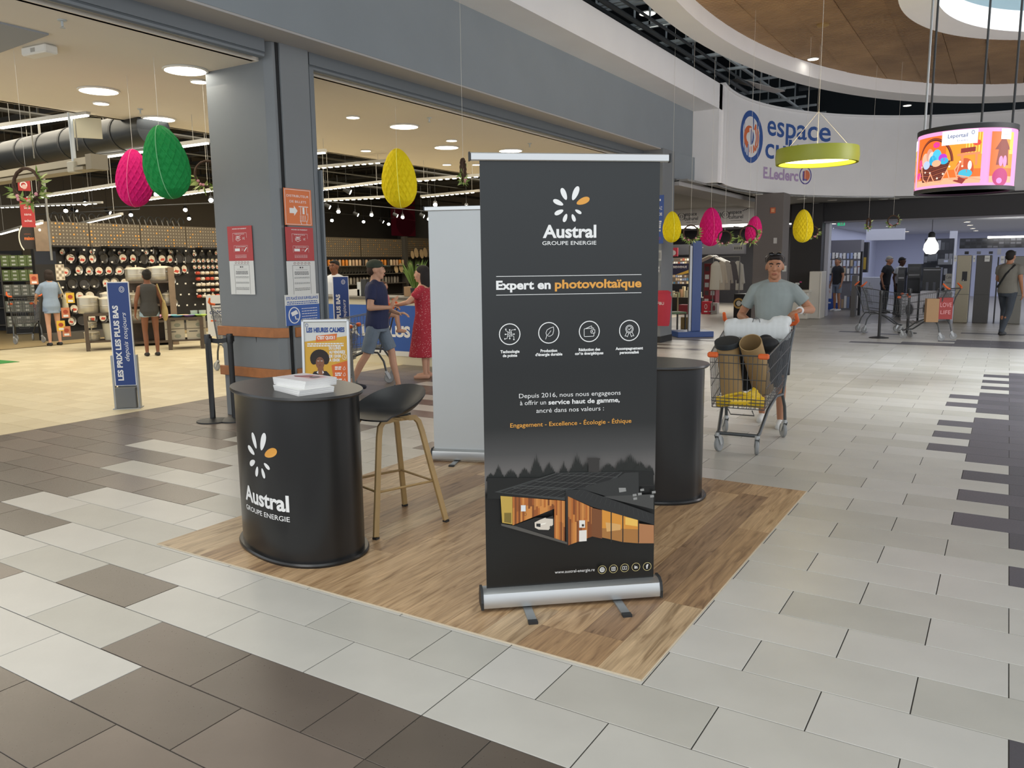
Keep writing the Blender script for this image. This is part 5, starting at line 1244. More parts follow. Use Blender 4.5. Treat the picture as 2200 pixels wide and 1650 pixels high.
    if face:
        hp('eyes', mat('eye_white', sr('d9d2ca'), .3), lambda b: [b.ell((s*.031, -.0765, .012), (.0125, .0095, .0052), 12, 8) for s in (-1, 1)], smooth=60)
        hp('irises', mat('iris_dark', sr('2a1a12'), .2), lambda b: [b.ell((s*.031, -.0852, .012), (.0078, .0042, .0058), 10, 6) for s in (-1, 1)], smooth=60)
        hp('eyebrows', mat('hair_'+hair, sr(hair), .8), lambda b: [b.tube([(s*.014, -.0985, .032), (s*.03, -.0965, .038), (s*.047, -.082, .034)], .0052, 6) for s in (-1, 1)])
        hp('lips', mat('lips_'+skin, tuple(a*b_ for a, b_ in zip(SKINS[skin], (.85, .55, .55))), .45), lambda b: (b.tube([(-.022, -.088, -.058), (-.008, -.0965, -.0545), (.008, -.0965, -.0545), (.022, -.088, -.058)], .0042, 6), b.tube([(-.018, -.088, -.0605), (0, -.0955, -.064), (.018, -.088, -.0605)], .0048, 6)), smooth=60)
    HM = mat('hair_'+hair, sr(hair), .75, bump=.5, bscale=120)
    if hairstyle != 'none':
        def hairf(b):
            b.T = hm
            if hairstyle == 'short': b.ell((0, .026, .048), (.080, .092, .078), 16, 12); b.ell((0, .055, .0), (.074, .062, .07), 14, 10); b.tube([(-.05, -.055, .085), (0, -.068, .092), (.05, -.055, .085)], .014, 8)
            if hairstyle == 'bob': b.ell((0, .024, .05), (.086, .098, .080), 16, 12); b.ell((0, .06, -.02), (.088, .058, .10), 14, 10); [b.ell((s*.07, .03, -.02), (.022, .05, .09), 10, 8) for s in (-1, 1)]
            if hairstyle == 'long': b.ell((0, .024, .05), (.086, .098, .082), 16, 12); b.ell((0, .07, -.07), (.095, .055, .16), 14, 10); [b.ell((s*.074, .04, -.05), (.024, .05, .13), 10, 8) for s in (-1, 1)]
            if hairstyle == 'bun': b.ell((0, .03, .05), (.084, .094, .082), 16, 12); b.ell((0, .05, .0), (.078, .06, .07), 14, 10); b.ell((0, .075, .10), (.045, .045, .04), 12, 8)
            b.T = None
        blobobj(HM, hairf, 'hair', t, .009, 1)
    # clothes
    TM = mat('cloth_'+topcol, sr(topcol), .85, var=.05, vscale=9, bump=.25, bscale=14)
    if sex == 'd':    # dress
        def dress(b):
            torso(b, .022, .8, 1.42)
            rs = []
            for z, r1, r2 in ((.98, .165, .13), (.80, .20, .17), (.55, .23, .21), (.34, .255, .25)): rs.append([V((r1*k*cos(a), r2*k*sin(a), z*k)) for a in [2*pi*j/20 for j in range(20)]])
            b.rings(rs)
            for s in 'LR': cap(b, P_['sh'+s], P_['sh'+s].lerp(P_['el'+s], .45), .068*k*build, .064*k*build)
        blobobj(TM, dress, 'dress', t, vox, 3)
    else:
        def shirt(b):
            torso(b, .022, tophem if tophem >= .8 else tophem, 1.47, .01)
            for s in 'LR':
                if sleeve > 0:
                    a, e = P_['sh'+s], P_['sh'+s].lerp(P_['el'+s], sleeve); b.ell(a, .064*k*build, 12, 8); b.tube([a, e], 0, 14, radii=[.064*k*build, .061*k*build]); b.tube([P_['neck'].lerp(a, .12)+V((0, 0, -.022*k)), P_['neck'].lerp(a, .55)+V((0, 0, -.012*k)), a], 0, 12, radii=[.052*k, .058*k*build, .063*k*build])
                else: b.tube([P_['neck'].lerp(P_['sh'+s], .3)+V((0, 0, -.04*k)), P_['neck'].lerp(P_['sh'+s], .85)+V((0, 0, -.02*k))], 0, 12, radii=[.062*k, .062*k])
        blobobj(TM, shirt, 'shirt', t, vox, 2)
        BM = mat('cloth_'+botcol, sr(botcol), .85, var=.08, vscale=12, bump=.2, bscale=20)
        def pants(b):
            torso(b, .014, .8, 1.0)
            for s in 'LR':
                K = P_['kn'+s]; hp_ = P_['hip'+s]
                if legfrac <= 1: e = hp_.lerp(K, legfrac); b.ell(hp_, .088*k*build, 12, 8); b.tube([hp_, e], 0, 14, radii=[.090*k*build, (.080 if legfrac > .5 else .098)*k*build])
                else: b.ell(hp_, .094*k*build, 12, 8); cap(b, hp_, K, .094*k*build, .064*k); cap(b, K, P_['an'+s], .064*k, .050*k)
        blobobj(BM, pants, 'trousers' if legfrac > 1 else 'shorts', t, vox, 2)
    SHM = mat('shoe_'+shoe, sr(shoe), .6)
    for s in 'LR':
        fa = P_['ft'+s] or 0; fd = V((sin(fa), -cos(fa), 0)); A = P_['an'+s]
        def shoef(b): cap(b, A+V((0, 0, -.045*k))-fd*.035*k, A+fd*.05*k+V((0, 0, -.05*k)), .043*k, .043*k); cap(b, A+fd*.05*k+V((0, 0, -.05*k)), A+fd*.155*k+V((0, 0, -.062*k)), .043*k, .032*k)
        def sole(b): q_ = B(); 
        sh = blobobj(SHM, shoef, 'shoe', t, .011, 1)
    if extra: extra(t, P_, hm, k)
    return t
def sunglasses(t, P_, hm, k, up=True):
    b = B(); b.m(mat('gloss_black', (.01, .01, .012), .08)); b.T = hm
    for s in (-1, 1): b.ell((s*.033, -.062, .122), (.026, .012, .019), 14, 8, MX.Rotation(R(-35), 3, 'X')); b.tube([(s*.055, -.055, .12), (s*.084, -.01, .09), (s*.084, .05, .04)], .003, 5)
    b.tube([(-.01, -.07, .122), (.01, -.07, .122)], .003, 5); o = b.build('sunglasses', t, smooth=60)
# --- the man with the trolley
hl = CM @ V((.30, .50, 1.10)); ml = V((-1.93, 7.98, 0)); mrz = .10
def loc_of(p, base, rz, k): q = MX.Rotation(-rz, 3, 'Z') @ (V(p)-V(base)); return tuple(q/k)
km = 1.70/1.75
wl = loc_of(CM @ V((.325, .60, 1.155)), ml, mrz, km); wr = loc_of(CM @ V((-.13, .61, 1.06)), ml, mrz, km)
def manx(t, P_, hm, k):
    sunglasses(t, P_, hm, k)
    w_ = P_['wrL']; e = P_['elL']; dd = (e-w_).normalized()
    one(mat('white_band', sr('dedede'), .5), lambda b: b.tube([w_+dd*.01, w_+dd*.035], .034, 16), 'wristband', t)
person('man in grey T-shirt with sunglasses on his head pushing the loaded trolley', ml, mrz, 1.70, 'tan', dict(elL=(.355, .03, 1.17), elR=(-.33, .06, 1.10), wrL=wl, wrR=wr, handL=dict(dir=(-.55, -.75, -.2), palm=(0, 0, -1), curl=.75), handR=dict(dir=(0, -1, -.1), palm=(0, 0, -1), curl=.85), anL=(.12, -.12, .085), anR=(-.10, .16, .085), knL=(.11, -.10, .50)),
       vox=.0075, build=1.06, topcol='8d9694', sleeve=.62, tophem=.84, botcol='2a2b2e', legfrac=.95, shoe='cfcfcb', belly=.05, head_yaw=.12, head_pitch=.06, extra=manx)
# --- man in the cap, striding to the left/right
def capx(t, P_, hm, k):
    M_ = mat('olive_cap', sr('343c30'), .8)
    def f(b): b.T = hm; b.ell((0, .018, .062), (.088, .105, .068), 16, 10); b.ell((0, .018, .04), (.087, .103, .03), 16, 8); b.ell((0, -.115, .045), (.058, .065, .010), 14, 6); b.T = None
    blobobj(M_, f, 'cap', t, .008, 1)
person('man in olive cap, navy polo and grey shorts walking behind the counter', V((-6.78, 7.68, 0)), R(118), 1.70, 'fair', dict(elL=(.26, .02, 1.12), wrL=(.16, -.26, 1.02), handL=dict(dir=(-.3, -.9, .1), curl=.5), elR=(-.26, .02, 1.12), wrR=(-.20, -.24, 1.12), handR=dict(dir=(.0, -.35, .93), palm=(.5, -.6, 0), curl=.4),
       knL=(.10, -.16, .52), anL=(.10, -.24, .085), knR=(-.09, .13, .50), anR=(-.10, .33, .14)), vox=.010, build=1.08, topcol='262c4d', sleeve=.6, tophem=.84, botcol='6f7c8a', legfrac=.92, shoe='1d2230', head_yaw=.15, hairstyle='short', hair='3a2a20', extra=capx, belly=.03)
# --- woman in the red dress
def redx(t, P_, hm, k):
    b = B(); b.m(mat('gloss_black', (0, 0, 0))); b.T = hm
    for s in (-1, 1): b.ell((s*.034, -.05, .128), (.024, .012, .017), 12, 8, MX.Rotation(R(-40), 3, 'X'))
    b.build('sunglasses', t, smooth=60)
person('dark-haired woman in a patterned red dress beside the grey banner', G(914, 812), R(-62), 1.62, 'fair', dict(elR=(-.24, -.20, 1.18), wrR=(-.16, -.44, 1.12), elL=(.23, -.20, 1.18), wrL=(.12, -.44, 1.12), handL=dict(curl=.7), handR=dict(curl=.7)), vox=.011, topcol='a82a3a', sex='d', shoe='c89a80', hair='1d1716', hairstyle='long', extra=redx)
dm = bpy.data.materials['cloth_a82a3a']; nt = dm.node_tree; vo = nt.nodes.new('ShaderNodeTexVoronoi'); vo.inputs['Scale'].default_value = 42; tc = nt.nodes.new('ShaderNodeTexCoord'); nt.links.new(tc.outputs['Object'], vo.inputs['Vector'])
cr = nt.nodes.new('ShaderNodeValToRGB'); cr.color_ramp.elements[0].color = sr('d9a8a8')+(1,); cr.color_ramp.elements[0].position = .18; cr.color_ramp.elements[1].color = sr('a82a3a')+(1,); cr.color_ramp.elements[1].position = .24
nt.links.new(vo.outputs['Distance'], cr.inputs[0]); nt.links.new(cr.outputs[0], nt.nodes['Principled BSDF'].inputs['Base Color'])
# --- her trolley with a toddler
ct = copy(cartA, V((-7.68, 8.31, 0)), R(-58), 'empty trolley with a toddler in the seat, behind the man in the cap')
person('toddler in pink sitting in the trolley seat before the red-dressed woman', V((-7.38, 8.51, .44)), R(122), .95, 'fair', dict(head=(0, -.015, 1.62), knL=(.10, -.34, .88), knR=(-.10, -.34, .88), anL=(.11, -.38, .52), anR=(-.11, -.38, .52), elL=(.2, -.1, 1.16), wrL=(.12, -.3, 1.1), elR=(-.2, -.1, 1.16), wrR=(-.12, -.3, 1.1)), vox=.009, build=1.15, topcol='c9797c', botcol='b86a72', legfrac=.5, shoe='c89a80', hair='5a3a28', hairstyle='short')
# --- trolley full of shopping left of the man in the cap
ct2 = copy(cartA, V((-7.55, 7.45, 0)), R(118), 'trolley with shopping bags between poster stand and man in the cap')
o = blobobj(mat('white_bag', sr('cfcfc8'), .6), lambda b: (b.ell((-7.72, 7.35, .62), (.13, .15, .19)), b.ell((-7.62, 7.50, .62), (.09, .1, .15))), 'shopping_bag', None, .015, 2); tag(o, 'white shopping bag in the trolley behind the poster stand', 'bag')
o = blobobj(mat('black_fabric', (0, 0, 0)), lambda b: (b.ell((-7.45, 7.52, .70), (.14, .17, .2)),), 'black_bag', None, .015, 2); tag(o, 'black bag in the trolley left of the man in the cap', 'bag')
# --- shoppers in the hall
def tote(side, col, p=(.0, .12)):
    def f(t, P_, hm, k):
        M_ = mat('tote_'+col, sr(col), .85); s = 1 if side == 'L' else -1
        def g(b): (b.ell((s*.26, .03, .86*k), (.05, .14, .16), 12, 8), b.ell((s*.25, .03, .98*k), (.035, .11, .14), 12, 8))
        o = blobobj(M_, g, 'tote_bag', t, .014, 2)
        one(M_, lambda b: b.tube([(s*.24, -.08, 1.05*k), (s*.17, -.04, 1.42*k), (s*.15, .06, 1.44*k), (s*.24, .12, 1.05*k)], .012, 6), 'tote_strap', t, smooth=50)
    return f
person('woman in pale blue blouse with a tote bag, seen from behind at a trolley', V((-17.15, 9.2, 0)), R(-100), 1.62, 'fair', dict(elL=(.25, -.12, 1.15), wrL=(.20, -.35, 1.05), elR=(-.25, -.12, 1.15), wrR=(-.20, -.35, 1.05)), vox=.013, topcol='8fa0b4', sleeve=.8, tophem=.74, botcol='7d8fa8', legfrac=.35, shoe='23272b', hair='2a1f18', hairstyle='bob', sex='f', extra=tote('R', 'b9ae90'), build=1.02)
copy(cartA, G(58, 735), R(-112), 'trolley pushed by the woman in the pale blue blouse')
oq = G(92, 730)
o = blobobj(mat('orange_bag', sr('c9502a'), .6), lambda b: b.ell((oq.x, oq.y, .78), (.12, .12, .16)), 'orange_bag', None, .015, 2); tag(o, 'orange bag hanging on the far trolley before the green boxes', 'bag')
person('woman in dark grey sleeveless top and denim shorts seen from behind', V((-13.37, 8.93, 0)), R(-112), 1.60, 'brown', dict(knL=(.10, -.05, .50), anL=(.10, .0, .085), anR=(-.09, .05, .085)), vox=.012, topcol='3b3a38', sleeve=0, tophem=.80, botcol='8fa3b0', legfrac=.30, shoe='1c1c1c', hair='18130f', hairstyle='bun', sex='f', extra=tote('R', 'a8935f'), build=1.02)
person('grey-haired man in black shirt and grey shorts by the far accessory stand', V((-4.60, 27.1, 0)), R(-40), 1.72, 'tan', vox=.016, topcol='232325', botcol='77808a', shoe='c8c8c8', hair='5a544e', legfrac=.8)
person('man in black polo leaning over the far service desk', PX(1884, 640, -3.3)*1.0*V((0,0,0)).x if False else V((-3.15, 26.6, 0)), R(70), 1.74, 'tan', dict(elL=(.2, -.2, 1.15), wrL=(.1, -.42, 1.1)), vox=.016, topcol='1d1d20', botcol='202226', legfrac=1.2, hair='8a8680', head_pitch=.35, lean=.12)
person('man in white short sleeved shirt beside the black polo at the far desk', V((-2.72, 26.1, 0)), R(60), 1.70, 'deep', dict(elL=(.2, -.2, 1.15), wrL=(.1, -.42, 1.1)), vox=.016, topcol='b9bcc4', botcol='1c1d22', legfrac=1.2, hair='0e0c0b', head_pitch=.2, lean=.08)
person('dark-haired head of someone behind the far ovens', V((-2.2, 28.6, 0)), R(20), 1.62, 'brown', vox=.018, topcol='23242a', botcol='202226', legfrac=1.2, hair='120e0c')
def strap(t, P_, hm, k):
    one(mat('black_fabric', (0, 0, 0)), lambda b: b.tube([(-.14, .09, 1.44*k), (.0, .145, 1.25*k), (.17, .10, .98*k)], .02, 6), 'strap', t)
person('man in beige T-shirt and dark trousers walking out at the right edge', V((.02, 19.6, 0)), R(158), 1.80, 'tan', dict(elL=(.24, -.08, 1.14), wrL=(.16, -.26, 1.02), knL=(.10, -.14, .52), anL=(.10, -.12, .085), knR=(-.10, .12, .50), anR=(-.10, .40, .12)), vox=.013, build=1.08, topcol='77756c', botcol='3a4149', legfrac=1.2, shoe='1c1c1e', hair='1a1614', extra=strap)
person('cashier in a bright pink top behind the welcome desk', V((-8.55, 11.3, 0)), R(-20), 1.50, 'brown', dict(elL=(.2, -.2, 1.15), wrL=(.1, -.4, 1.1)), vox=.015, topcol='c8306a', botcol='222222', legfrac=1.2, hair='140f0d', lean=.35, sex='f')
person('attendant in white shirt with black epaulettes beside the pillar', V((-10.55, 10.85, 0)), R(10), 1.74, 'brown', vox=.015, topcol='d5d8dc', botcol='222428', legfrac=1.2, hair='140f0d')
# ============================================================= HYPERMARKET HALL
SHELF = mat('shelf_black', sr('1e1c1a'), .6); SHELFG = mat('shelf_grey', sr('57534c'), .6); WDARK = mat('dark_wood_table', sr('4e4236'), .6, var=.1, vscale=10); WTAUPE = mat('taupe_wood', sr('84705a'), .6, var=.12, vscale=7)
PEG = mat('header_taupe', sr('6b6050'), .6); TAGW = mat('price_tag', sr('e2dfd4'), .6)

def T_(name, label, cat, loc, rz=0, group=None): return thing(name, label, cat, loc, rz, group)
def bx(name, m, x0, x1, y0, y1, z0, z1, parent=None, **k): return one(m, lambda b: b.box(x0, x1, y0, y1, z0, z1), name, parent, **k)
# ---- pan wall: plane X = -18.6, from Y 9.6 to 14.95
XW = -18.6; YA, YB = 9.7, 14.95
t = T_('pan_display', 'long black wall display of frying pans with dotted taupe header panels', 'shelving', (XW, (YA+YB)/2, 0)); hw = (YB-YA)/2
bx('back_panel', SHELF, -.12, 0, -hw, hw, 0, 2.2, t); bx('plinth', SHELFG, 0, .45, -hw, hw, 0, .16, t)
rr = random.Random(11)
def dots(P, W, Hh, n, m):
    for i in range(n):
        for j in range(m):
            u, v = (i+.5)/n*W, (j+.5)/m*Hh; c = rr.random()
            P.m(mat('dot_warm', sr('e0a552'), .6) if c > .86 else mat('dot_pale', sr('b3a78e'), .6))
            P.disc(u, v, .024 if c > .86 else .017, n=6)
for i in range(4):
    y0 = -hw+i*2*hw/4; y1 = y0+2*hw/4-.02
    h_ = bx('header_panel', PEG, -.10, .04, y0, y1, 2.12, 2.68, t)
    P = Print(lambda u, v, l, y0=y0: V((.041+l, y0+u, 2.12+v))); dots(P, y1-y0, .56, 16, 7); P.build('print', h_, fixn=False)
    bx('header_lip', SHELF, .04, .34, y0+.25, y1-.25, 2.10, 2.14, t)
PANM = [mat('pan_steel', sr('a7a49c'), .3, metal=.8), mat('pan_black', sr('24211f'), .35), mat('pan_dark', sr('3d3a36'), .35)]
CARDS = [mat('card_cream', sr('e6dcc6'), .6), mat('card_red', sr('c8503c'), .6), mat('card_pale', sr('d8c9a8'), .6)]
def pan(r, k):
    t = T_('frying_pan', 'frying pan with card label hanging on the dark display wall', 'pan', (0, 0, 0), 0, 'frying pans on the display wall')
    one(PANM[k % 3], lambda b: b.rings([[(x, q*cos(2*pi*i/20), q*sin(2*pi*i/20)) for i in range(20)] for q, x in ((.001, 0), (r*.8, 0), (r, .045), (r*1.03, .05), (r*.97, .046), (r*.78, .008), (.001, .008))], cap=False), 'bowl', t, smooth=40)
    one(PANM[(k+1) % 2], lambda b: b.tube([(.04, 0, r), (.05, 0, r+.05), (.035, 0, r+.17)], 0, 6, radii=[.011, .010, .013]), 'handle', t, smooth=50)
    if k != 2: 
        P = Print(lambda u, v, l: V((.012+l, u, v))); P.m(CARDS[0]).disc(0, 0, r*.72, r*.70).m(CARDS[1]).poly((-r*.5, -r*.35), (r*.4, -r*.5), (r*.55, -r*.05), (-r*.2, r*.1)).m(CARDS[2]).disc(-r*.2, r*.3, r*.15); P.build('card', t, fixn=False)
    return t
protos = [pan(.105, 0), pan(.14, 1), pan(.12, 2), pan(.125, 4)]
used = set(); n = 0
for c in range(13):
    for r_ in range(6):
        y = 10.35+c*.262+(.13 if r_ % 2 else 0)+rr.uniform(-.02, .02); z = .42+r_*.285+rr.uniform(-.02, .02)
        if y > 13.7 or (y > 12.9 and r_ < 4 and y > 13.2): continue
        k = rr.randrange(4); p = protos[k]
        loc = (XW+.04+.02*(c % 2), y, z)
        if k not in used: p.location = loc; p.rotation_euler = (rr.uniform(-.25, .25), 0, rr.uniform(-.2, .3)); used.add(k)
        else: q = copy(p, loc); q.rotation_euler = (rr.uniform(-.25, .25), 0, rr.uniform(-.2, .3))
        n += 1
# small pans and utensils high on the right, price tags
for c in range(20):
    y = 10.3+c*.235; q = copy(protos[2 if c % 3 else 0], (XW+.04, y, 1.98+rr.uniform(-.02, .03)), label='small pan hanging in the top row of the display wall', scale=.62); q['group'] = 'small pans in the top row of the wall'
tg = B(); tg.m(TAGW)
for r_ in range(6):
    for c in range(19): y = 10.2+c*.25+.08*(r_ % 2); tg.box(XW+.09, XW+.093, y, y+.05, .60+r_*.285, .64+r_*.285)
o = tg.build('price_tags', fixn=False); tag(o, 'rows of small white price tags on the pan wall', 'price tags', kind='stuff')
# mugs
def mug(col):
    t = T_('mug', 'mug hanging on the rack right of the pans', 'mug', (0, 0, 0), 0, 'hanging mugs on the display wall')
    one(C(col, .35), lambda b: b.rings([[(q*cos(2*pi*i/14)+.02, z, q*sin(2*pi*i/14)) for i in range(14)] for q, z in ((.001, 0), (.038, 0), (.045, .09), (.039, .09), (.034, .01), (.001, .01))], cap=False), 'cup', t, smooth=50)
    one(C(col, .35), lambda b: b.tube([(.06, .02, 0), (.085, .03, 0), (.088, .06, 0), (.06, .075, 0)], .007, 5), 'handle', t, smooth=50)
    return t
mp = [mug(h) for h in ('e6dcc8', 'c9503a', 'd9b98a')]; u_ = set()
for r_ in range(5):
    for c in range(8):
        k = rr.choice([0, 0, 0, 1, 2]); loc = (XW+.10, 13.80+c*.145, .84+r_*.155); p = mp[k]
        if k not in u_: p.location = loc; u_.add(k)
        else: copy(p, loc)
for c in range(8):
    for r_ in range(2):
        q = copy(protos[0], (XW+.05, 13.8+c*.145, 1.62+.17*r_), label='small bright pan hanging above the mugs', scale=.6); q['group'] = 'small bright pans above the mugs'
# handles row above the header
hb = B(); hb.m(mat('tool_steel', sr('b9b5aa'), .35, metal=.7))
for i in range(22): y = 10.2+i*.16; hb.cyl((XW-.1, y, 2.66), (XW-.1, y-.05, 2.82), .010, 5)
tag(hb.build('handle_row'), 'row of metal tool handles sticking up behind the dotted header', 'tools', kind='stuff')
hb = B(); hb.m(BLKM)
for i in range(16): y = 10.3+i*.22; hb.tube([(XW-.1, y+.09*cos(a), 2.76+.14*sin(a)) for a in [pi*j/8 for j in range(9)]], .012, 5)
tag(hb.build('hoop_row'), 'row of black hoops sticking up behind the dotted header', 'tools', kind='stuff')

# ---- left gondola with green boxes
c = G(72, 716); gx, gy = c.x, c.y
gr = R(35)
GM = MX.Translation((gx, gy, 0)) @ MX.Rotation(gr, 4, 'Z')
t = T_('gondola', 'dark shelf unit stacked with small green and grey boxes at the left edge', 'shelving', (gx, gy, 0), gr)
bx('plinth', SHELF, -.65, .65, 0, .5, 0, .14, t)
for s in (-.66, .64): bx('upright', SHELFG, s, s+.03, 0, .5, 0, 2.0, t)
for z in (.14, .52, .93, 1.30, 1.66): bx('shelf', SHELF, -.65, .65, 0, .48, z, z+.025, t)
def carton(col, lc, nm='food_box', w_=.2, d_=.2, h_=.09, grp='green boxes on the left gondola', lab='small green box stacked on the left gondola'):
    t = T_(nm, lab, 'box', (0, 0, 0), 0, grp)
    o = one(C(col, .6), lambda b: b.box(-w_/2, w_/2, -d_/2, d_/2, 0, h_), 'carton', t)
    P = Print(lambda u, v, l: V((u, -d_/2-l, v))); P.m(C(lc, .6)).rect(-w_*.25, h_*.3, w_*.2, h_*.75); P.build('print', o, fixn=False); return t
pg, pgr = carton('7f8f55', 'd9dcc8'), carton('8c8d7e', 'd8d5c8', grp='grey boxes on the left gondola', lab='small grey box stacked on the left gondola')
f1 = f2 = True
for li, z in enumerate((.165, .545, .955, 1.325, 1.685)):
    for a in range(6):
        for b_ in range(3):
            loc = GM @ V((-.53+a*.212, .12, z+b_*.093))
            if li >= 3:
                if f1: pg.location = loc; pg.rotation_euler = (0, 0, gr); f1 = False
                else: copy(pg, loc, gr)
            else:
                if f2: pgr.location = loc; pgr.rotation_euler = (0, 0, gr); f2 = False
                else: copy(pgr, loc, gr)
# dark side unit at the very left
t = T_('gondola', 'dark shelf of mixed goods cut by the left edge of the photo', 'shelving', G(8, 712), R(30)); 
bx('back_panel', SHELF, -.9, .5, .3, .35, 0, 2.1, t)
for z in (.15, .6, .95, 1.3, 1.65): bx('shelf', SHELFG, -.9, .5, 0, .3, z, z+.03, t)
LM = MX.Translation(G(8, 712)) @ MX.Rotation(R(30), 4, 'Z')
for i, (x, z, w_, h_, col) in enumerate(((.1, .98, .08, .2, '2c5f9a'), (.2, .98, .08, .2, '3672b0'), (.3, .98, .09, .18, '25415f'), (.1, 1.33, .12, .1, 'c9c4a0'), (.28, 1.33, .12, .12, '8e9a58'), (.1, .63, .1, .22, '8c867a'), (.28, .63, .1, .2, '55504a'), (.12, 1.68, .2, .1, 'b5b0a6'), (.3, .18, .14, .25, '6e675c'))):
    o = one(C(col, .5), lambda b: b.lathe([(w_/2, 0), (w_/2, h_*.8), (w_*.3, h_*.9), (w_*.3, h_)], 12), 'bottle', smooth=40); o.location = LM @ V((x, .12, z)); tag(o, 'bottle or jar standing on the dark shelf at the left edge', 'bottle', 'bottles on the left edge shelf')
# ---- exit sign, taupe end panel, monitor
def facing(px, py, D, turn=0): 
    c = PD(px, py, D); return c, atan2(c.y, c.x)-pi/2+turn
def billboard(name, label, cat, x0, y0, x1, y1, D, m, draw, th=.02, turn=0, parent=None):
    cx = (x0+x1)/2; c, a = facing(cx, y0, D, turn); w_ = (x1-x0)/F*D/ cos(turn)*1.0
    # true width from the two rays
    pl, pr_ = PD(x0, y0, D), PD(x1, y0, D); w_ = (V(pr_[:2])-V(pl[:2])).length; zt = PD(cx, y0, D).z; zb = PD(cx, y1, D).z
    ux = V((cos(a), sin(a), 0)); p1 = V((c.x, c.y, zt))-ux*w_/2; p2 = V((c.x, c.y, zb))+ux*w_/2
    return sheet_on(name, label, cat, p1, p2, m, draw, th=th)
def exit_(P): P.m(PW); [ptext(P, s, .5, .62-.22*i, .09, .45+.05*i) for i, s in enumerate(('Sortie', 'sans', 'achat'))]
s_ = billboard('exit_sign', 'red sign with white words about leaving without purchase, far left', 'sign', 41, 425, 71, 488, 17.2, C('b53a38'), exit_)
one(mat('hanging_pole', sr('8e8c84'), .4, metal=.5), lambda b: b.cyl((.42, .0, -.6), (.42, .0, 3.3), .02, 8), 'pole', s_, smooth=50)
billboard('emblem_sign', 'small red emblem sign seen inside the left wreath', 'sign', 37, 385, 64, 410, 17.2, C('b53a38'), lambda P: P.m(PW).ring(.45, .5, .3, .1, r2=.3).m(C('e0b9b0')).disc(.5, .35, .2, .2))
def mais(P): P.m(C('e8e2cf')).ring(.55, .5, .62, .07, r2=.7, a0=R(125), a1=R(235)); P.m(C('e0763a')); ptext(P, 'maison', .60, .42, .16, .62, bold=.03); P.m(C('a2552f')); ptext(P, 'univers', .5, .66, .07, .4)
billboard('department_sign', 'dark department sign with orange word, below the red exit sign', 'sign', 40, 488, 74, 535, 18.6, C('2d2620'), mais)
billboard('end_panel', 'tall taupe wood end panel beside the dark department sign', 'panel', 72, 478, 101, 540, 18.8, WTAUPE, lambda P: P.m(PW).disc(.4, .72, .1, .05), th=.3)
billboard('monitor', 'black monitor above the left gondola', 'monitor', 74, 540, 119, 568, 18.2, C('15161a', .3), None, th=.06)
# card packets rack behind the woman
billboard('packet_panel', 'pale panel of small packets hanging right of the woman in blue', 'packets', 118, 568, 137, 602, 17.9, C('c9bca0'), lambda P: [P.m(C(('9a8a78', 'e6dccb')[(i+j) % 2])).rect(.08+.3*i, .06+.19*j, .32+.3*i, .2+.19*j) for i in range(3) for j in range(5)], th=.12)
for i, (x, y) in enumerate(((72, 600), (150, 640), (140, 672), (130, 700), (142, 712))):
    billboard('snack_bag', ('orange packet left of the head of the woman in blue', 'yellow packet right of the waist of the woman in blue', 'orange packet beside the tote bag of the woman in blue', 'yellow packet beside the knees of the woman in blue', 'lowest orange packet near the feet of the woman in blue')[i], 'packet', x-9, y-11, x+9, y+11, 18.2, C('e2b63a' if i % 2 else 'c9805a'), lambda P: P.m(C('a8452a')).disc(.5, .6, .3, .2).m(PW).rect(.2, .1, .8, .3), th=.03)['group'] = 'colourful packets at the wall foot'

# ---- pots, tables, shelves
POT = mat('enamel_pot', sr('b9b2a0'), .3, metal=.55); POTL = mat('pot_lid', sr('d8cfb8'), .35, metal=.3)
def pot(r, h_, lab, grp, loc):
    t = T_('cooking_pot', lab, 'pot', loc, 0, grp)
    one(POT, lambda b: b.lathe([(r*.94, 0), (r, .02), (r, h_*.48), (r*1.03, h_*.5), (r*1.03, h_*.53), (r, h_*.55), (r, h_), (r*1.04, h_+.008)], 24), 'body', t, smooth=40)
    l = one(POTL, lambda b: b.lathe([(r*1.05, h_), (r*1.03, h_+.015), (r*.5, h_+.045), (.012, h_+.05), (.012, h_+.075), (.02, h_+.085), (.001, h_+.09)], 24), 'lid', t, smooth=50)
    for s in (-1, 1): one(PANM[0], lambda b: b.tube([(s*r, -.05, h_*.75), (s*(r+.04), -.04, h_*.75), (s*(r+.04), .04, h_*.75), (s*r, .05, h_*.75)], .008, 5), 'side_handle', t, smooth=50)
    return t
def table(label, x0, x1, ytop, ybot, D, depth=.7, shelfz=.16):
    l, r_ = PD(x0, ybot, D), PD(x1, ybot, D); c = (l+r_)/2; a = atan2(r_.y-l.y, r_.x-l.x); W = (V(r_[:2])-V(l[:2])).length; h_ = PD((x0+x1)/2, ytop, D).z
    t = T_('display_table', label, 'table', (c.x, c.y, 0), a)
    bx('table_top', WDARK, -W/2, W/2, 0, depth, h_-.05, h_, t); bx('shelf', WDARK, -W/2+.04, W/2-.04, .05, depth-.05, shelfz, shelfz+.03, t)
    for x in (-W/2, W/2-.07):
        for y in (0, depth-.07): bx('leg', WDARK, x, x+.07, y, y+.07, 0, h_-.05, t)
    return MX.Translation((c.x, c.y, 0)) @ MX.Rotation(a, 4, 'Z'), W, h_
TM1, W1_, h1 = table('low dark table of pots between blue pylon and green gondola', 184, 262, 673, 735, 17.6)
for i, (x, y, r_, hh, lb) in enumerate(((-.22, .25, .19, .30, 'large pale pot left on the low dark table'), (.14, .2, .17, .27, 'pale pot on the low table, touching the blue pylon'), (.18, .5, .18, .36, 'tall pale pot at the back of the low table'))): pot(r_, hh, lb, None, TM1 @ V((x, y, h1+.001)))
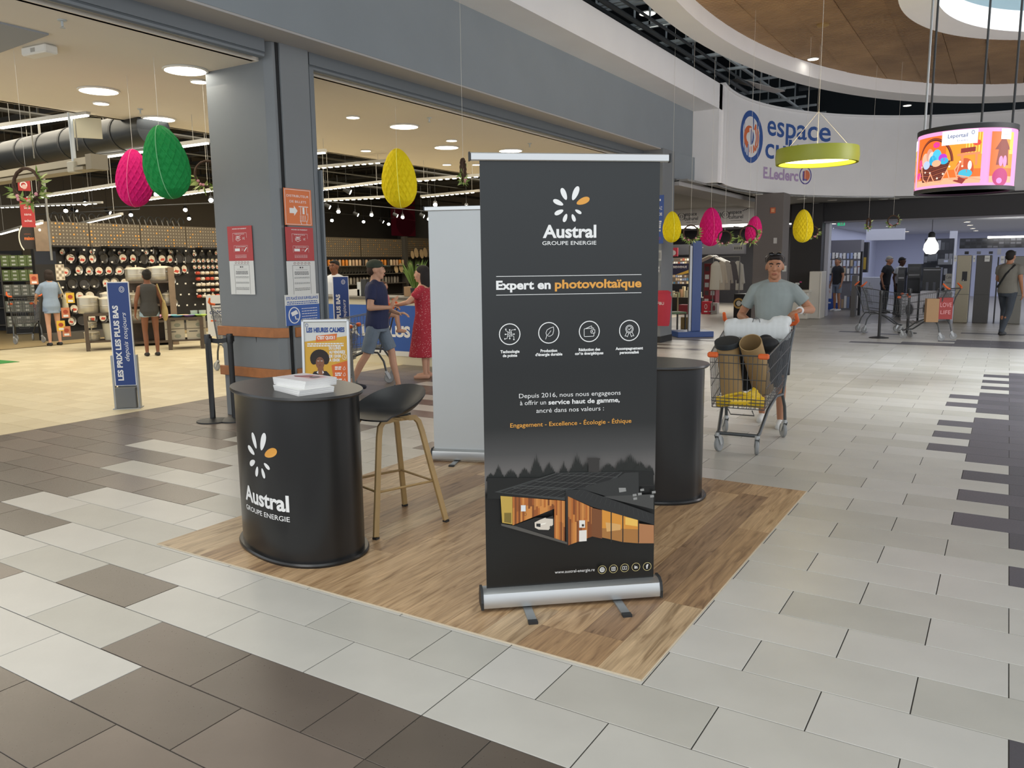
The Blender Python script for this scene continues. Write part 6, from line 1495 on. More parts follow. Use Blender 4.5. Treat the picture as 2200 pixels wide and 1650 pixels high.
for i, (x, z, r_, hh) in enumerate(((-.20, .191, .14, .16), (-.20, .445, .10, .1))): pot(r_, hh, ('stack of steel pots under the low table, lower one', 'steel pot on top of the stack under the low table')[i], None, TM1 @ V((x, .3, z)))
o = one(C('c2bda8'), lambda b: b.lathe([(.12, 0), (.15, .33), (.14, .33), (.11, .02), (.001, .02)], 18), 'bucket', smooth=40); o.location = TM1 @ V((.14, .3, .192)); tag(o, 'pale bucket under the low dark table', 'bucket')
# tall shelf unit behind the tank top woman
l, r_ = PD(284, 722, 18.2), PD(384, 722, 18.2); a = atan2(r_.y-l.y, r_.x-l.x); c = (l+r_)/2; W = (V(r_[:2])-V(l[:2])).length
t = T_('shelf_unit', 'wooden shelf unit with big pale pots behind the woman in the sleeveless top', 'shelving', (c.x, c.y, 0), a)
bx('side_panel', WTAUPE, W/2-.12, W/2, 0, .6, 0, 1.62, t); bx('back_panel', WDARK, -W/2, W/2, .56, .6, 0, 1.5, t)
for z in (.05, .48, .82, 1.30): bx('shelf', WDARK, -W/2, W/2-.12, 0, .56, z, z+.04, t)
UM = MX.Translation((c.x, c.y, 0)) @ MX.Rotation(a, 4, 'Z')
pot(.21, .24, 'big pale pot on the top shelf, left of the woman in the sleeveless top', None, UM @ V((-.28, .3, 1.341))); pot(.24, .26, 'wide pale pot on the top shelf, right of the woman in the sleeveless top', None, UM @ V((.19, .28, 1.341)))
pot(.13, .2, 'small pale pot on the middle shelf left of the woman in the sleeveless top', None, UM @ V((-.36, .25, .861))); pot(.12, .19, 'small pale pot on the middle shelf right of the woman in the sleeveless top', None, UM @ V((.30, .25, .861)))
pot(.15, .22, 'pale pot on the lower shelf beside the blue pylon', None, UM @ V((-.34, .25, .521)))
TM2, W2_, h2_ = table('dark display table with folded cloths beside the pillar', 362, 440, 682, 742, 17.0)
cols = ['b87fb0', '7fae5a', '4f93b5', 'c9b060', '8e6fae', '57a07a', 'a7c25c', 'd09a9a', '6f9fc4']
for i in range(9):
    o = one(C(cols[i], .8), lambda b: b.lathe([(.001, 0), (.07, .0), (.12, .04), (.11, .045), (.06, .012), (.001, .012)], 14), 'bowl', smooth=50); o.location = TM2 @ V((-.36+.11*(i % 7), .15+.22*(i//7)+.1*(i % 2), h2_+.001+.045*(i % 2 == 5)))
    tag(o, '%s bowl on the display table beside the pillar' % ('mauve', 'green', 'blue', 'mustard', 'purple', 'teal', 'lime', 'rose', 'pale blue')[i], 'bowl')
for i in range(2):
    o = one(C('b9c4bb', .5), lambda b: b.lathe([(.001, 0), (.06, .0), (.07, .11), (.065, .11), (.055, .01), (.001, .01)], 14), 'cup', smooth=50); o.location = TM2 @ V((.18+.16*i, .45, h2_+.001)); tag(o, ('pale cup at the back of the bowl table', 'pale cup nearest the pillar on the bowl table')[i], 'cup')
for i in range(2):
    for j in range(2):
        t = T_('carton', ('lower left', 'lower right', 'upper left', 'upper right')[i+2*j]+' white carton under the bowl table', 'box', TM2 @ V((-.20+.40*i, .3, .191+.22*j)), TM2.to_euler().z)
        o = bx('box', C('b5ae9c'), -.18, .18, -.2, .2, 0, .21, t); P = Print(lambda u, v, l: V((u, -.2-l, v))); P.m(C('8b8f80')).disc(.05, .07, .06, .04).m(INKP).rect(-.14, .15, .02, .17); P.build('print', o, fixn=False)
# framed offer sign
def offer(P): P.m(PAPER); P.m(C('6a6a66')); ptext(P, 'OPÉRATION', .55, .66, .04, .6); P.m(C('2f3f6a')); ptext(P, 'CHÈQUE', .55, .54, .08, .85, bold=.04); P.m(C('6a6a66')); ptext(P, 'DÉPÔT', .55, .44, .07, .75, bold=.02); P.m(ORG).rect(.15, .36, .4, .40)
s_ = billboard('offer_sign', 'white framed offer sign standing left behind the pillar', 'sign', 442, 634, 490, 722, 14.2, PAPER, offer)
one(C('3a5fa0'), lambda b: (b.box(0, .02, -.012, .006, 0, .62), b.box(0, .36, -.012, .006, .60, .62)), 'frame', s_)
copy(cartA, G(517, 800), R(60), 'trolley mostly hidden behind the grey pillar')

# ---- welcome desk
YD = 10.0; zt = PY(800, 638, YD).z; zw = PY(800, 655, YD).z
t = T_('welcome_desk', 'long blue welcome desk with white lettering behind the shoppers', 'counter', (-8.7, YD, 0))
bx('body', C('d8cfb4'), -2.2, 2.0, 0, .7, 0, zt-.04, t); bx('worktop', C('5f5a50'), -2.25, 2.05, -.06, .75, zt-.04, zt, t)
pn = bx('blue_panel', C('2354a6', .45), -2.2, 2.0, -.012, 0, .22, zw, t); bx('white_strip', PAPER, -2.2, 2.0, -.012, 0, .14, .22, t)
P = Print(lambda u, v, l: V((u, -.012-l, v))); zb_ = PY(900, 725, YD).z; zh = PY(900, 702, YD).z-zb_
x_ = lambda px: PY(px, 710, YD).x+8.7
P.m(PW).text('LES PRIX LES PLUS BAS', x_(938), zb_, zh, al='r', bold=.05, width=x_(938)-x_(679)); P.build('print', pn, fixn=False)
def dbox(name, label, cat, x0, x1, y0, y1, m, Y=YD+.3, dep=.2):
    a_, b_ = PY(x0, y1, Y), PY(x1, y0, Y); zb0 = zt+.001; o = one(m, lambda b: b.box(0, b_.x-a_.x, 0, dep, 0, max(b_.z-zb0, .02)), name); o.location = (a_.x, Y, zb0); tag(o, label, cat); return o
dbox('document_holder', 'white leaflet holder on the welcome desk beside the pylon', 'holder', 716, 730, 600, 636, PAPER); dbox('terminal', 'pale angled terminal screen on the welcome desk', 'terminal', 768, 790, 606, 636, C('c9ccc8'))
dbox('card_reader', 'black card reader on the welcome desk', 'card reader', 776, 786, 600, 636, BLKM, YD+.15, .08); dbox('display_card', 'white card with pictures on the welcome desk', 'card', 750, 772, 622, 637, C('d8d2c6')); dbox('cardboard_tray', 'tan cardboard tray on the welcome desk', 'tray', 868, 884, 616, 632, C('9a7b58'), YD+.4)
t = T_('potted_grass', 'tall green grass plant in a pot on the welcome desk', 'plant', (PY(893, 628, YD+.35).x, YD+.35, zt+.001)); one(BLKM, lambda b: b.lathe([(.07, 0), (.09, .14), (.08, .14), (.001, .12)], 16), 'pot', t, smooth=40)
b = B(); b.m(mat('grass_green', sr('6f8a3e'), .6))
for i in range(90):
    a = rr.uniform(0, 6.28); q = rr.uniform(0, .05); e = rr.uniform(.02, .22); h_ = rr.uniform(.28, .50); p = V((q*cos(a), q*sin(a), .12)); w_ = V((-sin(a), cos(a), 0))*.006
    b.add([p-w_, p+w_, p+V((e*.4*cos(a), e*.4*sin(a), h_*.6))+w_*.8, p+V((e*cos(a), e*sin(a), h_)), p+V((e*.4*cos(a), e*.4*sin(a), h_*.6))-w_*.8], [(0, 1, 2, 3, 4)])
b.build('grass', t, kind='stuff', fixn=False)

# ---- second header wall, X = -21, Y 20.6..28
X2 = -21.
t = T_('kitchenware_wall', 'dotted taupe header wall with lit shelves seen above the welcome desk', 'shelving', (X2, 24, 0))
bx('back_panel', SHELF, -.1, 0, -3.6, 5.6, 0, 1.95, t); bx('post', SHELFG, 0, .2, 1.42, 1.6, 0, 2.75, t)
for i, (y0, y1) in enumerate(((-3.4, -1.05), (-1.0, 1.4), (1.65, 3.6), (3.65, 5.6))):
    h_ = bx('header_panel', PEG, -.08, .05, y0, y1, 1.93, 2.64 if i < 2 else 2.72, t); P = Print(lambda u, v, l, y0=y0: V((.051+l, y0+u, 1.95+v))); dots(P, y1-y0, .66, 22, 8); P.build('print', h_, fixn=False)
for z in (.45, .9, 1.28, 1.58): bx('shelf', SHELFG, 0, .4, -3.5, 1.4, z, z+.03, t); 
for z in (.45, .9): bx('shelf', SHELFG, 0, .4, 1.65, 5.5, z, z+.03, t)
jar = {}
def bottle(h, hh, r_, lab, grp):
    t = T_('jar', lab, 'jar', (0, 0, 0), 0, grp)
    one(C(h, .45), lambda b: b.lathe([(r_, 0), (r_, hh*.8), (r_*.7, hh*.9)], 10), 'body', t, smooth=40); one(C('3a342e'), lambda b: b.lathe([(r_*.72, hh*.9), (r_*.72, hh)], 8), 'lid', t); return t
for z, n, pal, hh, gp in ((1.61, 26, ('e08a2c', 'e6c9a0', 'c9a884', '3a3026', 'd9b48c'), .24, 'jars on the upper lit shelf'), (.93, 24, ('8e867a', 'a89f8c', '6e655a'), .26, 'tools and jars on the middle shelf')):
    pr_ = [bottle(c_, hh, .055, 'small jar or bottle among the '+gp, gp) for c_ in pal]; us = set()
    for i in range(n):
        k = (0 if (i < 5 and z > 1.5) else rr.randrange(len(pal))); loc = (X2+.2, 20.75+i*.18, z)
        if k not in us: pr_[k].location = loc; us.add(k)
        else: copy(pr_[k], loc)
    for k in range(len(pal)):
        if k not in us: pr_[k].location = (X2+.2, 20.7+(n+k)*.18, z)
b = B(); b.m(mat('cutlery', sr('b9b5aa'), .3, metal=.7))
for i in range(60): y = 21.6+i*.055; b.box(X2+.06, X2+.07, y, y+.02, 1.32+.03*(i % 3), 1.56)
tag(b.build('cutlery_row', fixn=False), 'dense row of shiny utensils hanging on the lit wall', 'utensils', kind='stuff')
for i, (y, z, r_) in enumerate(((25.75, 2.02, .16), (26.0, 2.1, .2), (26.35, 2.06, .19), (26.6, 2.12, .2), (24.7, 1.45, .17), (25.0, 1.5, .19), (25.6, 1.55, .16))):
    o = one(C('d6b98e', .6), lambda b: b.rings([[(x, r_*.62*cos(2*pi*j/18), r_*sin(2*pi*j/18)) for j in range(18)] for x in (0, .02)]), 'cutting_board'); o.location = (X2+.3, y, z); o.rotation_euler = (0, -.15, 0); tag(o, 'oval wooden board hanging on the kitchenware wall', 'board', 'oval boards on the kitchenware wall')
o = sheet_on('wall_banner', 'crimson banner high on the back wall behind the yellow egg', 'banner', PX(838, 412, -23.5), PX(893, 508, -23.5), C('9c2340'), lambda P: P.m(C('7c1a33')).disc(.6, .3, .4, .3).m(C('c0506a')).line([(0, .42), (1, .38)], .01).line([(0, .7), (1, .74)], .01))
o['label'] = 'crimson banner high on the back wall behind the yellow egg'

# ---- ceiling clutter in the hall
LED = mat('led_strip', (1, 1, .95), .5, emit=7, ecol=(1, .97, .86)); LEDB = mat('led_body', sr('b9b6ac'), .5)
def strip(label, x0, y0, x1, y1, z, dotted=False):
    Ds = 13.5 if y0 < 345 else (16 if y0 < 400 else (19 if y0 < 440 else 24)); a_, b_ = PD(x0, y0, Ds), None; b_ = G(x1, y1, a_.z); d = b_-a_; L = d.length
    t = T_('strip_light', label, 'light', a_, atan2(d.y, d.x), 'linear lights in the dark hall ceiling')
    bx('housing', LEDB, 0, L, -.03, .03, 0, .05, t)
    for f_q in (.12, .88): one(LEDB, lambda b: b.cyl((L*f_q, 0, .05), (L*f_q, 0, (5.5 if a_.x < -10.4 else 3.6)-a_.z), .004, 4), 'suspension_rod', t)
    if dotted: one(LED, lambda b: [b.box(i*.16+.04, i*.16+.11, -.02, .02, -.012, 0) for i in range(int(L/.16))], 'lamp_row', t, kind='stuff', fixn=False)
    else: bx('tube', LED, .02, L-.02, -.022, .022, -.02, 0, t)
for i, (x0, y0, x1, y1, z, d_) in enumerate(((205, 339, 448, 306, 4.0, False), (60, 428, 262, 398, 4.2, True), (0, 446, 220, 437, 4.2, True), (300, 432, 470, 408, 4.3, True), (0, 503, 90, 478, 4.0, False), (150, 487, 262, 462, 4.0, True), (676, 362, 832, 348, 4.2, True), (680, 410, 828, 392, 4.2, True), (895, 389, 1032, 379, 4.2, True), (905, 424, 1030, 412, 4.3, True), (690, 432, 828, 425, 4.3, True), (0, 274, 190, 246, 4.5, False), (660, 330, 700, 327, 4.0, False))):
    strip('linear ceiling light in the dark hall, %s' % ('bright one behind the paper eggs', 'dotted one left of the pink egg', 'long dotted one under the black duct', 'dotted one between green egg and pillar', 'one at the left edge above the gondola', 'dotted one above the pan wall', 'highest one right of the pillar', 'second one right of the pillar', 'one running behind the wreath by the banner', 'one low behind the grey banner', 'faint one above the spot tracks', 'topmost one at the left edge', 'short one touching the pillar')[i], x0, y0, x1, y1, z, d_)
SPM = mat('spot_lens', (1, 1, .95), .5, emit=28, ecol=(1, .95, .82))
def spot(loc, rz, lab='black track spotlight shining in the dark hall'):
    t = T_('track_spotlight', lab, 'spotlight', loc, rz, 'track spotlights in the dark hall')
    hd = one(BLKM, lambda b: (b.tube([(0, .09, .05), (0, -.06, -.03)], 0, 12, radii=[.05, .062]), b.cyl((0, .03, .02), (0, .03, .16), .012, 5), b.cyl((0, .03, .16), (0, .03, 5.5-loc.z), .004, 4)), 'head', t, smooth=40)
    one(SPM, lambda b: b.tube([(0, -.06, -.031), (0, -.068, -.035)], 0, 12, radii=[.055, .05]), 'lens', t); return t
f_ = None
for x, y in ((183, 435), (141, 451), (281, 460), (336, 415), (398, 449), (406, 468), (453, 428), (935, 438), (1002, 443), (727, 453), (798, 460), (865, 465), (713, 472), (781, 475), (835, 480), (694, 484), (921, 469)):
    c = G(x, y, 3.25); rz = atan2(c.y, c.x)-pi/2
    if f_ is None: f_ = spot(c, rz)
    else: copy(f_, c, rz)
offl = None
for x, y in ((747, 410), (704, 443), (765, 460), (850, 462), (907, 463), (820, 475), (232, 455), (160, 452)):
    c = G(x, y, 3.3); t = copy(f_, c, 2.2, label='black track spotlight pointing away, dark from here'); t['group'] = 'spotlights turned away in the hall'
for i, (x0, y0, x1, y1, z) in enumerate(((681, 388, 832, 405, 3.6), (681, 431, 925, 455, 3.42), (683, 455, 845, 469, 3.42), (60, 462, 300, 450, 3.3), (200, 447, 470, 436, 3.3))):
    a_ = G(x0, y0, z) if i < 3 else PD(x0, y0, 21); b_ = G(x1, y1, a_.z); o = one(BLKM, lambda b: (b.cyl(a_, b_, .013, 4), b.cyl(a_, (a_.x, a_.y, 5.5 if a_.x < -10.4 else 3.6), .005, 4), b.cyl(b_, (b_.x, b_.y, 5.5 if b_.x < -10.4 else 3.6), .005, 4)), 'light_track'); tag(o, 'black light track crossing the hall ceiling, %s' % ('upper one right of pillar', 'middle one above the desk', 'lowest one above the desk', 'left one above the gondola', 'one above the pan wall')[i], 'track')
a_ = PD(-60, 352, 17.5); b_ = G(330, 275, a_.z)
t = T_('air_duct', 'big round black air duct crossing the upper left of the hall', 'duct', a_); d = b_-a_
one(mat('duct_black', sr('2c3033'), .38, metal=.4), lambda b: b.cyl((0, 0, 0), d, .24, 24), 'duct', t, smooth=40)
for i in range(1, 8): one(BLKM, lambda b: b.cyl(d*(i/8), d*(i/8)+d.normalized()*.05, .247, 24), 'joint_band', t, smooth=40)
a_ = PD(-80, 396, 15.5); b_ = G(204, 352, a_.z); t = T_('heater_unit', 'long beige ceiling unit hanging above the left wreath', 'unit', a_, atan2((b_-a_).y, (b_-a_).x)); L = (b_-a_).length
bx('housing', mat('beige_unit', sr('a39a84'), .5), 0, L, -.07, .07, 0, .09, t); bx('lower_tray', mat('beige_unit2', sr('8b836f'), .5), 0, L-.1, -.11, .11, -.07, -.03, t); bx('end_box', C('77705f'), L-.02, L+.12, -.11, .11, -.08, .11, t)
one(C('8a867a'), lambda b: [b.cyl((L*f, 0, .2), (L*f, 0, 1.6), .008, 4) for f in (.3, .6, .9)], 'rods', t)
o = billboard('ceiling_board', 'blank pale square panel hanging from the hall ceiling', 'panel', 153, 253, 217, 297, 12.4, C('cfc7ab'), None); 
c = PD(155, 300, 12.2); o = one(GALV, lambda b: b.cyl((0, 0, -.35), (0, 0, 1.6), .03, 8), 'pole', smooth=50); o.location = c; tag(o, 'grey pole beside the pale square ceiling panel', 'pole'); one(C('a9a698'), lambda b: b.cbox((0, 0, -.35), (.16, .12, .14), .01), 'junction_box', o)
c = PD(256, 272, 13.0); t = T_('camera', 'white surveillance camera on a stem at the cream ceiling edge', 'camera', c); one(C('d8d5c8'), lambda b: b.cyl((0, 0, -.12), (0, 0, .45), .022, 8), 'stem', t, smooth=40); one(C('d8d5c8'), lambda b: b.tube([(-.03, .05, -.13), (.07, -.05, -.19)], 0, 12, radii=[.03, .042]), 'body', t, smooth=40); one(BLKM, lambda b: b.tube([(.072, -.052, -.191), (.078, -.057, -.194)], .03, 12), 'lens', t)
GIR = mat('girder_grey', sr('3b3a36'), .7)
for i in range(15):
    y = 4+i*1.7; o = one(GIR, lambda b: (b.box(-24.8, -10.6, -.05, .05, 0, .1), b.box(-24.8, -10.6, -.03, .03, .42, .48), [b.box(-24.8+j*.9, -24.76+j*.9, -.02, .02, .1, .42) for j in range(16)]), 'roof_girder'); o.location = (0, y, 4.55+.1*(i % 2)); tag(o, 'grey lattice girder under the black hall ceiling', 'girder', 'girders under the hall ceiling')
for i in range(10):
    x = -11.4-i*1.35; o = one(GIR, lambda b: b.cyl((0, 3, 0), (0, 29.5, 0), .035, 6), 'ceiling_pipe', smooth=40); o.location = (x, 0, 4.42-.12*(i % 3)); tag(o, 'thin pipe running under the hall girders', 'pipe', 'pipes under the hall girders')
# green floor mat
o = one(C('2f7d36', .8), lambda b: b.prism([tuple(G(-60, 772)[:2]), tuple(G(0, 774)[:2]), tuple(G(42, 777.5)[:2]), tuple(G(0, 782)[:2]), tuple(G(-60, 784)[:2])], .001, .006), 'floor_mat'); tag(o, 'green corner of a mat on the hall floor at the left edge', 'mat')
# ============================================================= RIGHT SIDE SHOPS
# far column: trolley sign, notices, red bag
def kaz(P):
    P.m(PW); ptext(P, 'LA KAZ', .5, .70, .07, .7); ptext(P, 'CADDIE', .5, .58, .06, .7, bold=.02); P.ring(.4, .90, .08, .03, r2=.025); P.rect(.52, .88, .72, .92)
    P.line([(.12, .52), (.24, .50), (.36, .33), (.74, .33)], .03); P.poly((.26, .48), (.82, .47), (.74, .35), (.36, .35)); P.m(BL2)
    for i in range(3): P.line([(.42+.12*i, .47), (.44+.1*i, .35)], .025)
    P.line([(.3, .43), (.8, .43)], .012).line([(.33, .39), (.78, .39)], .012); P.m(PW).ring(.40, .27, .08, .03, r2=.022).ring(.68, .27, .08, .03, r2=.022); P.m(C('9a3a4a')); ptext(P, '100', .5, .08, .06, .5)
xk = -5.85; yk = 15.09
sheet_on('trolley_sign', 'narrow blue trolley bay sign on the far grey column', 'sign', PY(1403, 420, yk), PY(1425, 523, yk), C('2c4f98', .45), kaz)
sheet_on('small_notice', 'small pale notice on the far column below the blue trolley sign', 'notice', PY(1408, 538, yk), PY(1421, 560, yk), C('a7a8a6'), lambda P: [P.m(C('55565a')).rect(.1+.2*i, .2, .2+.2*i, .8) for i in range(4)])
sheet_on('small_notice', 'two tiny pictograms low on the far column', 'notice', PY(1410, 571, yk), PY(1418, 586, yk), C('8f9293'), lambda P: P.m(PW).ring(.5, .72, .3, .1, r2=.15).ring(.5, .28, .3, .1, r2=.15))
c = PY(1422, 700, yk-.14); t = T_('red_bag', 'tall red fabric bag with white print hanging on the far column', 'bag', (c.x, yk-.12, c.z), -pi/2)
b = B(); b.m(mat('red_fabric', sr('b23040'), .8)); hh = PY(1422, 624, yk-.14).z-c.z
b.rings([[(q*.6*cos(2*pi*j/16), q*(1+.05*sin(5*j))*sin(2*pi*j/16), z) for j in range(16)] for q, z in ((.13, 0), (.145, .05), (.165, hh*.5), (.18, hh*.8), (.15, hh*.88), (.165, hh*.95), (.11, hh))]); b.build('bag', t, smooth=40)
P = Print(lambda u, v, l: V((.105+l, u, v))); P.m(PW).text('FBU', 0, hh*.6, .06, rot=0); P.build('print', t, fixn=False)
# blue display post
c = G(1485, 722); t = T_('display_post', 'tall blue price post on a blue base left of the man with the trolley', 'sign', (c.x, c.y, 0), R(38))
BLP = mat('blue_post', sr('2b4a86'), .4)
bx('base', BLP, -.40, .40, -.30, .30, .0, .12, t, bevel=.01); bx('post', BLP, -.02, .18, -.06, .06, .12, 2.05, t); bx('side_rail', ALUD, -.08, -.03, -.05, .03, .12, 1.95, t); bx('slot', C('24262a'), -.025, -.02, -.05, .05, .3, 1.9, t)
# culture shop front panel
YP = 24.2
def lg(P):
    for u in (.32, .80):
        P.m(C('4a4a4e')).ring(u-.105, .52, .045, .012, r2=.2).m(C('4a4a4e')).ring(u-.105, .52, .02, .008, r2=.09); ptext(P, 'espace', u+.0, .56, .2, .13, bold=.02); ptext(P, 'culturel', u+.005, .30, .2, .15, bold=.02); P.rect(u-.05, .18, u+.07, .2)
    r_ = random.Random(4)
    for u0 in (.07, .53):
        for i in range(14): P.m(C(('5a5a5e', '2f2f33', '8a8a8c')[i % 3])).rect(u0+i*.0085, .22, u0+i*.0085+.006, .22+r_.uniform(.3, .5))
    for i in range(6): P.m(C('3a3a3e')).disc(.88+.015*i, .7+.03*i, .006, .03)
sheet_on('shop_banner', 'long white banner with grey shop emblems above the culture shop entrance', 'sign', PY(1425, 449, YP), PY(1622, 480, YP), C('c9c6c4'), lg, th=.05)
# fluorescent strips in the culture shop
for i in range(6):
    x = -10.8+i*.9; o = one(LED, lambda b: b.box(0, .7, 0, 2.6, -.03, 0), 'strip_light'); o.location = (x, 25.6+.3*(i % 2), 2.838); tag(o, 'fluorescent strip in the culture shop ceiling', 'light', 'fluorescent strips in the culture shop')
def PBOX(name, label, cat, x0, x1, ytop, ybot, Y, dep, m, draw=None, z0=None, group=None, bev=0):
    """a box whose front face stands at depth Y between pixel columns"""
    a_, b_ = PY(x0, ybot, Y), PY(x1, ytop, Y); zb = a_.z if z0 is None else z0; w_, h_ = b_.x-a_.x, b_.z-zb
    t = T_(name, label, cat, (a_.x, Y, zb), 0, group); o = one(m, lambda b: b.box(0, w_, 0, dep, 0, h_), 'body', t, bevel=bev)
    if draw: P = Print(lambda u, v, l: V((u*w_, -l-.001, v*h_))); P.W = w_; P.Hh = h_; draw(P); P.build('print', o, fixn=False)
    t['w'] = w_; t['hh'] = h_
    return t
rb_ = random.Random(21)
def goods(cols, n, m):
    def f(P):
        for i in range(n):
            for j in range(m):
                if rb_.random() < .88: P.m(C(rb_.choice(cols))).rect((i+.08)/n, (j+.1)/m, (i+.9)/n, (j+rb_.uniform(.55, .9))/m)
    return f
WCOL = ['d8d6d0', '9aa0b5', 'b59a7a', '5a4a42', 'c9c4bb', '7c8aa8', 'a8553f', 'e4e0d8']
PBOX('wall_header', 'black header of the culture shop with pale lettering', 'sign', 1430, 1600, 522, 548, 27.5, .2, C('232226'), lambda P: (P.m(C('8a888a')), ptext(P, "L'ART", .42, .35, .35, .14)))
PBOX('picture_sign', 'red and grey picture sign left in the culture shop', 'sign', 1432, 1456, 532, 551, 25.5, .05, C('a83040'), lambda P: P.m(C('b9b4b4')).disc(.6, .4, .25, .3).rect(.1, .2, .35, .8))
PBOX('book_wall', 'lit shelves crowded with small goods at the back of the culture shop', 'shelving', 1432, 1500, 553, 625, 28.5, .4, C('5a4e44'), goods(WCOL+['c9b58a', '3a6a8a'], 14, 8), z0=.8)
PBOX('festival_banner', 'dark blue banner with yellow sweep above the goods table', 'banner', 1440, 1482, 566, 590, 25.8, .03, C('2c2d4a'), lambda P: (P.m(C('d8b04a')).poly((.3, .0), (1, .45), (1, .15), (.6, .0)), P.m(PW), ptext(P, 'BIENVENUE', .5, .6, .2, .7, bold=.02)))
t = PBOX('goods_table', 'black table of lit gift boxes in the culture shop', 'table', 1432, 1508, 640, 672, 24.9, .9, C('26231f'), None, z0=0)
for i in range(12):
    x0 = 1436+i*5.8; hgt = rb_.uniform(8, 26); PBOX('gift_box', 'small lit gift box on the black table in the culture shop', 'box', x0, x0+5, 640-hgt, 640, 24.95+.12*(i % 3), .15, C(('cdbb92', 'b9b8a0', 'd8c9a4', '8fa07a', 'c49a78')[i % 5]), None, group='gift boxes on the culture shop table')
t = PBOX('red_tower', 'dark red tower shelf of small cases in the culture shop', 'shelving', 1511, 1539, 566, 660, 24.6, .4, C('6a1d28'), lambda P: [P.m(C(('9aa3a8', 'b5b8ba', '3a3338')[(i+j) % 3])).rect(.08+.5*i, .04+.162*j, .42+.5*i, .13+.162*j) for i in range(2) for j in range(6)], z0=0)
PBOX('red_carton', 'bright red carton on the floor before the red tower', 'box', 1507, 1526, 648, 665, 24.2, .25, C('b8283a'), lambda P: P.m(PW).ring(.5, .6, .15, .04, r2=.2).rect(.3, .15, .7, .25), z0=0)
PBOX('white_carton', 'small white carton beside the bright red one', 'box', 1527, 1541, 651, 665, 24.25, .2, C('a8a3a0'), lambda P: P.m(C('7a3a44')).disc(.5, .5, .2, .3), z0=0)
# striped hut roof
c = PY(1524, 548, 24.0); t = T_('hut_roof', 'small striped pitched roof display in the culture shop', 'display', (c.x, 24.0, c.z))
for s in (-1, 1):
    for i in range(5): one(C('c9c3b4' if i % 2 == 0 else '5a5450'), lambda b: b.add([(s*.02, i*.12, -.0), (s*.50, i*.12, -.22), (s*.50, i*.12+.11, -.22), (s*.02, i*.12+.11, 0), (s*.02, i*.12, -.03), (s*.50, i*.12, -.25), (s*.50, i*.12+.11, -.25), (s*.02, i*.12+.11, -.03)], [(0, 1, 2, 3), (4, 7, 6, 5), (0, 4, 5, 1), (1, 5, 6, 2), (2, 6, 7, 3), (3, 7, 4, 0)]), 'slat', t)
# clothes rack
c = PY(1558, 665, 24.0); t = T_('clothes_rack', 'clothes rack with pale coats hanging in the shop doorway', 'rack', (c.x, 24.0, 0)); one(C('6a6866'), lambda b: (b.cyl((-.4, 0, .1), (-.4, 0, 1.75), .015, 6), b.cyl((.4, 0, .1), (.4, 0, 1.75), .015, 6), b.cyl((-.4, 0, 1.75), (.4, 0, 1.75), .015, 6), b.cyl((-.45, -.2, .1), (-.35, .2, .1), .015, 6), b.cyl((.45, -.2, .1), (.35, .2, .1), .015, 6)), 'frame', t)
for i in range(5):
    o = blobobj(C(('b5b1a6', 'a39a8c', '8e8880', '4a4648', 'aaa79e')[i], .85), lambda b: (b.tube([(0, 0, 1.62), (0, 0, 1.5), (0, 0, .75)], 0, 12, radii=[(.05, .02), (.16, .06), (.19, .07)], up=(0, 1, 0)), b.tube([(.12, 0, 1.52), (.2, -.02, .95)], .045, 8)), 'coat', None, .02, 1); o.location = (c.x-.32+.16*i, 24.0+.02*i, .0)
    tag(o, 'pale coat hanging on the doorway rack', 'coat', 'coats on the doorway rack')
t = PBOX('glass_counter', 'black counter with gold round emblem behind the man with the trolley', 'counter', 1575, 1615, 632, 700, 22.6, .7, C('1f1e20', .3), lambda P: P.m(C('a8874a')).ring(.28, .62, .3, .08, r2=.22).m(C('b9b4a8')).disc(.28, .62, .14, .11), z0=0)
PBOX('info_sign', 'pale pictogram sign hanging at the dark shop ceiling', 'sign', 1576, 1596, 526, 538, 23.8, .02, C('8f8f8a'), lambda P: [P.m(C('3a3a3a')).disc(.15+.23*i, .4, .07, .25) for i in range(4)])
c = G(1447, 712); t = T_('chair', 'wooden framed chair with green seat beside the red bag', 'chair', (c.x, c.y, 0), R(50))
bx('seat', C('4f6a44'), -.22, .22, -.2, .2, .42, .46, t)
for x in (-.2, .2):
    for y in (-.18, .18): bx('leg', C('2a2826'), x-.015, x+.015, y-.015, y+.015, 0, .42, t)
one(C('a8926a'), lambda b: b.tube([(-.2, .18, .46), (-.22, .22, .9), (.22, .22, .9), (.2, .18, .46)], .02, 6), 'backrest', t)
PBOX('stool_box', 'wicker box between chair and blue post', 'box', 1462, 1480, 682, 712, 18.6, .3, C('8a744a'), None, z0=0); PBOX('red_crate', 'dark red crate behind the blue post', 'crate', 1458, 1476, 655, 680, 23.9, .3, C('7c2430'), None, z0=0)
# column details
sheet_on('column_notice', 'small white notice on the taupe column', 'notice', PY(1662, 511, 20.14), PY(1669, 523, 20.14), C('c9c6c0'), None); sheet_on('orange_notice', 'small orange sign at the top of the taupe column', 'notice', PY(1655, 446, 20.14), PY(1666, 458, 20.14), C('c4603a'), lambda P: P.m(C('e6a070')).rect(.2, .2, .8, .8))
sheet_on('switch_plate', 'pale switch plate on the black pier beside the man', 'plate', PX(1681, 571, -4.59), PX(1689, 583, -4.59), C('cfcdbf'), None)
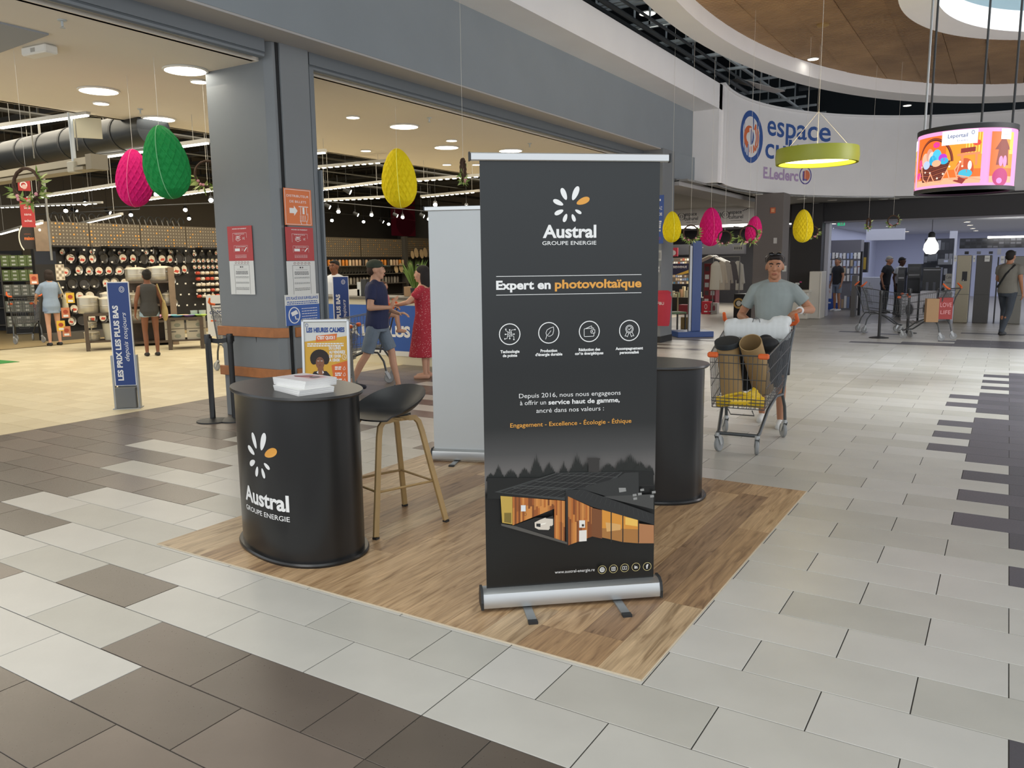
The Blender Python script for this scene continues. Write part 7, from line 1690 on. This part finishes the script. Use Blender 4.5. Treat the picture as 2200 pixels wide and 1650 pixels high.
# appliances
t = PBOX('chest_freezer', 'low white chest freezer right behind the man with the trolley', 'freezer', 1690, 1737, 628, 685, 23.0, .7, mat('appliance_white', sr('d8d4c8'), .35), lambda P: P.m(C('8c8a84')).rect(.78, .84, .9, .87).ring(.85, .2, .05, .02, r2=.05), z0=0, bev=.02); one(mat('appliance_white', (0, 0, 0)), lambda b: b.box(-.02, t['w']+.02, -.02, .72, t['hh'], t['hh']+.05), 'lid', t)
t = PBOX('upright_freezer', 'tall white upright freezer beside the chest freezer', 'freezer', 1735, 1766, 583, 684, 23.3, .65, mat('appliance_white', (0, 0, 0)), None, z0=0, bev=.015); bx('door_edge', C('a8a69e'), t['w']-.05, t['w']-.04, -.004, 0, .05, t['hh']-.05, t)
PBOX('price_card', 'white price card standing on the chest freezer', 'card', 1708, 1717, 612, 627, 23.1, .02, PAPER, lambda P: (P.m(INKP), ptext(P, '249', .5, .5, .3, .7)), z0=1.0)
PBOX('pink_box', 'bright pink item behind the price card', 'box', 1717, 1722, 605, 627, 23.4, .05, C('d8468a'), None, z0=1.0)
PBOX('shop_screen', 'dark wall screen in the white doorway pier', 'screen', 1738, 1758, 512, 554, 24.8, .06, C('2a2f3e', .2), lambda P: P.m(C('8fb8e0')).rect(.1, .05, .8, .08))
t = PBOX('accessory_gondola', 'grey gondola of hanging phone accessories behind the man in black', 'shelving', 1770, 1851, 515, 660, 27.9, .6, C('77757a'), lambda P: [f(P) for f in (goods(WCOL, 12, 4),)], z0=0)
P = Print(lambda u, v, l: V((u*t['w'], -.005-l, v*t['hh']))); P.m(C('68666c')).rect(0, .80, 1, 1).m(C('2d4f9a')).rect(0, 0, .48, .33).m(C('dcdad4')).rect(0, .16, .22, .34).m(C('c25a3a')).text('vertí', .11*t['w']/t['w'], .24, .05, width=.14).m(PW).rect(.3, .1, .44, .26).m(PW).rect(.02, .09, .2, .11); P.build('print', t, fixn=False)
for i in range(4):
    for j in range(10):
        PBOX('accessory_pack', 'small white accessory pack on the grey gondola', 'pack', 1772+j*7.8, 1778+j*7.8, 545+i*16-rb_.uniform(0, 3), 556+i*16, 27.82, .05, C(rb_.choice(['e0ded8', 'cfd2dc', 'b8a78a', 'd8d4ce', '9aa6c8'])), None, group='accessory packs on the grey gondola')
PBOX('display_pillar', 'slim grey display pillar right of the accessory gondola', 'pillar', 1826, 1840, 592, 680, 24.6, .3, C('6a6866'), None, z0=0); PBOX('display_stand', 'black stand frame between gondola and ovens', 'stand', 1842, 1853, 540, 672, 25.2, .2, C('1f2024'), None, z0=0)
PBOX('yellow_poster', 'dark column with yellow poster behind the accessory stand', 'column', 1852, 1866, 520, 600, 28.6, .3, C('2a2a30'), lambda P: P.m(C('b99a3a')).rect(.1, .1, .7, .5), z0=1.2)
PBOX('service_desk', 'white service desk behind the carts', 'counter', 1850, 1905, 596, 660, 27.6, .8, C('b9bac4'), None, z0=0)
AP = mat('appliance_black', sr('202125'), .25); ST = mat('brushed_steel', sr('8f8875'), .32, metal=.6); DK = mat('dark_inox', sr('4a4947'), .35, metal=.4)
def wm_(P): P.m(C('9a9ca2')).ring(.5, .42, .32, .05, r2=.27); P.m(C('2a2c30')).disc(.5, .42, .26, .22); P.m(C('c9cad0')).rect(.05, .86, .95, .96)
def oven(P): P.m(C('2f3238')).rect(.06, .06, .94, .74).m(C('9a9ca2')).rect(.1, .78, .9, .81).m(C('55585e')).rect(.1, .88, .9, .95)
t = PBOX('oven', 'black oven tower left of the far trolleys', 'oven', 1925, 1945, 575, 660, 24.8, .6, AP, oven, z0=0); t = PBOX('oven', 'black tall oven in the middle of the appliance row', 'oven', 1945, 1980, 567, 660, 25.0, .6, AP, lambda P: (oven(P), P.m(C('44474d')).rect(.1, .5, .9, .7)), z0=0)
t = PBOX('fridge', 'glossy black wide fridge behind the far trolleys', 'fridge', 1978, 2022, 575, 668, 24.4, .6, AP, lambda P: P.m(C('b9bcc4')).rect(.02, .95, .98, .97).m(C('6a6e78')).rect(.2, .3, .35, .72).rect(.6, .3, .75, .72), z0=0)
t = PBOX('washing_machine', 'white washing machine behind the left far trolley', 'washing machine', 1935, 1972, 632, 692, 23.5, .6, C('c9cad0', .35), wm_, z0=0); t = PBOX('washing_machine', 'white washing machine with dark door under the black fridge', 'washing machine', 1973, 2012, 626, 690, 23.5, .6, C('c9cad0', .35), wm_, z0=0); PBOX('white_cabinet', 'ribbed white cabinet beside the silver fridge', 'cabinet', 2013, 2044, 628, 690, 23.7, .6, C('b5b6bb'), lambda P: [P.m(C('8a8c94')).rect(.1+.13*i, .05, .13+.13*i, .95) for i in range(7)], z0=0)
PBOX('coffee_machine', 'grey coffee machine on the shelf behind the ovens', 'machine', 1992, 2012, 545, 572, 26.4, .4, C('6f737d'), None, z0=1.55); PBOX('coffee_machine', 'pale coffee machine right of the grey one on the shelf', 'machine', 2014, 2044, 556, 580, 26.2, .4, C('8d919b'), lambda P: P.m(C('c9d2f0')).rect(.45, .4, .75, .8), z0=1.45); PBOX('wall_shelf', 'dark shelf wall behind the ovens', 'shelving', 1978, 2050, 512, 660, 27.0, .4, C('33353d'), goods(['55585f', '8a8d96', '3f4149', 'a5a8b0'], 7, 6), z0=0)
PBOX('promo_sign', 'white sign with bold words beside the silver fridge', 'sign', 2029, 2046, 588, 625, 23.9, .03, PAPER, lambda P: (P.m(INKP), ptext(P, 'Café', .5, .72, .16, .8), ptext(P, 'Robots', .5, .42, .15, .85), ptext(P, 'Fait', .55, .12, .15, .6)))
def fr(P): P.m(C('2a2a28')).rect(0, .42, 1, .425)
t = PBOX('fridge', 'silver fridge with water dispenser and open handle slot', 'fridge', 2047, 2088, 548, 689, 23.2, .7, ST, lambda P: (fr(P), P.m(C('2a2a2c')).rect(.42, .62, .78, .76), P.m(C('dfe4e8')).rect(.5, .625, .56, .635)), z0=0, bev=.01); t = PBOX('fridge', 'dark grey fridge next to the silver one', 'fridge', 2088, 2132, 548, 690, 23.2, .7, DK, fr, z0=0, bev=.01); PBOX('fridge', 'narrow black side of a fridge between two grey ones', 'fridge', 2133, 2147, 552, 690, 23.4, .6, AP, None, z0=0); PBOX('fridge', 'wide grey fridge with white price sign near the right edge', 'fridge', 2148, 2203, 550, 692, 23.2, .7, mat('grey_inox', sr('77766f'), .4, metal=.3), fr, z0=0, bev=.01)
for i, (x0, x1, y0, y1) in enumerate(((2049, 2056, 549, 562), (2090, 2096, 549, 563), (2115, 2127, 549, 562), (2149, 2158, 550, 566), (2161, 2180, 548, 572))): PBOX('price_sign', '%s white price sign on the fridges' % ('first from the left', 'second from the left', 'third from the left', 'fourth from the left', 'largest, rightmost'), 'price sign', x0, x1, y0, y1, 23.17, .02, PAPER, lambda P: (P.m(INKP), ptext(P, '599', .5, .4, .25, .7))) if 0 else PBOX('price_sign', ('first from the left', 'second from the left', 'third from the left', 'fourth from the left', 'largest, rightmost')[i]+' white price sign on the fridges', 'price sign', x0, x1, y0, y1, 23.17, .02, PAPER, lambda P: (P.m(INKP), ptext(P, '599', .5, .4, .25, .7)))
for i, x in enumerate((2072, 2098, 2124, 2142, 2175)): PBOX('small_appliance', ('leftmost', 'second', 'third', 'fourth', 'rightmost')[i]+' small appliance standing on top of the fridges', 'appliance', x, x+9, 540-(6 if i == 3 else 0), 549, 23.5, .25, C(('2b2c30', '77797f', '3a3b40', 'b9bbc2', '8d8f96')[i]), None, z0=1.72 if i < 3 else 1.70)
PBOX('shelf_wall', 'dark product wall above the fridges at the right edge', 'shelving', 2060, 2260, 508, 548, 26.5, .3, C('2c2d33'), goods(['3a3b42', '55565e', '24252a'], 16, 3), z0=1.9)
o = one(LED, lambda b: b.box(0, 4, 0, .12, 0, .05), 'strip_light'); c = PY(2122, 508, 26.3); o.location = (c.x, 26.3, c.z-.05); tag(o, 'long bright light strip above the fridges at the right edge', 'light')
c = PY(2001, 520, 24.6); t = T_('bulb_lamp', 'big glowing bulb shaped lamp hanging in the appliance shop', 'lamp', (c.x, 24.6, c.z))
one(mat('bulb_glow', (1, 1, .92), .5, emit=3.2, ecol=(1, .98, .85)), lambda b: b.lathe([(.001, -.33), (.12, -.31), (.19, -.2), (.17, -.06), (.10, .06), (.08, .12)], 24), 'bulb', t, smooth=60); one(BLKM, lambda b: (b.lathe([(.09, .12), (.09, .22), (.05, .27), (.001, .28)], 16), b.cyl((0, 0, .27), (0, 0, 2.71-c.z), .008, 5)), 'socket', t, smooth=40)
PBOX('exit_light', 'small green lit exit sign hanging in the shop entrance', 'sign', 1799, 1815, 476, 485, 24.9, .04, mat('green_exit', sr('2fae7a'), .4, emit=.8, ecol=sr('2fae7a')), lambda P: P.m(PW).poly((.3, .2), (.45, .8), (.6, .2)).rect(.65, .2, .85, .8))
dl = None
for i, (x, y) in enumerate(((1760, 485), (1786, 489), (1803, 493), (1817, 496), (1852, 502), (1868, 506), (1885, 508), (1910, 485), (1929, 492), (1948, 497), (1975, 505), (2078, 476), (2084, 483), (2090, 490), (2097, 495), (2103, 500), (1790, 480), (1760, 478))):
    if dl is None: dl = disc_light('ceiling_light', 'small round downlight in the appliance shop ceiling', G(x, y, 2.718), .09, 'downlights in the appliance shop'); 
    else: copy(dl, G(x, y, 2.718))
# far trolleys, posts, bag
ctr = [(G(1893, 713), R(112), 'left far trolley parked behind the slim barrier posts'), (G(1985, 728), R(70)+pi, 'right far trolley with a paper bag hanging on its handle')]
for p, a, lb in ctr: copy(cartA, p, a, lb)
c = G(1985, 728); o = T_('paper_bag', 'brown paper bag with red side hanging on the right far trolley', 'bag', PD(2012, 672, hypot(c.x, c.y)-.35), R(15)); bx('bag', C('a5835c'), -.2, .02, -.1, .1, -.18, .28, o); f_s = bx('red_side', C('9c3a38'), .02, .26, -.1, .1, -.12, .3, o); P = Print(lambda u, v, l: V((u, -.1-l, v))); P.m(C('d8a0a0')).text('LOVE', .14, .12, .09, width=.2).text('LIFE', .14, -.02, .08, width=.18); P.build('print', f_s, fixn=False)
belt_post('barrier_post', 'slim black barrier post in front of the far trolleys', G(1888, 726), .98, 'far barrier posts', .19); belt_post('barrier_post', 'slim black barrier post between the two far trolleys', G(1949, 716), .98, 'far barrier posts', .19)
